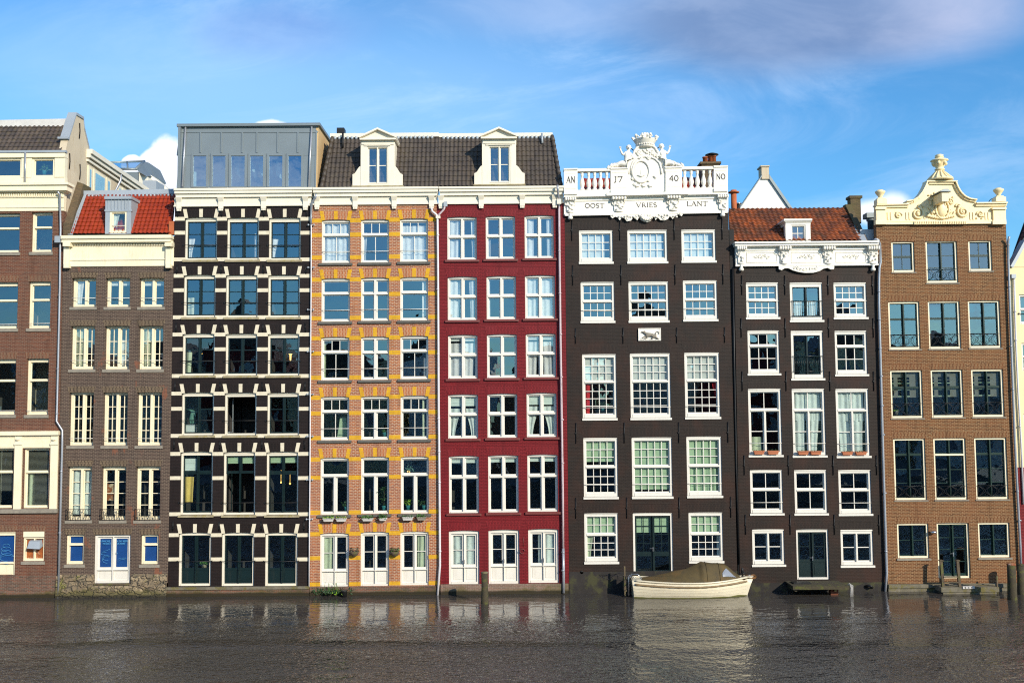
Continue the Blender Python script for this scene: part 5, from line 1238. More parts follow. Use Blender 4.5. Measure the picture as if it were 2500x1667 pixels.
mb = MB(); xa, xb = at(1390, 1445).x, at(1801, 1445).x; mb.box(xa, xb, -.03, .1, -1.2, 1.02); mb.build('base_render', 'base6', H6.e)
# plaque with a relief hound and the words beneath
mb = MB(); pbox(mb, 1558.5, 801, 1613.5, 831.5, -.06, .02)
for x0, y0, x1, y1 in ((1558.5, 801, 1613.5, 802.5), (1558.5, 830, 1613.5, 831.5), (1558.5, 802.5, 1560, 830), (1612, 802.5, 1613.5, 830)): pbox(mb, x0, y0, x1, y1, -.085, -.06)
pq = mb.build('plaque', 'ornw', H6.e, label='white stone plaque with running dog relief')
def pp(x, y, r, Y=-.10): a = at(x, y, Y); return (a.x, Y, a.z, r)
dog = skin([[pp(1573, 812, .05), pp(1577, 815, .07), pp(1583, 817, .10), pp(1590, 816, .085), pp(1597, 818, .09), pp(1602, 819, .05)],
            [pp(1573, 812, .05), pp(1569, 810, .035), pp(1565, 810.5, .02)], [pp(1573, 812, .05), pp(1573, 807, .02)],
            [pp(1583, 817, .10), pp(1577, 821, .035), pp(1568, 824, .022)], [pp(1583, 817, .10), pp(1580, 824, .03), pp(1573, 827, .02)],
            [pp(1597, 818, .09), pp(1596, 824, .035), pp(1590, 826.5, .02)], [pp(1597, 818, .09), pp(1602, 824, .035), pp(1608, 826.5, .02)],
            [pp(1602, 819, .05), pp(1600, 813, .018), pp(1604, 808.5, .018), pp(1609, 811, .018), pp(1608, 816, .018)]], 'dog', 'ornw', None)
dog.build('relief', 'sillg', pq)
letters('DEN WITTEN HOND', 1563, 1610, 827.3, 829.8, -.064, 'ink', pq, wt=1.5)
# parapet block
W = 'ornw'
def tilt(px): return (1580-px)*.0185   # upper storeys rise to the right
def tb(mb, x0, y0, x1, y1, Yf, Yb): t = tilt((x0+x1)/2); pbox(mb, x0, y0+t, x1, y1+t, Yf, Yb)
NSEG = 8
def long(mb, x0, x1, y0, y1, Yf, Yb):
    a0, a1 = at(x0, y0+tilt(x0), Yf), at(x1, y0+tilt(x1), Yf); b0, b1 = at(x0, y1+tilt(x0), Yf), at(x1, y1+tilt(x1), Yf)
    fr_ = [b0, b1, a1, a0]; mb.hexa(fr_, [Vector((p.x, Yb, p.z)) for p in fr_])
mb = MB()
long(mb, 1377, 1778, 481, 523, -.10, .3)
long(mb, 1377, 1778, 474.5, 477.5, -.34, .3); long(mb, 1378, 1777, 471, 474.3, -.28, .3); long(mb, 1379, 1776, 477.5, 481, -.22, .3); long(mb, 1379, 1776, 482, 488, -.15, -.05)
long(mb, 1380, 1776, 517, 523.5, -.17, -.08); long(mb, 1381, 1776, 514.5, 517, -.13, -.08)
long(mb, 1481, 1681, 469.5, 476, -.42, -.2)
mb.build('cornice', W, H6.e)
mb = MB()
for x0, x1 in ((1377, 1410), (1491, 1533), (1625, 1665), (1743, 1777)):
    long(mb, x0, x1, 411, 471, -.30, .1); long(mb, x0-.5, x1+.5, 407.5, 411, -.36, .14); long(mb, x0, x1, 463, 471, -.36, .12)
    long(mb, x0+3, x1-3, 418.5, 420, -.315, -.29); long(mb, x0+3, x1-3, 456, 457.5, -.315, -.29)
long(mb, 1410, 1491, 461, 471, -.28, .1); long(mb, 1665, 1743, 461, 471, -.28, .1)
long(mb, 1410, 1491, 409, 415.5, -.30, .12); long(mb, 1665, 1743, 409, 415.5, -.30, .12)
long(mb, 1533, 1625, 430, 471, -.17, .2)
mb.build('parapet', W, H6.e)
def baluster(px, y0, y1):
    a, b = at(px, y0+tilt(px), -.12), at(px, y1+tilt(px), -.12); h = a.z-b.z; mb = MB()
    mb.lathe((a.x, -.12, b.z-.01), [(.115, 0), (.115, .08*h), (.07, .10*h), (.09, .18*h), (.128, .34*h), (.10, .50*h), (.055, .66*h), (.05, .74*h), (.085, .78*h), (.06, .82*h), (.10, .92*h), (.10, h+.02)], 12); mb.build('baluster', W, H6.e)
for x in (1421, 1437, 1451.5, 1466, 1481): baluster(x, 415, 462)
for x in (1671.5, 1687, 1702, 1717, 1732.5): baluster(x, 415, 462)
for t, x0, x1, y0, y1, Y in (('AN', 1383, 1404, 431.5, 446.5, -.302), ('J7', 1497, 1520, 430.5, 444.5, -.302), ('40', 1634, 1656.5, 428.5, 442.5, -.302), ('NO', 1749, 1770.5, 424.5, 438.5, -.302), ('OOST', 1428, 1475.5, 496.5, 508, -.102), ('VRIES', 1553, 1603.5, 495, 506.5, -.102), ('LANT', 1676.5, 1727.5, 491.5, 503.5, -.102)):
    letters(t, x0, x1, y0, y1, Y, 'ink', H6.e)
for a, b in ((1378, 1406), (1492, 1528), (1626, 1660), (1749, 1777)):
    mb = MB(); t = tilt((a+b)/2); console(mb, a, b, 480+t, 517+t, -.10, .22, drop=(a in (1378, 1749))); mb.build('console', W, H6.e)
# scrolled apron under the frieze
mb = MB(); pts = [(1490, 519), (1490, 528), (1495, 533), (1502, 529), (1508, 531), (1513, 538), (1518, 531), (1524, 533), (1530, 540), (1540, 539), (1546, 531), (1556, 538), (1560, 530), (1566, 538), (1572, 541), (1580, 543), (1588, 540), (1592, 532), (1597, 530), (1600, 538), (1606, 532), (1612, 538), (1622, 539), (1630, 536), (1636, 528), (1642, 536), (1648, 528), (1656, 525), (1664, 529), (1667, 524), (1667, 517)]
P = [at(x, y+tilt(x)*.4, -.1) for x, y in pts]; mb.poly([(p.x, p.z) for p in P][::-1], -.15, .02)
for x, y, r in ((1497, 525, 4.5), (1532, 532, 6), (1622, 531, 6), (1660, 521, 4.5), (1552, 530, 4), (1605, 529, 4)):
    q2 = at(x, y, -.2); scroll(mb, q2.x, q2.z, r*.02, -.16, 1.5, random.random()*6, random.choice((-1, 1)), .03)
q2 = at(1579, 530, -.2)
for k in range(9): a = R(200+k*17.5); mb.tube([(q2.x+.05*math.cos(a), -.17, q2.z+.12+.05*math.sin(a)), (q2.x+.30*math.cos(a), -.22, q2.z+.12+.27*math.sin(a)), (q2.x+.34*math.cos(a), -.18, q2.z+.12+.31*math.sin(a))], [.025, .05, .035], 6)
for x in range(1512, 1656, 7): q2 = at(x, 526+random.uniform(-2, 4), -.2); mb.ball(q2, .06, .04, .05, 6, 4)
mb.build('carved_apron', W, H6.e)
# crest: arched back, oval medallion, scrolls, crown, two reclining figures
def cz(px, py, Y=-.2): return at(px, py, Y)
mb = MB(); pts = [(1533, 471)]
for (x, y) in ((1533, 425), (1532, 410), (1534, 398), (1540, 387), (1546, 380), (1550, 368), (1556, 360), (1565, 355.5), (1577, 354), (1590, 355), (1599, 360), (1604, 368), (1609, 378), (1617, 388), (1620, 398), (1622, 408), (1625, 422), (1625, 471)): pts.append((x, y))
P = [cz(*p) for p in pts]; mb.poly([(p.x, p.z) for p in P], -.22, .12)
mb.tube([cz(x, y, -.24) for x, y in pts[1:-1]], .065, 8)
inner = [(1541, 425), (1541, 408), (1546, 395), (1555, 386), (1568, 382), (1585, 382), (1600, 388), (1610, 398), (1614, 410), (1615, 425)]
mb.tube([cz(x, y, -.25) for x, y in inner], .045, 8)
o1 = cz(1564.5, 419.5); mb.tube([(o1.x+.42*math.cos(t*.2618), -.27, o1.z+.54*math.sin(t*.2618)) for t in range(24)], .06, 8, closed=True)
mb.lathe((0, 0, 0), [(.01, 0)], 3) if False else None
mb.ball((o1.x, -.20, o1.z), .40, .09, .52, 20, 10)
mb.tube([(o1.x-.18, -.30, o1.z-.19), (o1.x, -.31, o1.z-.24), (o1.x+.2, -.30, o1.z-.18)], [.02, .05, .02], 6); mb.box(o1.x-.01, o1.x+.01, -.31, -.29, o1.z-.2, o1.z+.05)
for x, y, r, sg_ in ((1565, 385, 6, 1), (1583, 385, 6, -1), (1558, 372, 6, 1), (1592, 372, 6, -1), (1546, 436, 5, 1), (1583, 440, 5, -1), (1550, 450, 4, 1), (1600, 432, 4, -1), (1538, 470, 4, 1)):
    q2 = cz(x, y, -.25); scroll(mb, q2.x, q2.z, r*.02, -.25, 1.5, 0 if sg_ > 0 else math.pi, sg_, .04)
for k in range(3): x = 1550+k*16; mb.tube([cz(x, 451, -.26), cz(x+5, 455, -.28), cz(x+10, 453, -.28), cz(x+15, 449, -.26)], [.02, .05, .05, .02], 6)
for k in range(34):
    a = R(random.uniform(20, 160)); q2 = cz(1577+24*math.cos(a)*random.uniform(.5, 1.1), 384-20*math.sin(a)*random.uniform(.3, 1), -.24); mb.ball(q2, random.uniform(.04, .08), .05, random.uniform(.04, .08), 6, 5)
cr = mb.build('crest', W, H6.e, label='white carved crest with oval medallion')
mb = MB(); cb = cz(1575, 357, -.05); rb, rt = .43, .60
mb.lathe((cb.x, -.05, cb.z), [(rb*.9, -.10), (rb, -.04), (rb*.97, .02), (rb*1.04, .06), (rt*.93, .26), (rt*.97, .30), (rt*.85, .31), (rb*.8, .10)], 20)
for k in range(10):
    a = k*2*math.pi/10; big = k % 2 == 0; x_, y_ = cb.x+rt*.93*math.cos(a), -.05+rt*.93*math.sin(a)
    h_ = .15 if big else .09
    mb.tube([(x_, y_, cb.z+.28), (x_+.04*math.cos(a), y_+.04*math.sin(a), cb.z+.28+h_)], [.05, .03], 6); mb.ball((x_+.05*math.cos(a), y_+.05*math.sin(a), cb.z+.30+h_), .075, .075, .07, 7, 5)
    if big:
        for s_ in (-1, 1): mb.ball((x_-s_*.09*math.sin(a), y_+s_*.09*math.cos(a), cb.z+.24+h_), .05, .05, .05, 6, 4)
for k in range(24): a = k*2*math.pi/24; mb.ball((cb.x+rb*1.02*math.cos(a), -.05+rb*1.02*math.sin(a), cb.z+.02), .045, .045, .045, 6, 4)
for z_, r_ in ((.32, .30), (.42, .22), (.52, .15)):
    for k in range(7): a = k*.9; mb.ball((cb.x+r_*math.cos(a), -.05+r_*.8*math.sin(a), cb.z+z_+.06), .085, .08, .08, 7, 5)
mb.ball((cb.x, -.05, cb.z+.46), .17, .15, .20, 8, 6)
mb.build('crown', W, cr)
def figure(sg_, hx, hy):
    def q(dx_, dy_, r, Y=-.14): a = at(hx+sg_*dx_, hy+dy_*.98, Y-.06); return (a.x, Y-.06, a.z, r*(1.16 if r > .13 else 1.1))
    f = skin([[q(-1, 38, .17), q(2, 32, .19), q(3, 26, .135), q(2, 19, .165), q(2, 13, .175), q(0, 8, .06), q(-.5, 4, .075), q(-1, 0, .12), q(-1, -3.5, .10)],
              [q(2, 13, .175), q(8, 13, .085), q(13, 17, .062, -.2), q(17, 10, .05, -.2), q(19, 4, .035, -.2), q(20, 1, .03, -.2)],
              [q(2, 13, .175), q(-5, 15, .08), q(-10, 20, .062, -.2), q(-14, 26, .05, -.2)],
              [q(-1, 38, .17), q(8, 40, .16, -.18), q(18, 37, .13, -.22), q(26, 41, .10, -.2), q(36, 43, .07), q(46, 45, .05), q(50, 47, .03)]], 'figure', W, None)
    h = q(-1, -.5, .1)
    f.ball((h[0]-sg_*.0, h[1]+.02, h[2]+.05), .13, .13, .11, 10, 7)       # hair cap
    f.ball((h[0], h[1]-.125, h[2]-.01), .022, .035, .035, 6, 5)           # nose
    for s_ in (-1, 1): f.ball((h[0]+s_*.045, h[1]-.11, h[2]+.025), .018, .015, .012, 6, 4); f.ball((h[0]+s_*.12, h[1], h[2]), .02, .03, .04, 6, 4)
    f.ball((h[0], h[1]-.112, h[2]-.055), .03, .015, .010, 6, 4)
    for k in range(13): a = q(4+k*3.7, 35+k*.95+random.uniform(-2, 2), .1, -.24); f.tube([(a[0]-sg_*.03, a[1]+.1, a[2]+.13), (a[0]+sg_*.03, a[1]-.03, a[2]), (a[0]+sg_*.07, a[1]+.08, a[2]-.15)], [.03, .065, .025], 5)
    for k in range(7): a = q(-3+k*1.1, 24-k*.4, .1, -.16); f.ball((a[0], a[1]-.06, a[2]-.05), .045, .05, .07, 6, 4)
    for k in range(6): a = q(-2.5+k*.9, -4+abs(k-2.5)*.8, .1, -.1); f.ball((a[0], a[1]+.04, a[2]), .055, .06, .05, 6, 4)
    hnd = q(20, 1, .03, -.2)
    for k in range(4): f.tube([(hnd[0]+sg_*.02*(k-1.5), hnd[1], hnd[2]), (hnd[0]+sg_*.028*(k-1.5), hnd[1]-.01, hnd[2]+.07+.01*(k % 2)), (hnd[0]+sg_*.03*(k-1.5), hnd[1]-.03, hnd[2]+.10)], [.012, .011, .008], 5)
    f.tube([(hnd[0]-sg_*.03, hnd[1], hnd[2]-.03), (hnd[0]-sg_*.07, hnd[1]-.02, hnd[2]+.02)], [.013, .009], 5)
    f.build('carved_figure', W, cr, label='white stone figure reclining beside the crest')
figure(-1, 1534, 362); figure(1, 1616, 359)
mb = MB(); mb.tube([cz(1539, 361, .3), cz(1549, 370, .1)], .025, 5); mb.tube([cz(1611, 358, .3), cz(1601, 366, .1)], .025, 5); mb.build('stay_rod', 'iron', cr)
mb = MB(); P = [cz(x, y, -.1) for x, y in ((1482, 410), (1490, 407), (1500, 405), (1512, 403), (1533, 402), (1533, 411))]; mb.poly([(p.x, p.z) for p in P], -.10, .08); P = [cz(x, y, -.1) for x, y in ((1672, 406), (1664, 403), (1652, 401), (1640, 399), (1622, 397), (1622, 407))]; mb.poly([(p.x, p.z) for p in P][::-1], -.10, .08)
mb.build('rock_base', W, cr)
# red hipped roof hidden behind the balustrade, chimney, side walls
roof_tiles(H6, [at(1412, 500, 2.2), at(1745, 494, 2.2), at(1735, 432, 4.2), at(1425, 438, 4.2)], .24, .3, 't2')
mb = MB(); q0, q1 = at(1713, 402, 3.0), at(1756, 392, 3.0); mb.box(q0.x, q1.x, 3.0, 3.9, q0.z-2.6, q0.z+.02); mb.box(q0.x-.08, q1.x+.08, 2.92, 3.98, q0.z+.02, q0.z+.14)
ch = mb.build('chimney', 'bm', H6.e)
mb = MB()
for x, h_ in ((1722, .30), (1735, .36), (1742, .36)): q2 = at(x, 397, 3.4); mb.lathe((q2.x, 3.4, q0.z+.14), [(.15, 0), (.13, h_), (.16, h_), (.16, h_+.06), (.1, h_+.06)], 12)
mb.build('chimney_pot', 'orange', ch)
mb = MB(); q2 = at(1738, 392, 3.4); mb.lathe((q2.x, 3.4, q0.z+.60), [(.36, 0), (.34, .03), (.15, .10), (.02, .13)], 14); mb.build('cowl', 'iron', ch)
mb = MB(); mb.box(H6.xr-.5, H6.xr-.02, .28, 8, at(1600, 600).z, at(1778, 492).z); mb.box(H6.xl+.1, H6.xl+.5, .28, 8, at(1600, 600).z, at(1378, 500).z); mb.build('side_wall', 'b6', H6.e)
mb = MB(); q2 = at(1420, 1396, -.01); mb.lathe((0, 0, 0), [(.09, 0), (.09, .02)], 12)
mb = MB(); mb.tube([(q2.x, -.03, q2.z), (q2.x, .05, q2.z)], .085, 12); mb.build('outlet_hole', 'blacktar', H6.e)

# ================================================================== house 7: small black house
H7 = House(1975, 'smaller black brick house with rusty orange tiled roof and white carved frieze')
mb = MB(); a, b = at(1784, 700), at(1793, 700); a2, b2 = at(1803, 1400), at(1808, 1400)
mb.hexa([(a2.x, .06, -1), (b2.x, .06, -1), (b2.x, .3, -1), (a2.x, .3, -1)], [(a.x, .06, at(1790, 560).z), (b.x+.05, .06, at(1790, 560).z), (b.x+.05, .3, at(1790, 560).z), (a.x, .3, at(1790, 560).z)]); mb.build('party_joint', 'blacktar', H7.e)
pipe(H7, [(1789, 655), (1793, 900), (1798, 1150), (1805, 1376)], .045, 'iron', Y=-.03)
s7 = (.11, .05, 'white', .05)
k7 = dict(fr='white', fw=.10, sw=.045, bt=.038, tw=.08, rec=.05, sill=s7)
for ci, r in enumerate(((1822, 689, 1901, 774), (2036, 689, 2116, 774))):
    H7.win(r, [(.5, 1, 4, 2), (.5, 1, 4, 2)], bot=.03, topbar=.08, glass='glass', rail=('bar', .46, 'white'), **k7)
H7.win((1929, 689, 2008, 781), [(1, 2, 1, 1)], sa='green', mw=.05, bot=.04, topbar=.10, mull='sash', curt=(cl(0, .45, .48, 1), cl(.55, 1, .48, 1)), rail=('bal', .10, .50, 'green'), **{**k7, 'fw': .13})
for r in ((1826, 806, 1903, 911), (2039, 807, 2117, 913)):
    H7.win(r, [(.33, 1, 3, 1), (.67, 1, 3, 2)], bot=.05, topbar=.07, glass='glass', **k7)
H7.win((1932, 807, 2010, 923), [(1, 2, 1, 1)], sa='green', mw=.05, bot=.05, topbar=.10, mull='sash', rail=('bal', .14, .46, 'green'), glass='glass', **{**k7, 'fw': .13})
cu7 = ((cl(.06, .4, .75, 1, 0, 'curtc'),), (cl(.02, .95, 0, .48), cl(.05, .42, .35, 1, .1), cl(.52, .95, .35, 1, .3)), (cl(.0, .95, 0, .48), cl(.0, .46, .35, 1, -.2), cl(.54, .9, .35, 1, .1)))
for ci, r in enumerate(((1828, 948, 1908, 1110), (1935, 948, 2015, 1111), (2042, 948, 2122, 1112))):
    H7.win(r, [(.30, 1, 2, 1), (.70, 2, 1, 2)], mw=.07, bot=.04, topbar=.07, glass='glassd', curt=cu7[ci], rail=('bar', .175, 'white'), **k7)
for ci, r in enumerate(((1832, 1145, 1911, 1252), (1940, 1146, 2019, 1252), (2048, 1146, 2127, 1253))):
    H7.win(r, [(.46, 1, 2, 1), (.54, 1, 2, 1)], bot=.05, topbar=.07, glass='glassd', rail=('bar', .24, 'white') if ci != 1 else None, **k7)
for r in ((1837, 1291, 1915, 1377), (2053, 1292, 2132, 1379)):
    H7.win(r, [(1, 2, 1, 2)], mw=.06, bot=.05, topbar=.10, glass='glassd', **k7)
H7.win((1945, 1291, 2024, 1414), [(.67, 2, 1, 2), (.33, 2, 1, 1, 'p')], 'white', sa='green', fw=.09, sw=.10, mw=.02, tw=.02, rec=.07, topbar=.06, kind='door', glass='glassd', handle=True, mull='sash', label='dark green panelled double door in white frame')
H7.wall(((1793, 661), (1806, 1401)), ((2146, 648), (2160.5, 1401)), 640, -1.2, 'b6')
H7.room([at(1975, y).z for y in (792, 932, 1128, 1272)])
for y, cols in ((689, ((1822, 1901), (1929, 2008), (2036, 2116))), (806, ((1826, 1903), (1932, 2010), (2039, 2117))), (948, ((1828, 1908), (1935, 2015), (2042, 2122))), (1146, ((1832, 1911), (1940, 2019), (2048, 2127))), (1291, ((1837, 1915), (1945, 2024), (2053, 2132)))):
    for a, b in cols: H7.arch((a, y, b, y+50), .015, .33, .10, 'b6s', proud=.005)
an = []
for y, xs in ((696, (1811, 1916, 2021.5, 2130)), (800, (1809.5, 1917, 2023, 2132)), (930, (1812, 1919, 2026, 2133)), (1135, (1817, 1925, 2034, 2140)), (1280, (1820, 1929, 2037, 2146))):
    for x in xs: an.append((x, y, 48))
anchors(H7, an)
mb = MB(); xa, xb = at(1808, 1445).x, at(2160, 1445).x; mb.box(xa, xb, -.02, .1, -1.2, .42); mb.build('base_render', 'base6', H7.e)
mb = MB()
pbox(mb, 1794, 589, 2146, 593, -.46, .3); pbox(mb, 1795, 593, 2145, 599, -.38, .3); pbox(mb, 1796, 599, 2144, 602, -.26, .3); pbox(mb, 1796, 602, 2144, 648.5, -.09, .28); pbox(mb, 1796, 645, 2145, 649, -.16, -.05); pbox(mb, 1797, 604, 2143, 610, -.14, -.05)
mb.build('cornice', W, H7.e)
mb = MB()
for x0, x1 in ((1823, 1897), (1932, 2005), (2041, 2114)):
    P = [at(x, y, -.1) for x, y in ((x0, 616), (x1-8, 616), (x1-6, 620), (x1, 622), (x1, 641), (x0, 641))]; mb.tube(P, .022, 5, closed=True)
    cxm = (x0+x1)/2
    for k in range(5):
        q2 = at(cxm-14+k*7, 626+(-1)**k*1.5, -.1); scroll(mb, q2.x, q2.z, .09, -.1, 1.2, k, (-1)**k, .022)
    for k in range(10): q2 = at(cxm-20+k*4.4, 626+random.uniform(-4, 4), -.1); mb.ball(q2, .04, .03, .035, 6, 4)
mb.build('relief_panels', W, H7.e)
for a, b in ((1796, 1821), (1899, 1929), (2006, 2036), (2115, 2144)):
    mb = MB(); console(mb, a, b, 602, 646, -.08, .26, drop=(a in (1796, 2115))); mb.build('console', W, H7.e)
mb = MB(); pts = [(1902, 649), (1902, 657), (1908, 659), (1915, 654), (1925, 654), (1935, 659), (1948, 663), (1966, 665.5), (1985, 665), (2000, 661), (2010, 655), (2020, 653), (2028, 657), (2035, 656), (2035, 649)]
P = [at(x, y, -.1) for x, y in pts]; mb.poly([(p.x, p.z) for p in P][::-1], -.14, .02); mb.tube([at(x, y, -.14) for x, y in pts], .035, 6)
for k in range(8): q2 = at(1940+k*7.5, 657-abs(k-3.5)*.8, -.15); scroll(mb, q2.x, q2.z, .09, -.15, 1.2, k*2, (-1)**k, .03)
mb.build('carved_apron', W, H7.e)
roof_tiles(H7, [at(1782, 589, .1), at(2103, 590, .1), at(2077, 506, 2.4), at(1779, 512, 2.4)], .245, .27, 't7', amp=.055, step=.05)
mb = MB(); a0, a1 = at(2097, 590, .0), at(2072, 505, 2.35); mb.hexa([a0, a0+Vector((.42, 0, 0)), a0+Vector((.42, .3, 0)), a0+Vector((0, .3, 0))], [a1, a1+Vector((.16, 0, 0)), a1+Vector((.16, .3, 0)), a1+Vector((0, .3, 0))]); mb.build('side_flashing', 'lead', H7.e)
mb = MB(); b0, t0 = at(2105, 588, .1), at(2080, 500, 2.4)
mb.hexa([b0+Vector((-.02, 0, 0)), b0+Vector((.28, 0, 0)), b0+Vector((.28, 2.6, 0)), b0+Vector((-.02, 2.6, 0))], [Vector((b0.x-.02, 2.3, t0.z)), Vector((b0.x+.28, 2.3, t0.z)), Vector((b0.x+.28, 2.7, t0.z)), Vector((b0.x-.02, 2.7, t0.z))])
q2 = at(2078, 490, 2.5); mb.box(q2.x-.1, q2.x+.42, 2.3, 2.8, t0.z-1.0, t0.z+.32); mb.box(q2.x-.16, q2.x+.50, 2.24, 2.86, t0.z+.32, t0.z+.45); mb.build('party_wall', 'bm', H7.e)
mb = MB(); q2 = at(2094, 592, .1); pbox(mb, 2101, 560, 2137, 596, .5, 3.0); mb.build('side_roof', 'lead', H7.e)
mb = MB(); q2 = at(2126, 540, 1.5); mb.lathe((q2.x, 1.5, q2.z-1.0), [(.17, 0), (.17, 1.0), (.22, 1.0), (.22, 1.1)], 12); mb.box(q2.x-.3, q2.x+.3, 1.2, 1.8, q2.z+.13, q2.z+.38); mb.build('flue', 'zinc', H7.e)
# dormer of 7
mb = MB(); pbox(mb, 1914, 534, 1983, 539, -.02, 2.2); pbox(mb, 1916, 539, 1981, 542, .04, 2.1); pbox(mb, 1918, 542, 1979, 549, .10, 2.0); pbox(mb, 1918, 549, 1931.5, 590, .10, .4); pbox(mb, 1967, 549, 1979, 590, .10, .4)
do = mb.build('dormer', 'white', H7.e)
mb = MB(); a, b = at(1918, 548, .4), at(1918, 590, .4); c = at(1979, 548, .4); mb.box(a.x+.02, a.x+.1, .4, 2.0, b.z-.1, a.z); mb.box(c.x-.1, c.x-.02, .4, 2.0, b.z-.1, a.z); mb.build('dormer_cheek', 'lead', do)
H7.win((1931, 548.5, 1967.5, 590), [(1, 1, 2, 2)], fr='white', fw=.06, sw=.04, bt=.035, hole=False, Y=.11, rec=.02, glass='glass')
mb = MB(); pbox(mb, 1930, 545, 1968, 592, .8, .85); mb.build('dormer_room', 'room', do)
pipe(H7, [(2132, 588, -.35), (2138, 584, -.4), (2144, 586, -.4), (2148, 596, -.3), (2149, 615), (2150, 640), (2147, 655), (2146, 680), (2146, 740), (2149, 850), (2153, 1000), (2157, 1150), (2162, 1300), (2165, 1400), (2161, 1447)], .06, 'pipe', Y=-.15, clips=((2146, 712), (2147, 780), (2149, 850), (2152, 918), (2154, 990), (2157, 1061), (2161, 1203), (2163, 1345)))

# white gabled house behind
YW = 7.0
HW = empty('rear_gable_house', (at(1868, 500, YW).x, YW, 8), 'plain white boarded gable with stubby chimney rising behind the rusty tiled roof', 'building')
P = [at(x, y, YW) for x, y in ((1790, 540), (1800, 520), (1858, 430), (1881, 430), (1935, 512), (1950, 540))]
mb = MB(); mb.poly([(p.x, p.z) for p in P][::-1], YW, YW+.3); mb.build('wall', 'wplast', HW)
mb = MB(); g = [(at(x, y, YW-.1)) for x, y in ((1798, 520), (1861, 428), (1878, 428), (1936, 512))]
for a, b, wd in ((g[0], g[1], .05), (g[2], g[3], .22)): mb.hexa([(a.x, YW-.12, a.z-wd), (b.x, YW-.12, b.z-wd), (b.x, YW+.4, b.z-wd), (a.x, YW+.4, a.z-wd)], [(a.x, YW-.12, a.z+.04), (b.x, YW-.12, b.z+.04), (b.x, YW+.4, b.z+.04), (a.x, YW+.4, a.z+.04)])
mb.build('roof_verge', 'zinc', HW)
mb = MB(); pbox(mb, 1859.5, 406, 1877.5, 437, YW-.1, YW+.6); pbox(mb, 1857, 404, 1879, 407, YW-.16, YW+.7); mb.build('chimney', 'plaster', HW)
mb = MB(); q2 = at(1792, 505, 3); mb.tube([(q2.x, 3, q2.z-.9), (q2.x, 3, q2.z+.72)], .15, 10); mb.lathe((q2.x, 3, q2.z+.72), [(.17, 0), (.3, .02), (.3, .06), (.16, .08), (.16, .16), (.05, .18)], 12)
fl = mb.build('flue_pipe', 'orange', None); tag(fl, 'rust red metal flue with black cowl between the white crest and white gable', 'chimney')
mb = MB(); q2 = at(1801, 505, 3.4); mb.lathe((q2.x, 3.4, q2.z-.9), [(.14, 0), (.14, 1.0), (.24, 1.02), (.24, 1.08), (.1, 1.1)], 12); fl = mb.build('flue_pipe', 'chrome', None); tag(fl, 'short stainless steel flue at foot of the white gable', 'chimney')

# ================================================================== house 8: tan brick with yellow gable
H8 = House(2320, 'tan brown brick house with curved yellow ornamental gable and hoisting beam')
s8 = (.07, .05, 'sillg', .04)
k8 = dict(fr='cream', sa='green8', fw=.09, sw=.042, bt=.035, mw=.06, rec=.07, sill=s8, mull='sash')
for r in ((2177, 589, 2233, 664), (2365, 586, 2422, 661)): H8.win(r, [(.5, 1, 2, 1), (.5, 1, 2, 1)], tw=.012, **k8)
H8.win((2261, 587, 2338, 690), [(1, 2, 1, 3)], rail=('arc', .06, .32, 'green8'), **k8)
for i, r in enumerate(((2170, 736, 2246, 852), (2267, 734, 2345, 851), (2365, 733, 2443, 849))): H8.win(r, [(.36, 2, 1, 1), (.64, 2, 1, 1)], tw=.012, rail=('arc', .06, .30, 'iron'), **k8)
for i, r in enumerate(((2175, 903, 2253, 1020), (2274, 902, 2352, 1018), (2373, 901, 2451, 1017))):
    H8.win(r, [(.36, 2, 1, 1), (.64, 2, 1, 1)], tw=.012, glass='glassd', curt=(('b', .0, .12, .12, .56, 'blindg'), ('b', .26, .48, .12, .56, 'blindg'), ('b', .57, .68, .12, .56, 'blindg'), ('b', 0, 1, .0, .58, 'blindd')), rail=('arc', .06, .30, 'iron'), **k8)
for i, r in enumerate(((2183, 1070, 2261, 1220), (2281, 1069, 2360, 1219), (2381, 1068, 2460, 1218))):
    H8.win(r, [(.25, 2, 1, 1), (.75, 2, 1, 3)], tw=.02 if i != 1 else .08, trans='frame' if i == 1 else None, glass='glassd', rail=('arc', .05, .22, 'iron'), **k8)
for r in ((2191, 1277, 2268, 1362), (2389, 1275, 2466, 1360)): H8.win(r, [(1, 2, 1, 2)], glass='glassd', **{**k8, 'sill': (.10, .06, 'sillg', .06)})
H8.win((2289, 1275, 2368, 1411), [(1, 2, 1, 4)], fr='cream', sa='green8', fw=.09, sw=.08, bt=.035, mw=.03, rec=.08, kind='door', glass='glassd', mull='sash', handle=True, label='dark green glazed double door in cream frame')
H8.wall(((2139.5, 560), (2167, 1401)), ((2456.5, 564), (2494, 1366)), 546, at(2320, 1424).z, 'b8')
H8.room([at(2320, y).z for y in (708, 870, 1040, 1255)])
for y, cols in ((589, ((2177, 2233), (2261, 2338), (2365, 2422))), (735, ((2170, 2246), (2267, 2345), (2365, 2443))), (902, ((2175, 2253), (2274, 2352), (2373, 2451))), (1069, ((2183, 2261), (2281, 2360), (2381, 2460))), (1276, ((2191, 2268), (2289, 2368), (2389, 2466)))):
    for ci, (a, b) in enumerate(cols): H8.arch((a, y-ci*1.2+1, b, y+50), .012, .30, .10, 'b8s', proud=.004)
mb = MB(); xa, xb = at(2166, 1440).x, at(2494, 1440).x; zt_ = at(2320, 1424).z; mb.box(xa, xb, -.18, .2, -1.2, zt_-.16); mb.box(xa, xb, -.24, .2, zt_-.16, zt_+.01); mb.build('plinth', 'concrete', H8.e)
Yl = 'creamo'
def T8(x, y): return (2100+x*.2551, 360+y*.2551)
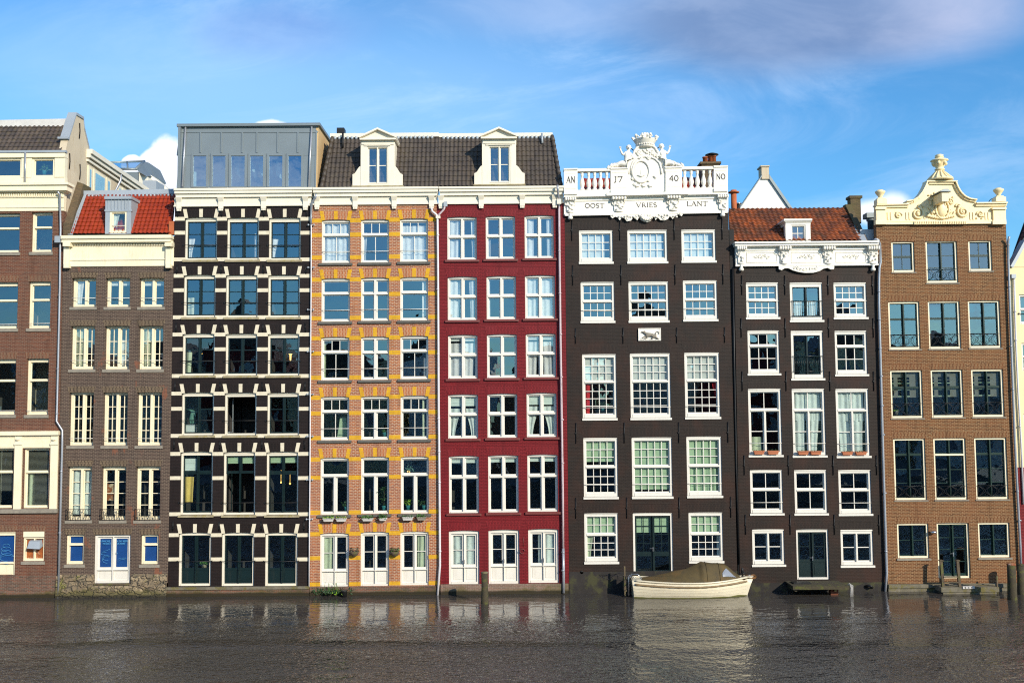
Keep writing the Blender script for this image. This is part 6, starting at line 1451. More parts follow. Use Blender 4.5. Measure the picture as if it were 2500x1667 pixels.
G = [(155, 735), (155, 548), (455, 545), (455, 512), (500, 505), (545, 478), (585, 430), (612, 380), (632, 335), (642, 322), (908, 322), (918, 340), (935, 385), (962, 430), (1000, 468), (1045, 490), (1108, 500), (1112, 532), (1395, 530), (1395, 722)]
mb = MB(); P = [at(*T8(x, y), -.05) for x, y in G]; mb.poly([(p.x, p.z) for p in P], -.05, .30); mb.build('gable', Yl, H8.e)
mb = MB()
def mold(pts, r1=.10, dep=.24):
    P = [at(*T8(x, y), -.1) for x, y in pts]
    for a, b in zip(P, P[1:]):
        d = (b-a); n_ = Vector((-d.z, 0, d.x)).normalized()*r1; 
        mb.hexa([a, b, b-n_, a-n_], [Vector((q.x, -.05-dep-.06, q.z)) for q in (a, b, b-n_, a-n_)]) if False else None
        mb.hexa([Vector((a.x, -dep, a.z)), Vector((b.x, -dep, b.z)), Vector((b.x, .33, b.z)), Vector((a.x, .33, a.z))], [Vector((q.x, yy, q.z)) for q, yy in ((a-n_*.5, -dep), (b-n_*.5, -dep), (b-n_*.5, .33), (a-n_*.5, .33))])
        mb.hexa([Vector(((a-n_*.5).x, -dep*.6, (a-n_*.5).z)), Vector(((b-n_*.5).x, -dep*.6, (b-n_*.5).z)), Vector(((b-n_*.5).x, 0, (b-n_*.5).z)), Vector(((a-n_*.5).x, 0, (a-n_*.5).z))], [Vector((q.x, yy, q.z)) for q, yy in ((a-n_*1.3, -dep*.6), (b-n_*1.3, -dep*.6), (b-n_*1.3, 0), (a-n_*1.3, 0))])
mold([(150, 545), (460, 540)], .13); mold([(440, 512), (500, 503), (545, 476), (585, 428), (612, 378), (632, 332)], .11); mold([(630, 322), (920, 322)], .12); mold([(915, 332), (935, 383), (962, 428), (1000, 466), (1045, 488), (1110, 498)], .11); mold([(1105, 530), (1400, 527)], .13)
mb.build('gable_moulding', Yl, H8.e)
mb = MB()
x0, y0 = T8(155, 705); x1, y1 = T8(1395, 735)
pbox(mb, x0-1, y0+1.5, x1+1, y1-.5, -.14, .0); pbox(mb, x0-1, y0-2, x1+1, y0+1, -.10, .0)
a, b = T8(515, 700)[0], T8(1020, 700)[0]; n = 30
pbox(mb, a, y0+1, b, y1, -.18, -.05)
for i in range(n): x = a+(b-a)*(i+.3)/n; pbox(mb, x, y0+.5, x+1.8, y1-2, -.215, -.15)
for (xa, xb) in ((155, 245), (1275, 1395)):
    pbox(mb, T8(xa, 0)[0], T8(0, 590)[1], T8(xb, 0)[0], T8(0, 700)[1], -.16, .0); pbox(mb, T8(xa-8, 0)[0], T8(0, 574)[1], T8(xb+6, 0)[0], T8(0, 592)[1], -.24, .0); pbox(mb, T8(xa-5, 0)[0], T8(0, 700)[1], T8(xb+5, 0)[0], T8(0, 735)[1], -.22, .0)
for xs in ((262, 276), (292, 306), (440, 454), (470, 484), (1052, 1066), (1080, 1094), (1198, 1212), (1226, 1240)): pbox(mb, T8(xs[0], 0)[0], T8(0, 620)[1], T8(xs[1], 0)[0], T8(0, 690)[1], -.09, .0)
mb.build('gable_base', Yl, H8.e)
mb = MB()
def S8(x, y, r, turns=1.5, a0=0, sg_=1, th=.05): q2 = at(*T8(x, y), -.1); scroll(mb, q2.x, q2.z, r*.0051, -.09, turns, a0, sg_, th)
S8(552, 632, 58, 1.7, math.pi*.4, -1, .07); S8(575, 570, 30, 1.0, 0, 1, .055); S8(985, 615, 58, 1.7, math.pi*.6, 1, .07); S8(945, 565, 30, 1.0, math.pi, -1, .055)
S8(700, 620, 50, 1.3, math.pi, 1, .06); S8(855, 615, 50, 1.3, 0, -1, .06); S8(715, 480, 34, 1.3, 0, 1, .05); S8(868, 520, 30, 1.2, 2, -1, .05)
S8(370, 650, 34, 1.4, 0, 1, .045); S8(1150, 640, 34, 1.4, math.pi, -1, .045); S8(205, 640, 26, 1.4, 0, 1, .045); S8(1330, 630, 26, 1.4, 0, -1, .045)
q2 = at(*T8(785, 590), -.1); mb.ball((q2.x, -.08, q2.z), .26, .14, .42, 14, 8)
mb.tube([(q2.x+.33*math.cos(t*.35), -.13, q2.z+.48*math.sin(t*.35)) for t in range(18)], .05, 6, closed=True)
for k in range(12): x = 650+k*22; y = 655+20*math.sin(k/11*math.pi); q3 = at(*T8(x, y), -.1); mb.ball(q3, .09, .07, .07, 7, 5)
for k in range(46):
    x = random.uniform(640, 900); y = random.uniform(430, 650); q3 = at(*T8(x, y), -.08); mb.ball(q3, random.uniform(.03, .07), .05, random.uniform(.03, .07), 6, 4)
for k in range(12):
    for cx_ in (370, 1150): q3 = at(*T8(cx_+random.uniform(-34, 34), 650+random.uniform(-30, 30)), -.08); mb.ball(q3, .05, .05, .05, 6, 4)
pl = at(*T8(770, 470), -.1)
mb.build('gable_ornament', Yl, H8.e)
# finial vase
q2 = at(*T8(765, 320), .12); mb = MB(); s_ = .0051
mb.lathe((q2.x, .12, q2.z), [(.60, 0), (.62, .04), (.52, .12), (.40, .22), (.28, .36), (.19, .46), (.16, .52), (.24, .54), (.24, .58), (.17, .60), (.20, .68), (.30, .84), (.34, .96), (.42, .99), (.42, 1.03), (.34, 1.07), (.18, 1.10), (.17, 1.16), (.22, 1.18), (.18, 1.24), (.20, 1.28), (.12, 1.32), (.03, 1.34)], 16)
for k in range(14): a = k*2*math.pi/14; mb.tube([(q2.x+r_*math.cos(a), .12+r_*math.sin(a), q2.z+z_) for r_, z_ in ((.58, .06), (.42, .22), (.29, .37), (.20, .47))], [.055, .05, .035, .02], 5)
for k in range(6): a = k*math.pi/3; mb.ball((q2.x+.31*math.cos(a), .12+.31*math.sin(a), q2.z+.86), .09, .09, .10, 7, 5)
mb.build('finial_vase', Yl, H8.e)
for x, y in ((195, 545), (1328, 527)):
    q2 = at(*T8(x, y), .1); mb = MB(); mb.lathe((q2.x, .1, q2.z), [(.24, 0), (.24, .22), (.18, .26), (.16, .30)], 4, sq=True); mb.lathe((q2.x, .1, q2.z+.28), [(.12, 0), (.10, .10), (.20, .24), (.24, .30), (.25, .36), (.18, .40), (.12, .44)], 12); mb.build('corner_vase', Yl, H8.e)
mb = MB(); mb.tube([at(*T8(1290, 480), .2), at(*T8(1245, 500), .4), at(*T8(1230, 524), .4)], .018, 5); mb.build('stay_rod', 'iron', H8.e)
# hoisting beam (sticks out towards the water)
a = at(2308, 477, -1.1); mb = MB()
mb.box(a.x-.17, a.x+.15, -1.1, -.04, a.z-.30, a.z+.15); hb = mb.build('hoist_beam', Yl, H8.e)
mb = MB(); mb.hexa([(a.x-.30, -1.2, a.z+.17), (a.x+.28, -1.2, a.z+.17), (a.x+.28, -.04, a.z+.17), (a.x-.30, -.04, a.z+.17)], [(a.x-.10, -1.2, a.z+.30), (a.x+.08, -1.2, a.z+.30), (a.x+.08, -.04, a.z+.30), (a.x-.10, -.04, a.z+.30)]); mb.build('beam_roof', 'zinc', hb)
mb = MB(); mb.tube([(a.x, -.95, a.z-.30), (a.x, -.95, a.z-.42), (a.x+.05, -.95, a.z-.48), (a.x+.09, -.95, a.z-.42)], .016, 6); mb.build('hook', 'iron', hb)
mb = MB(); q2 = at(2278, 1299, -.1); mb.lathe((q2.x, -.14, q2.z-.03), [(.13, 0), (.15, .03), (.14, .09), (.03, .12)], 12); mb.build('wall_lamp', 'chrome', H8.e)
pipe(H8, [(2464, 578, -.3), (2461, 590), (2462, 640), (2466, 760), (2471, 900), (2477, 1060), (2484, 1200), (2491, 1330), (2493, 1388)], .055, 'pipe', Y=-.14, clips=((2462, 598), (2464, 700), (2468, 845), (2473, 950), (2484, 1198), (2490, 1270)))

# ================================================================== house 9: pale yellow plaster, cut by the right edge
H9 = House(2520, 'pale yellow plastered house at the far right with maroon tiled side roof and red plinth')
for r in ((2489, 719, 2535, 791), (2495, 837, 2540, 905), (2500, 1010, 2545, 1080)): H9.win(r, [(.5, 1, 1, 1), (.5, 1, 1, 1)], 'white', fw=.09, sw=.04, tw=.05, rail=('bar', .35, 'iron') if r[1] < 800 else None)
for r in ((2600, 719, 2660, 791), (2605, 837, 2665, 905), (2610, 1010, 2665, 1080), (2690, 719, 2740, 791), (2694, 837, 2744, 905), (2698, 1010, 2748, 1080)): H9.win(r, [(.5, 1, 1, 1), (.5, 1, 1, 1)], 'white', fw=.09, sw=.04, tw=.05)
H9.wall(((2458.5, 640), (2494, 1366)), ((2760, 640), (2790, 1366)), 652, at(2560, 1140).z, 'yplast')
H9.room([at(2560, y).z for y in (810, 960)])
mb = MB(); xa = at(2484, 1140).x; mb.box(xa, at(2790, 1140).x, -.04, .28, -1.2, at(2560, 1140).z+.001); mb.build('plinth', 'b5', H9.e)
P = [at(x, y, 0) for x, y in ((2459, 652), (2470, 648), (2500, 590), (2602, 420), (2612, 420), (2738, 650), (2760, 652))]; mb = MB(); mb.poly([(p.x, p.z) for p in P][::-1], .0, .3); mb.build('gable', 'yplast', H9.e)
mb = MB(); a, b = at(2467, 650, -.1), at(2503, 584, -.1); mb.hexa([a, b, b+Vector((.14, 0, -.06)), a+Vector((.14, 0, -.06))], [p+Vector((0, .5, 0)) for p in (a, b, b+Vector((.14, 0, -.06)), a+Vector((.14, 0, -.06)))]); mb.build('verge_board', 'lead', H9.e)
roof_tiles(H9, [at(2464, 646, .3), at(2590, 640, .3), at(2640, 420, 2.6), at(2503, 536, 2.6)], .24, .28, 't9')
pipe(H9, [(2476, 680), (2478, 760), (2480, 830), (2486, 960), (2493, 1080), (2499, 1230)], .045, 'pipel', Y=-.10, clips=((2479, 760), (2481, 830), (2490, 1040)))
mb = MB(); pbox(mb, 2470, 669, 2481, 679, -.2, -.02); mb.build('rainwater_head', 'lead', H9.e)

# ================================================================== things on and in the water
def flowerbox(px0, px1, py0, py1, Yf, body, plants, label, group, name='flower_box', cat='planter', hang=.0):
    a, b = at(px0, (py0+py1)/2, Yf), at(px1, (py0+py1)/2, Yf); z1, z0 = at(px0, py0, Yf).z, at(px0, py1, Yf).z
    e = empty(name, ((a.x+b.x)/2, Yf+.1, z0), label, cat, group); d = .2; sl_ = .04
    mb = MB(); mb.hexa([(a.x+sl_, Yf+.03, z0), (b.x-sl_, Yf+.03, z0), (b.x-sl_, Yf+d-.03, z0), (a.x+sl_, Yf+d-.03, z0)], [(a.x, Yf, z1), (b.x, Yf, z1), (b.x, Yf+d, z1), (a.x, Yf+d, z1)])
    mb.box(a.x-.015, b.x+.015, Yf-.015, Yf+d+.01, z1-.035, z1+.002); mb.build('box', body, e)
    for mt, n, hgt, sp in plants:
        lb = MB()
        for k in range(n):
            x = random.uniform(a.x, b.x); y = Yf+random.uniform(-.04, d); z = z1+random.uniform(-.03, hgt)*random.random()**.5
            leafq(lb, Vector((x, y, z)), sp)
        lb.build('foliage' if mt != 'flow' else 'flowers', mt, e, fix=False)
    return e
def leafq(mb, c, s):
    u_ = Vector((random.uniform(-1, 1), random.uniform(-1, 1), random.uniform(-.3, 1))).normalized(); v_ = u_.cross(Vector((random.uniform(-1, 1), random.uniform(-1, 1), random.uniform(-1, 1)))).normalized()
    s *= random.uniform(.6, 1.3)
    mb.add([c-u_*s, c+v_*s*.45, c+u_*s, c-v_*s*.45], [(0,1,2,3)])
G1 = 'plant boxes hung below the orange brick windows'
for (x0, x1, y0, y1, pl, bm_, lb) in (
    (788, 814, 1265, 1273, (('leafy', 60, .10, .045), ('leaf', 60, .16, .05)), 'boxw', 'white planter with fresh green sprouts, under left half of the leftmost window'),
    (820, 845, 1265, 1273, (('leaf', 60, .15, .05), ('flow', 40, .10, .03)), 'boxw', 'white planter with yellow flowers, under right half of the leftmost window'),
    (884, 910, 1265, 1272, (('leaf', 150, .16, .055),), 'boxw', 'white planter with dense green leaves, left one under the middle window'),
    (925, 944, 1264, 1271, (('leaf', 100, .22, .05), ('leafd', 60, .2, .05)), 'boxw', 'white planter with tall trailing greens, right one under the middle window'),
    (982, 1008, 1262, 1270, (('leafd', 60, .10, .045), ('leaf', 20, .10, .04)), 'boxw', 'white planter with sparse dull greens, left one under the rightmost window'),
    (1018, 1040, 1262, 1270, (('leaf', 90, .18, .05),), 'sillg', 'grey planter with leafy greens, right one under the rightmost window')):
    flowerbox(x0, x1, y0, y1, -.32, bm_, pl, lb, G1)
G2 = 'terracotta boxes on the sills of the small black house'
for i, (x0, x1, y0, y1) in enumerate(((1841, 1867, 1100, 1109), (1875, 1902, 1100, 1109), (1949, 1975, 1101, 1110), (1980, 2006, 1101, 1110), (2057, 2083, 1102, 1110.5), (2090, 2117, 1102, 1110.5))):
    lb = ('terracotta box with dark seedlings, left half of the {} window sill of the black house', 'terracotta box with dark seedlings, right half of the {} window sill of the black house')[i % 2].format(('left', 'middle', 'right')[i//2])
    flowerbox(x0, x1, y0, y1, -.19, 'terra', (('leafd', 40, .07, .03), ('leaf', 8, .07, .025)), lb, G2)
G3 = 'round wall baskets between the white doors'
for x, lb in ((865, 'round twig wall basket with few plants, between the left and middle white doors'), (964, 'round twig wall basket with fuller greenery, between the middle and right white doors')):
    c = at(x, 1348, -.14); e = empty('wall_basket', (c.x, 0, c.z-.25), lb, 'hanging basket', G3)
    mb = MB(); mb.lathe((c.x, -.14, c.z-.2), [(.03, 0), (.14, .05), (.2, .16), (.22, .24), (.19, .24)], 12); [mb.tube([(c.x+.2*math.cos(t*.5)*(.6+k*.1), -.14+.2*math.sin(t*.5)*(.6+k*.1), c.z-.15+k*.09) for t in range(13)], .018, 5) for k in range(5)]
    mb.build('basket', 'wood', e)
    lb_ = MB(); [leafq(lb_, Vector((c.x+random.uniform(-.22, .22), -.14+random.uniform(-.1, .1), c.z+random.uniform(.0, .2))), .05) for _ in range(70 if x > 900 else 35)]; lb_.build('foliage', 'leafd' if x < 900 else 'leaf', e, fix=False)
# window plants and things behind the glass
def potplant(px, py, h, Y, label, leaf='leaf', group=None, n=70, wd=.2, pot='pot', pr=.11):
    c = at(px, py, Y); e = empty('potted_plant', c, label, 'plant', group)
    mb = MB(); mb.lathe(c, [(pr*.7, 0), (pr, .2), (pr*1.05, .22), (pr*.9, .22)], 10); mb.build('pot', pot, e)
    mb = MB(); mb.tube([c+Vector((0, 0, .2)), c+Vector((.02, 0, h*.8))], .012, 5); mb.build('stem', 'wood', e)
    lb_ = MB(); [leafq(lb_, c+Vector((random.gauss(0, wd*.5), random.gauss(0, .06), .22+random.random()*(h-.22))), .065) for _ in range(n)]; lb_.build('leaves', leaf, e, fix=False)
G4 = 'plants standing inside the fifth floor row of the orange brick house'
potplant(845, 1247, .45, .34, 'small plant in teal pot inside left window above the planters', 'leafd', G4)
potplant(937, 1245, 1.15, .34, 'tall climbing plant in teal pot inside middle window above the planters', 'leafd', G4, 160, .32)
potplant(996, 1244, .5, .34, 'bright green plant in teal pot, left pane of the right window above the planters', 'leafy', G4, 40, .25)
potplant(1035, 1244, .5, .34, 'drooping dark plant in teal pot, right pane of the right window above the planters', 'leafd', G4, 60, .25)
potplant(108, 428, .62, .36, 'round leaved green plant inside the small cream attic window', 'leaf', None, 60, .28)
potplant(939, 1066, .32, .34, 'white flowering plant inside middle window of the orange house, two rows above the doors', 'leaf', None, 40, .14)
potplant(1471, 1003, .42, .34, 'bushy green plant behind white sash below the red curtain', 'leafd', None, 80, .2)
potplant(2188, 1013, .20, .34, 'low bright green plant in corner of dark green casement', 'leafy', None, 60, .12, 'sillg')
potplant(500, 1387, .30, .42, 'spiky green houseplant behind the black house ground floor door', 'leaf', None, 90, .35, 'sillb')
# statue on pedestal inside the black and white house
c = at(466, 1059, .55); e = empty('statue', c, 'green bronze bending figure on white pedestal inside a black house window', 'statue')
mb = MB(); mb.box(c.x-.22, c.x+.22, .40, .80, c.z, c.z+.46); mb.build('pedestal', 'curt', e)
def q_(dx_, dz_, r, Y=.58): return (c.x+dx_, Y, c.z+dz_, r)
f = skin([[q_(0, .75, .10), q_(.02, .88, .10), q_(.06, 1.0, .11), q_(.10, 1.08, .11), q_(.17, 1.10, .05), q_(.24, 1.10, .075), q_(.28, 1.08, .06)],
          [q_(.10, 1.08, .11), q_(-.02, 1.16, .045), q_(-.14, 1.2, .035), q_(-.2, 1.22, .025)], [q_(.10, 1.08, .11), q_(.18, .95, .045), q_(.22, .84, .03)],
          [q_(0, .75, .10), q_(.08, .66, .07), q_(.10, .56, .05), q_(.06, .47, .04), q_(.13, .46, .03)], [q_(0, .75, .10), q_(-.06, .64, .07), q_(-.01, .54, .05), q_(-.05, .47, .04), q_(.02, .46, .03)]], 'figure', 'bronze', None); f.build('figure', 'bronze', e)
# armchair seen in the orange house
c = at(837, 1066, .6); e = empty('armchair', c, 'pale high-backed armchair inside the left window, two rows above the white doors', 'chair')
mb = MB(); mb.poly([(c.x-.28, c.z), (c.x+.25, c.z), (c.x+.20, c.z+.45), (c.x+.16, c.z+.95), (c.x-.14, c.z+.95), (c.x-.20, c.z+.45)], .6, .72); mb.build('backrest', 'blindg', e); mb = MB(); mb.box(c.x-.28, c.x+.25, .72, 1.2, c.z+.1, c.z+.32); mb.build('seat', 'blindg', e)
# chandelier in the orange house
c = at(998, 1140, .8); e = empty('chandelier', c, 'glass chandelier inside right window above the planters', 'lamp')
mb = MB()
for k in range(40): a = random.uniform(0, 6.28); r_ = random.uniform(.05, .3); mb.ball((c.x+r_*math.cos(a), c.y+r_*math.sin(a)*.6, c.z+.1-r_*.5+random.uniform(-.2, .2)), .025, .025, .035, 6, 4)
mb.build('crystals', 'bronze', e); mb = MB(); [mb.ball((c.x+dx_, c.y-.05, c.z-.22+dz_), .035, .035, .035, 6, 4) for dx_, dz_ in ((-.05, .02), (.05, 0), (0, -.08))]; mb.build('bulb', 'lampg', e)
# pendant bulbs in black house
for px, py, lb in ((686, 1177, 'left glowing pendant bulb inside the black house window'), (708, 1180, 'right, lower glowing pendant bulb inside the black house window')):
    c = at(px, py, 1.0); mb = MB(); mb.ball(c, .045, .045, .05, 8, 6); mb.tube([c+Vector((0, 0, .04)), c+Vector((0, 0, .6))], .008, 5); o = mb.build('pendant_lamp', 'lampg', None); tag(o, lb, 'lamp')

# ---- mooring posts
def post(px, py0, py1, hw, label, tip='sillb', group='wooden mooring posts in the canal', depth=None):
    b = atz(px, py1, 0); Y = b.y; z1 = at(px, py0, Y).z; r = hw*(Y+CAMD)/FPX
    e = empty('mooring_post', (b.x, Y, 0), label, 'mooring post', group)
    mb = MB(); n = 10
    prof = [(r*1.08, -1.5), (r*1.05, 0), (r*.98, z1*.5), (r*.93, z1-.06)]; mb.lathe((b.x, Y, 0), prof, n)
    for i, v_ in enumerate(mb.v): v_.x += .012*math.sin(i*7.1); v_.y += .012*math.cos(i*5.3)
    mb.build('timber', 'woodm', e)
    mb = MB(); mb.lathe((b.x, Y, z1-.07), [(r*.97, 0), (r*1.0, .03), (r*.9, .07)], n); mb.build('post_top', tip, e)
post(1183.5, 1395, 1473, 8.5, 'weathered mooring post standing in front of the wine red house', 'concrete')
post(2472, 1375, 1463, 10.5, 'thick mossy mooring post in front of the tan brick house', 'rust')
post(2494, 1376, 1450, 9, 'dark mossy post cut by right photo edge, behind the thick mossy post', 'woodm')
# ---- plants growing at the waterline of house 4
e = empty('weed_clump', at(805, 1444, -.3), 'straggly green weeds growing from the canal wall beside a dark bucket', 'plant')
lb_ = MB()
for k in range(150): leafq(lb_, at(805+random.gauss(0, 15), 1449-abs(random.gauss(0, 4.5)), -.3+random.uniform(-.25, .2)), .06)
lb_.build('foliage', 'leafd', e, fix=False)
lb_ = MB()
for k in range(9): leafq(lb_, at(812+random.gauss(0, 16), 1451-abs(random.gauss(0, 3.5)), -.4+random.uniform(-.25, .1)), .06)
lb_.build('pale_leaves', 'leafy', e, fix=False)
mb = MB(); 
for k in range(9):
    x = 790+k*5+random.uniform(-4, 4); mb.tube([at(x, 1446, -.3), at(x+random.uniform(-2, 3), 1438, -.35), at(x+random.uniform(-8, 8), 1426-random.uniform(0, 7), -.3)], .008, 4)
mb.build('stems', 'leaf', e)
c = at(841, 1452, -.4); mb = MB(); mb.lathe((c.x, -.45, -.1), [(.11, 0), (.14, .38), (.15, .4), (.12, .4)], 12); o = mb.build('bucket', 'iron', None); tag(o, 'dark bucket at the waterline beside the weeds', 'bucket')
MW = MB()
for k in range(260): leafq(MW, at(random.uniform(762, 860), 1443+random.gauss(0, 4), -.12), .05)
o = MW.build('moss', 'leafd', None, fix=False); tag(o, 'dark green moss on the canal wall below the orange brick house', 'moss'); o['kind'] = 'stuff'

# ---- landing stage under the green door of house 7
a, b = at(1936, 1430, -1.35), at(2064, 1430, -1.35); zt_ = a.z; x0, x1 = a.x, b.x
e = empty('landing_stage', ((x0+x1)/2, -.7, 0), 'mossy green wooden landing stage below the dark green door', 'landing')
mb = MB()
for k in range(7): yy = -1.36+k*.195; mb.box(x0, x1+.12, yy, yy+.18, zt_-.06, zt_+.003*random.random())
mb.build('deck', 'woodm', e)
mb = MB(); mb.box(x0-.02, x1+.14, -1.42, -1.37, zt_-.16, zt_-.01); mb.box(x0+.1, x0+.2, -1.3, .0, zt_-.26, zt_-.07); mb.box(x1-.5, x1-.4, -1.3, .0, zt_-.26, zt_-.07); mb.build('beam', 'woodm', e)
mb = MB(); mb.box(x1-.55, x1-.2, -.9, -.6, -1.2, zt_-.1); mb.build('support', 'rusty', e)
mb = MB(); mb.box(at(1932, 1418, -.5).x, at(1975, 1418, -.5).x, -.9, -.35, zt_+.006, zt_+.05); o = mb.build('rubber_mat', 'iron', None); tag(o, 'black mat lying on the mossy landing stage', 'mat')
mb = MB(); qx = x1+.1
for k in range(4): mb.tube([(qx+.04*k, -1.3, zt_+.02), (qx+.10+.05*k, -1.36, zt_+.12-.04*k), (qx+.14+.03*k, -1.4, zt_-.1), (qx+.1+.04*k, -1.4, -.05)], .014, 5)
o = mb.build('mooring_rope', 'boxw', None); tag(o, 'loose pale rope hanging off the right end of the landing stage', 'rope')

# ---- ladder landing with SEB sign in front of house 8
a, b = at(2297, 1433, -.9), at(2438, 1433, -.9); zt_ = a.z
e = empty('jetty', ((a.x+b.x)/2, -.6, 0), 'low mossy jetty with white SEB sign below the glazed door', 'jetty')
mb = MB(); mb.box(a.x, b.x, -.95, -.2, zt_-.22, zt_); mb.box(a.x+.1, b.x-.1, -.9, -.3, -1.2, zt_-.22); mb.build('deck', 'concrete', e)
mb = MB(); pbox(mb, 2351, 1430.5, 2379.5, 1436.5, -1.0, -.95); sg_ = mb.build('sign', 'boxw', e); letters('S E B', 2355.5, 2375, 1431.7, 1435.3, -1.004, 'ink', sg_, wt=1.6)
mb = MB(); q2 = at(2434.5, 1432, -.8); mb.tube([(q2.x, -.8, -.5), (q2.x, -.8, at(2434, 1404, -.8).z)], .045, 8); mb.build('stake', 'wood', e)
e = empty('boarding_ladder', (at(2325, 1430, -.7).x, -.7, 0), 'two dark wooden rails of a boarding ladder before the glazed door', 'ladder')
for px in (2305, 2345.5):
    q2 = at(px, 1430, -.85); zt2 = at(px, 1369, -.7).z; mb = MB(); mb.hexa([(q2.x-.07, -.92, -.6), (q2.x+.05, -.92, -.6), (q2.x+.05, -.8, -.6), (q2.x-.07, -.8, -.6)], [(q2.x-.09, -.72, zt2), (q2.x+.03, -.72, zt2), (q2.x+.03, -.6, zt2), (q2.x-.09, -.6, zt2)]); mb.box(q2.x-.11, q2.x+.06, -.76, -.56, zt2, zt2+.05); mb.build('rail', 'wood', e)
mb = MB(); xa, xb = at(2305, 1425, -.85).x, at(2345, 1425, -.85).x
for zz_ in (.2, .5, .75): mb.box(xa, xb, -.82, -.72, zz_, zz_+.05)
mb.build('rung', 'wood', e)

# ---- the boat
bl_, br_ = at(1535, 1420, -1.0).x, at(1839, 1420, -1.0).x; L = br_-bl_; YC = -.86; HBm = .80
e = empty('boat', ((bl_+br_)/2, YC, 0), 'white clinker sloop with olive canvas cover moored before the black house', 'boat')
def sheer(t): return .72 + .22*abs(t-.52)**2*4*.5 + .16*max(0, t-.6)**1.5*2.2 - .02
def hb(t):  # half beam along the length, transom at the left, bow at the right
    return HBm*(.62+.38*math.sin(min(t/.5, 1)*math.pi/2))*(1 if t < .5 else max(0.02, (1-((t-.5)/.5)**2.3)))
NS = 40; PRF = [(.0, -.42), (.30, -.34), (.58, -.18), (.78, .03), (.90, .25), (.97, .55), (1.0, 1.0)]
def sect(t, side):
    hh = hb(t); sh = sheer(t); out = []
    for i, (f, k) in enumerate(PRF):
        z = k*sh if k > 0 else k*(1-.55*max(0, t-.7)/.3)
        rake = (.28*max(0, z)/sh + .10*z)*(t**6) - .10*(1-t)**8*(1-max(0, z)/sh)*-1
        out.append((bl_+.12+(L-.42)*t+rake, YC+side*hh*f*(1 if t < .9 else .9), z))
    return out
P = [sect(i/NS, -1)+sect(i/NS, 1)[::-1] for i in range(NS+1)]
mb = MB(); mb.grid(P); mb.add(P[0], [tuple(range(len(P[0])))]); mb.add(P[-1], [tuple(range(len(P[-1])))]); hull = mb.build('hull', 'hull', e)
mb = MB()   # clinker plank laps
for lv in (.20, .38, .55, .72):
    for sd in (-1, 1):
        pts = []
        for i in range(NS):
            t = i/NS; s_ = sect(t, sd); 
            zt2 = lv*sheer(t)
            for (p, q2) in zip(s_, s_[1:]):
                if p[2] <= zt2 <= q2[2]: f = (zt2-p[2])/(q2[2]-p[2]); pts.append((p[0]+(q2[0]-p[0])*f, p[1]+(q2[1]-p[1])*f+sd*.004, zt2)); break
        mb.tube(pts, .010, 4)
mb.build('plank_laps', 'hull', hull)
for nm, mt, off, r in (('gunwale', 'hull', .02, .04), ('rope_fender', 'rope', -.16, .045)):
    mb = MB()
    for sd in (-1, 1):
        pts = [(sect(i/NS, sd)[-1][0], sect(i/NS, sd)[-1][1]+sd*.03, sect(i/NS, sd)[-1][2]+off) for i in range(1, NS-1)]
        mb.tube(pts, [r*(1+.12*math.sin(i*2.2)) if nm == 'rope_fender' else r for i in range(len(pts))], 6)
    mb.build(nm, mt, e)
mb = MB(); s1 = sect(.93, -1)[-1]; s2 = sect(1, -1)[-1]
mb.tube([(s1[0]-.3, s1[1]+.02, s1[2]-.05), (s1[0], s1[1]+.03, s1[2]-.02), (s2[0]+.02, YC, s2[2]-.02), (s1[0], 2*YC-s1[1]-.03, s1[2]-.02)], [.04, .08, .11, .07], 8); mb.build('bow_fender', 'varn', e)
# side decks
P = [[(sect(t, -1)[-1][0], sect(t, -1)[-1][1], sheer(t)+.01), (sect(t, -1)[-1][0], YC, sheer(t)+.05), (sect(t, 1)[-1][0], sect(t, 1)[-1][1], sheer(t)+.01)] for t in [i/20 for i in range(21)]]
mb = MB(); mb.grid(P); mb.build('deck', 'hull', e, fix=False)
mb = MB(); P = []
for i in range(NS+1):
    t = i/NS; s_ = sect(t, -1); row = []
    P.append([(s_[3][0], s_[3][1]-.004, -.02), (s_[3][0], s_[3][1]-.012+.0, .05+.02*math.sin(i*.9))])
mb.grid(P); mb.build('algae_line', 'algae', hull, fix=False)
# canvas cover: ridge pole high at 0.68 of the length, sloping down to the left
ridge = [(.09, .05), (.2, .17), (.3, .30), (.4, .45), (.48, .58), (.55, .72), (.60, .82), (.66, .80), (.74, .74), (.79, .68), (.83, .50), (.87, .24), (.905, .06)]
P = []
def rz(t):
    for (a, za), (b, zb_) in zip(ridge, ridge[1:]):
        if a <= t <= b: return za+(zb_-za)*(t-a)/(b-a)
    return .05
N2 = 46
for i in range(N2+1):
    t = .09+(.905-.09)*i/N2; hw = hb(t)*.93; z0 = sheer(t)+.03; r_ = rz(t); row = []
    for k in range(-10, 11):
        f = k/10; sag = 1-abs(f)**1.35 if t < .6 else 1-abs(f)**2.4
        wr = .022*math.sin(f*9+t*23)*(1-abs(f)) + .03*mn.noise(Vector((t*9, f*3, 0)))*r_*1.5
        s_ = sect(t, -1)[-1]; row.append((s_[0], YC+hw*f, z0+r_*sag+wr))
    P.append(row)
mb = MB(); mb.grid(P); P0 = P; cv_ = mb.build('canvas_cover', 'canvas', e, fix=False)
def cpt(t, f, o=.012):
    i = (t-.09)/(.905-.09)*N2; i0 = max(0, min(N2-1, int(i))); g = i-i0; k = (f+1)*10; k0 = max(0, min(19, int(k))); h_ = k-k0
    A_ = Vector(P0[i0][k0]); B_2 = Vector(P0[i0+1][k0]); C_2 = Vector(P0[i0][k0+1]); p = A_+(B_2-A_)*g+(C_2-A_)*h_
    return p+Vector((0, -o, o))
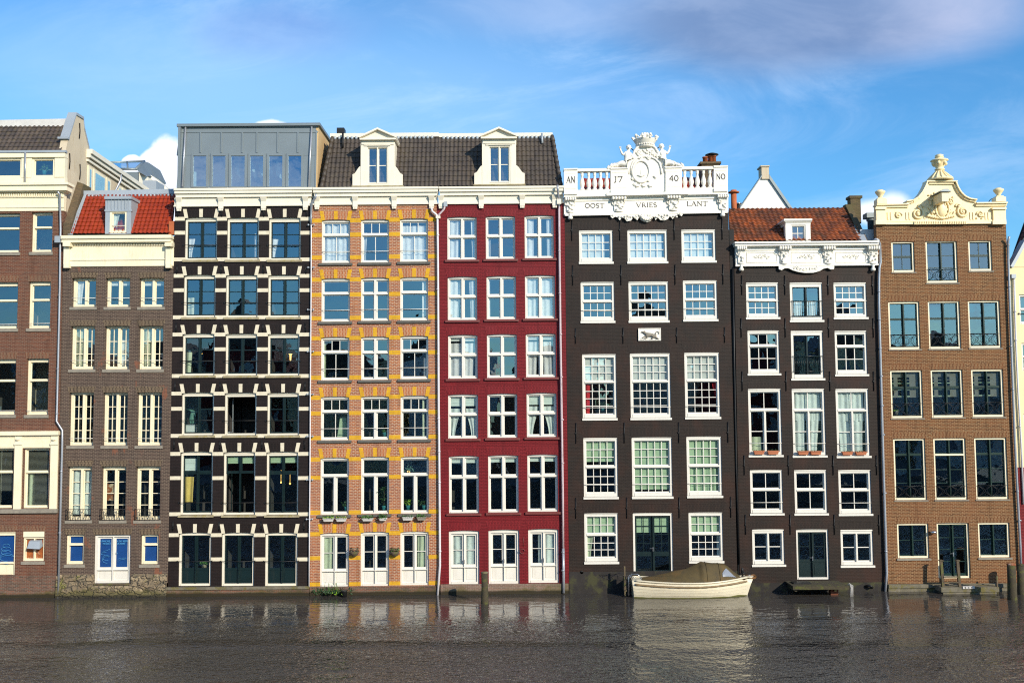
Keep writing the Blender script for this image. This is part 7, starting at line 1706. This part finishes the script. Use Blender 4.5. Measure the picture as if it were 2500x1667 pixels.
# vinyl window follows the canvas surface
wn = []
for u_ in range(13):
    t = .765+.105*u_/12; lo_ = -.90; hi = lo_+.40*(1-abs((t-.80)/.045)*.9 if t < .80 else 1-(t-.80)/.070*.95); hi = max(hi, lo_+.02); wn.append([cpt(t, lo_+(hi-lo_)*k/6, .016) for k in range(7)])
mb = MB(); mb.grid(wn); mb.build('cover_window', 'clearp', cv_, fix=False)
mb = MB()
for t in (.64, .745): mb.tube([cpt(t, f/10, .01) for f in range(-10, 11)], .014, 5)
mb.tube([cpt(.14+.76*i/40, -.99, .01) for i in range(41)], .014, 5); mb.build('seam', 'canvas', cv_)
mb = MB(); xo = bl_+.03     # stern ladder and rail
for yy in (YC-.40, YC-.14):
    mb.tube([(xo+.14, yy, .86), (xo+.02, yy, 1.02), (xo-.05, yy, .92), (xo-.07, yy, .1)], .018, 6)
for z_ in (.2, .42, .64): mb.tube([(xo-.06, YC-.40, z_), (xo-.06, YC-.14, z_)], .016, 6)
mb.tube([(xo+.1, YC-.45, .85), (xo+.05, YC-.45, 1.12), (xo+.35, YC-.5, 1.12), (xo+.55, YC-.55, .9)], .016, 6); mb.build('stern_ladder', 'chrome', e)
mb = MB(); q2 = at(1527, 1400, -1.1); mb.box(xo-.24, xo-.17, YC-.1, YC-.03, .05, 1.42); mb.box(xo-.25, xo-.12, YC-.12, YC+.3, .25, .95); mb.build('rudder', 'wood', e)
mb = MB(); q2 = sect(.93, -1)[-1]; mb.lathe((q2[0]-.02, YC, q2[2]), [(.05, 0), (.04, .2), (.08, .24), (.05, .42), (.02, .46)], 8); mb.tube([(q2[0]-.2, YC, q2[2]+.15), (q2[0]+.12, YC, q2[2]+.22)], .03, 6); mb.build('bow_fitting', 'iron', e)
for t in (.03, .97):
    mb = MB(); s_ = sect(t, -1)[-1]; mb.tube([(s_[0]-.07, YC-.05, s_[2]+.09), (s_[0]+.07, YC-.05, s_[2]+.09)], .014, 5); mb.build('cleat', 'chrome', e)
mb = MB(); mb.tube([(bl_+.1, YC, .95), (bl_-.4, -.5, 1.03), at(1507, 1400, -.05), at(1470, 1406, -.04)], .010, 5); mb.tube([at(1462, 1402, -.04), at(1508, 1404, -.04), at(1520, 1408, -.3)], .012, 5)
mb.tube([at(1462, 1403, -.04), at(1480, 1412, -.04), at(1510, 1417, -.2), (bl_+.1, YC, .9)], .010, 5); o = mb.build('mooring_rope', 'ink', None); tag(o, 'thin dark ropes tying the boat stern to the black wall', 'rope')
mb = MB(); q2 = at(2125, 1432, -.2); mb.tube([(q2.x-.18, -.05, q2.z), (q2.x-.05, -.22, q2.z+.06), (q2.x+.08, -.22, q2.z-.02), (q2.x+.14, -.05, q2.z-.05)], .06, 8); o = mb.build('tyre_fender', 'iron', None); tag(o, 'small black fender against the black wall near the waterline', 'fender')

# ================================================================== far quay behind the viewpoint (mirrored in the panes)
random.seed(3)
wq = [(-62, 11, 15, 3), (-50, 12, 13.5, 4), (-38, 10, 17, 5), (-27, 12, 14, 3.5), (-14, 11, 16, 4.5), (-2, 12, 13, 3.5), (11, 11, 17.5, 5), (23, 12, 14.5, 4), (36, 11, 16, 5), (48, 13, 14, 3)]
for i, (x, wd, h, g) in enumerate(wq):
    desc = ('orange brick', 'old plastered', 'dark red brick', 'yellow plastered', 'white boarded')[i % 5]
    e = empty('quay_house', (x+wd/2, -72, 1.6), '%s house number %d from the left on the opposite quay, behind the viewpoint' % (desc, i+1), 'house', 'houses on the opposite quay')
    mb = MB(); mb.box(x, x+wd-.1, -82, -72, 1.6, h); mb.build('wall', ('b4', 'plaster', 'b5', 'yplast', 'wplast')[i % 5], e)
    mb = MB(); mb.add([(x-.1, -71.8, h), (x+wd, -71.8, h), (x+wd/2, -71.8, h+g), (x-.1, -82.2, h), (x+wd, -82.2, h), (x+wd/2, -82.2, h+g)], [(0,1,2), (3,5,4), (0,2,5,3), (1,4,5,2)]); mb.build('roof', 't1', e)
    for r_ in range(4):
        for c_ in range(3):
            wx = x+wd*(.18+.28*c_); wz = 3.4+r_*3.0; mb = MB(); mb.box(wx, wx+1.3, -72.0, -71.94, wz, wz+1.8); fo = mb.build('window', 'white', e); mb = MB(); mb.add([(wx+.12, -71.93, wz+.12), (wx+1.18, -71.93, wz+.12), (wx+1.18, -71.93, wz+1.68), (wx+.12, -71.93, wz+1.68)], [(3,2,1,0)]); mb.build('pane', 'clearp', fo, fix=False)
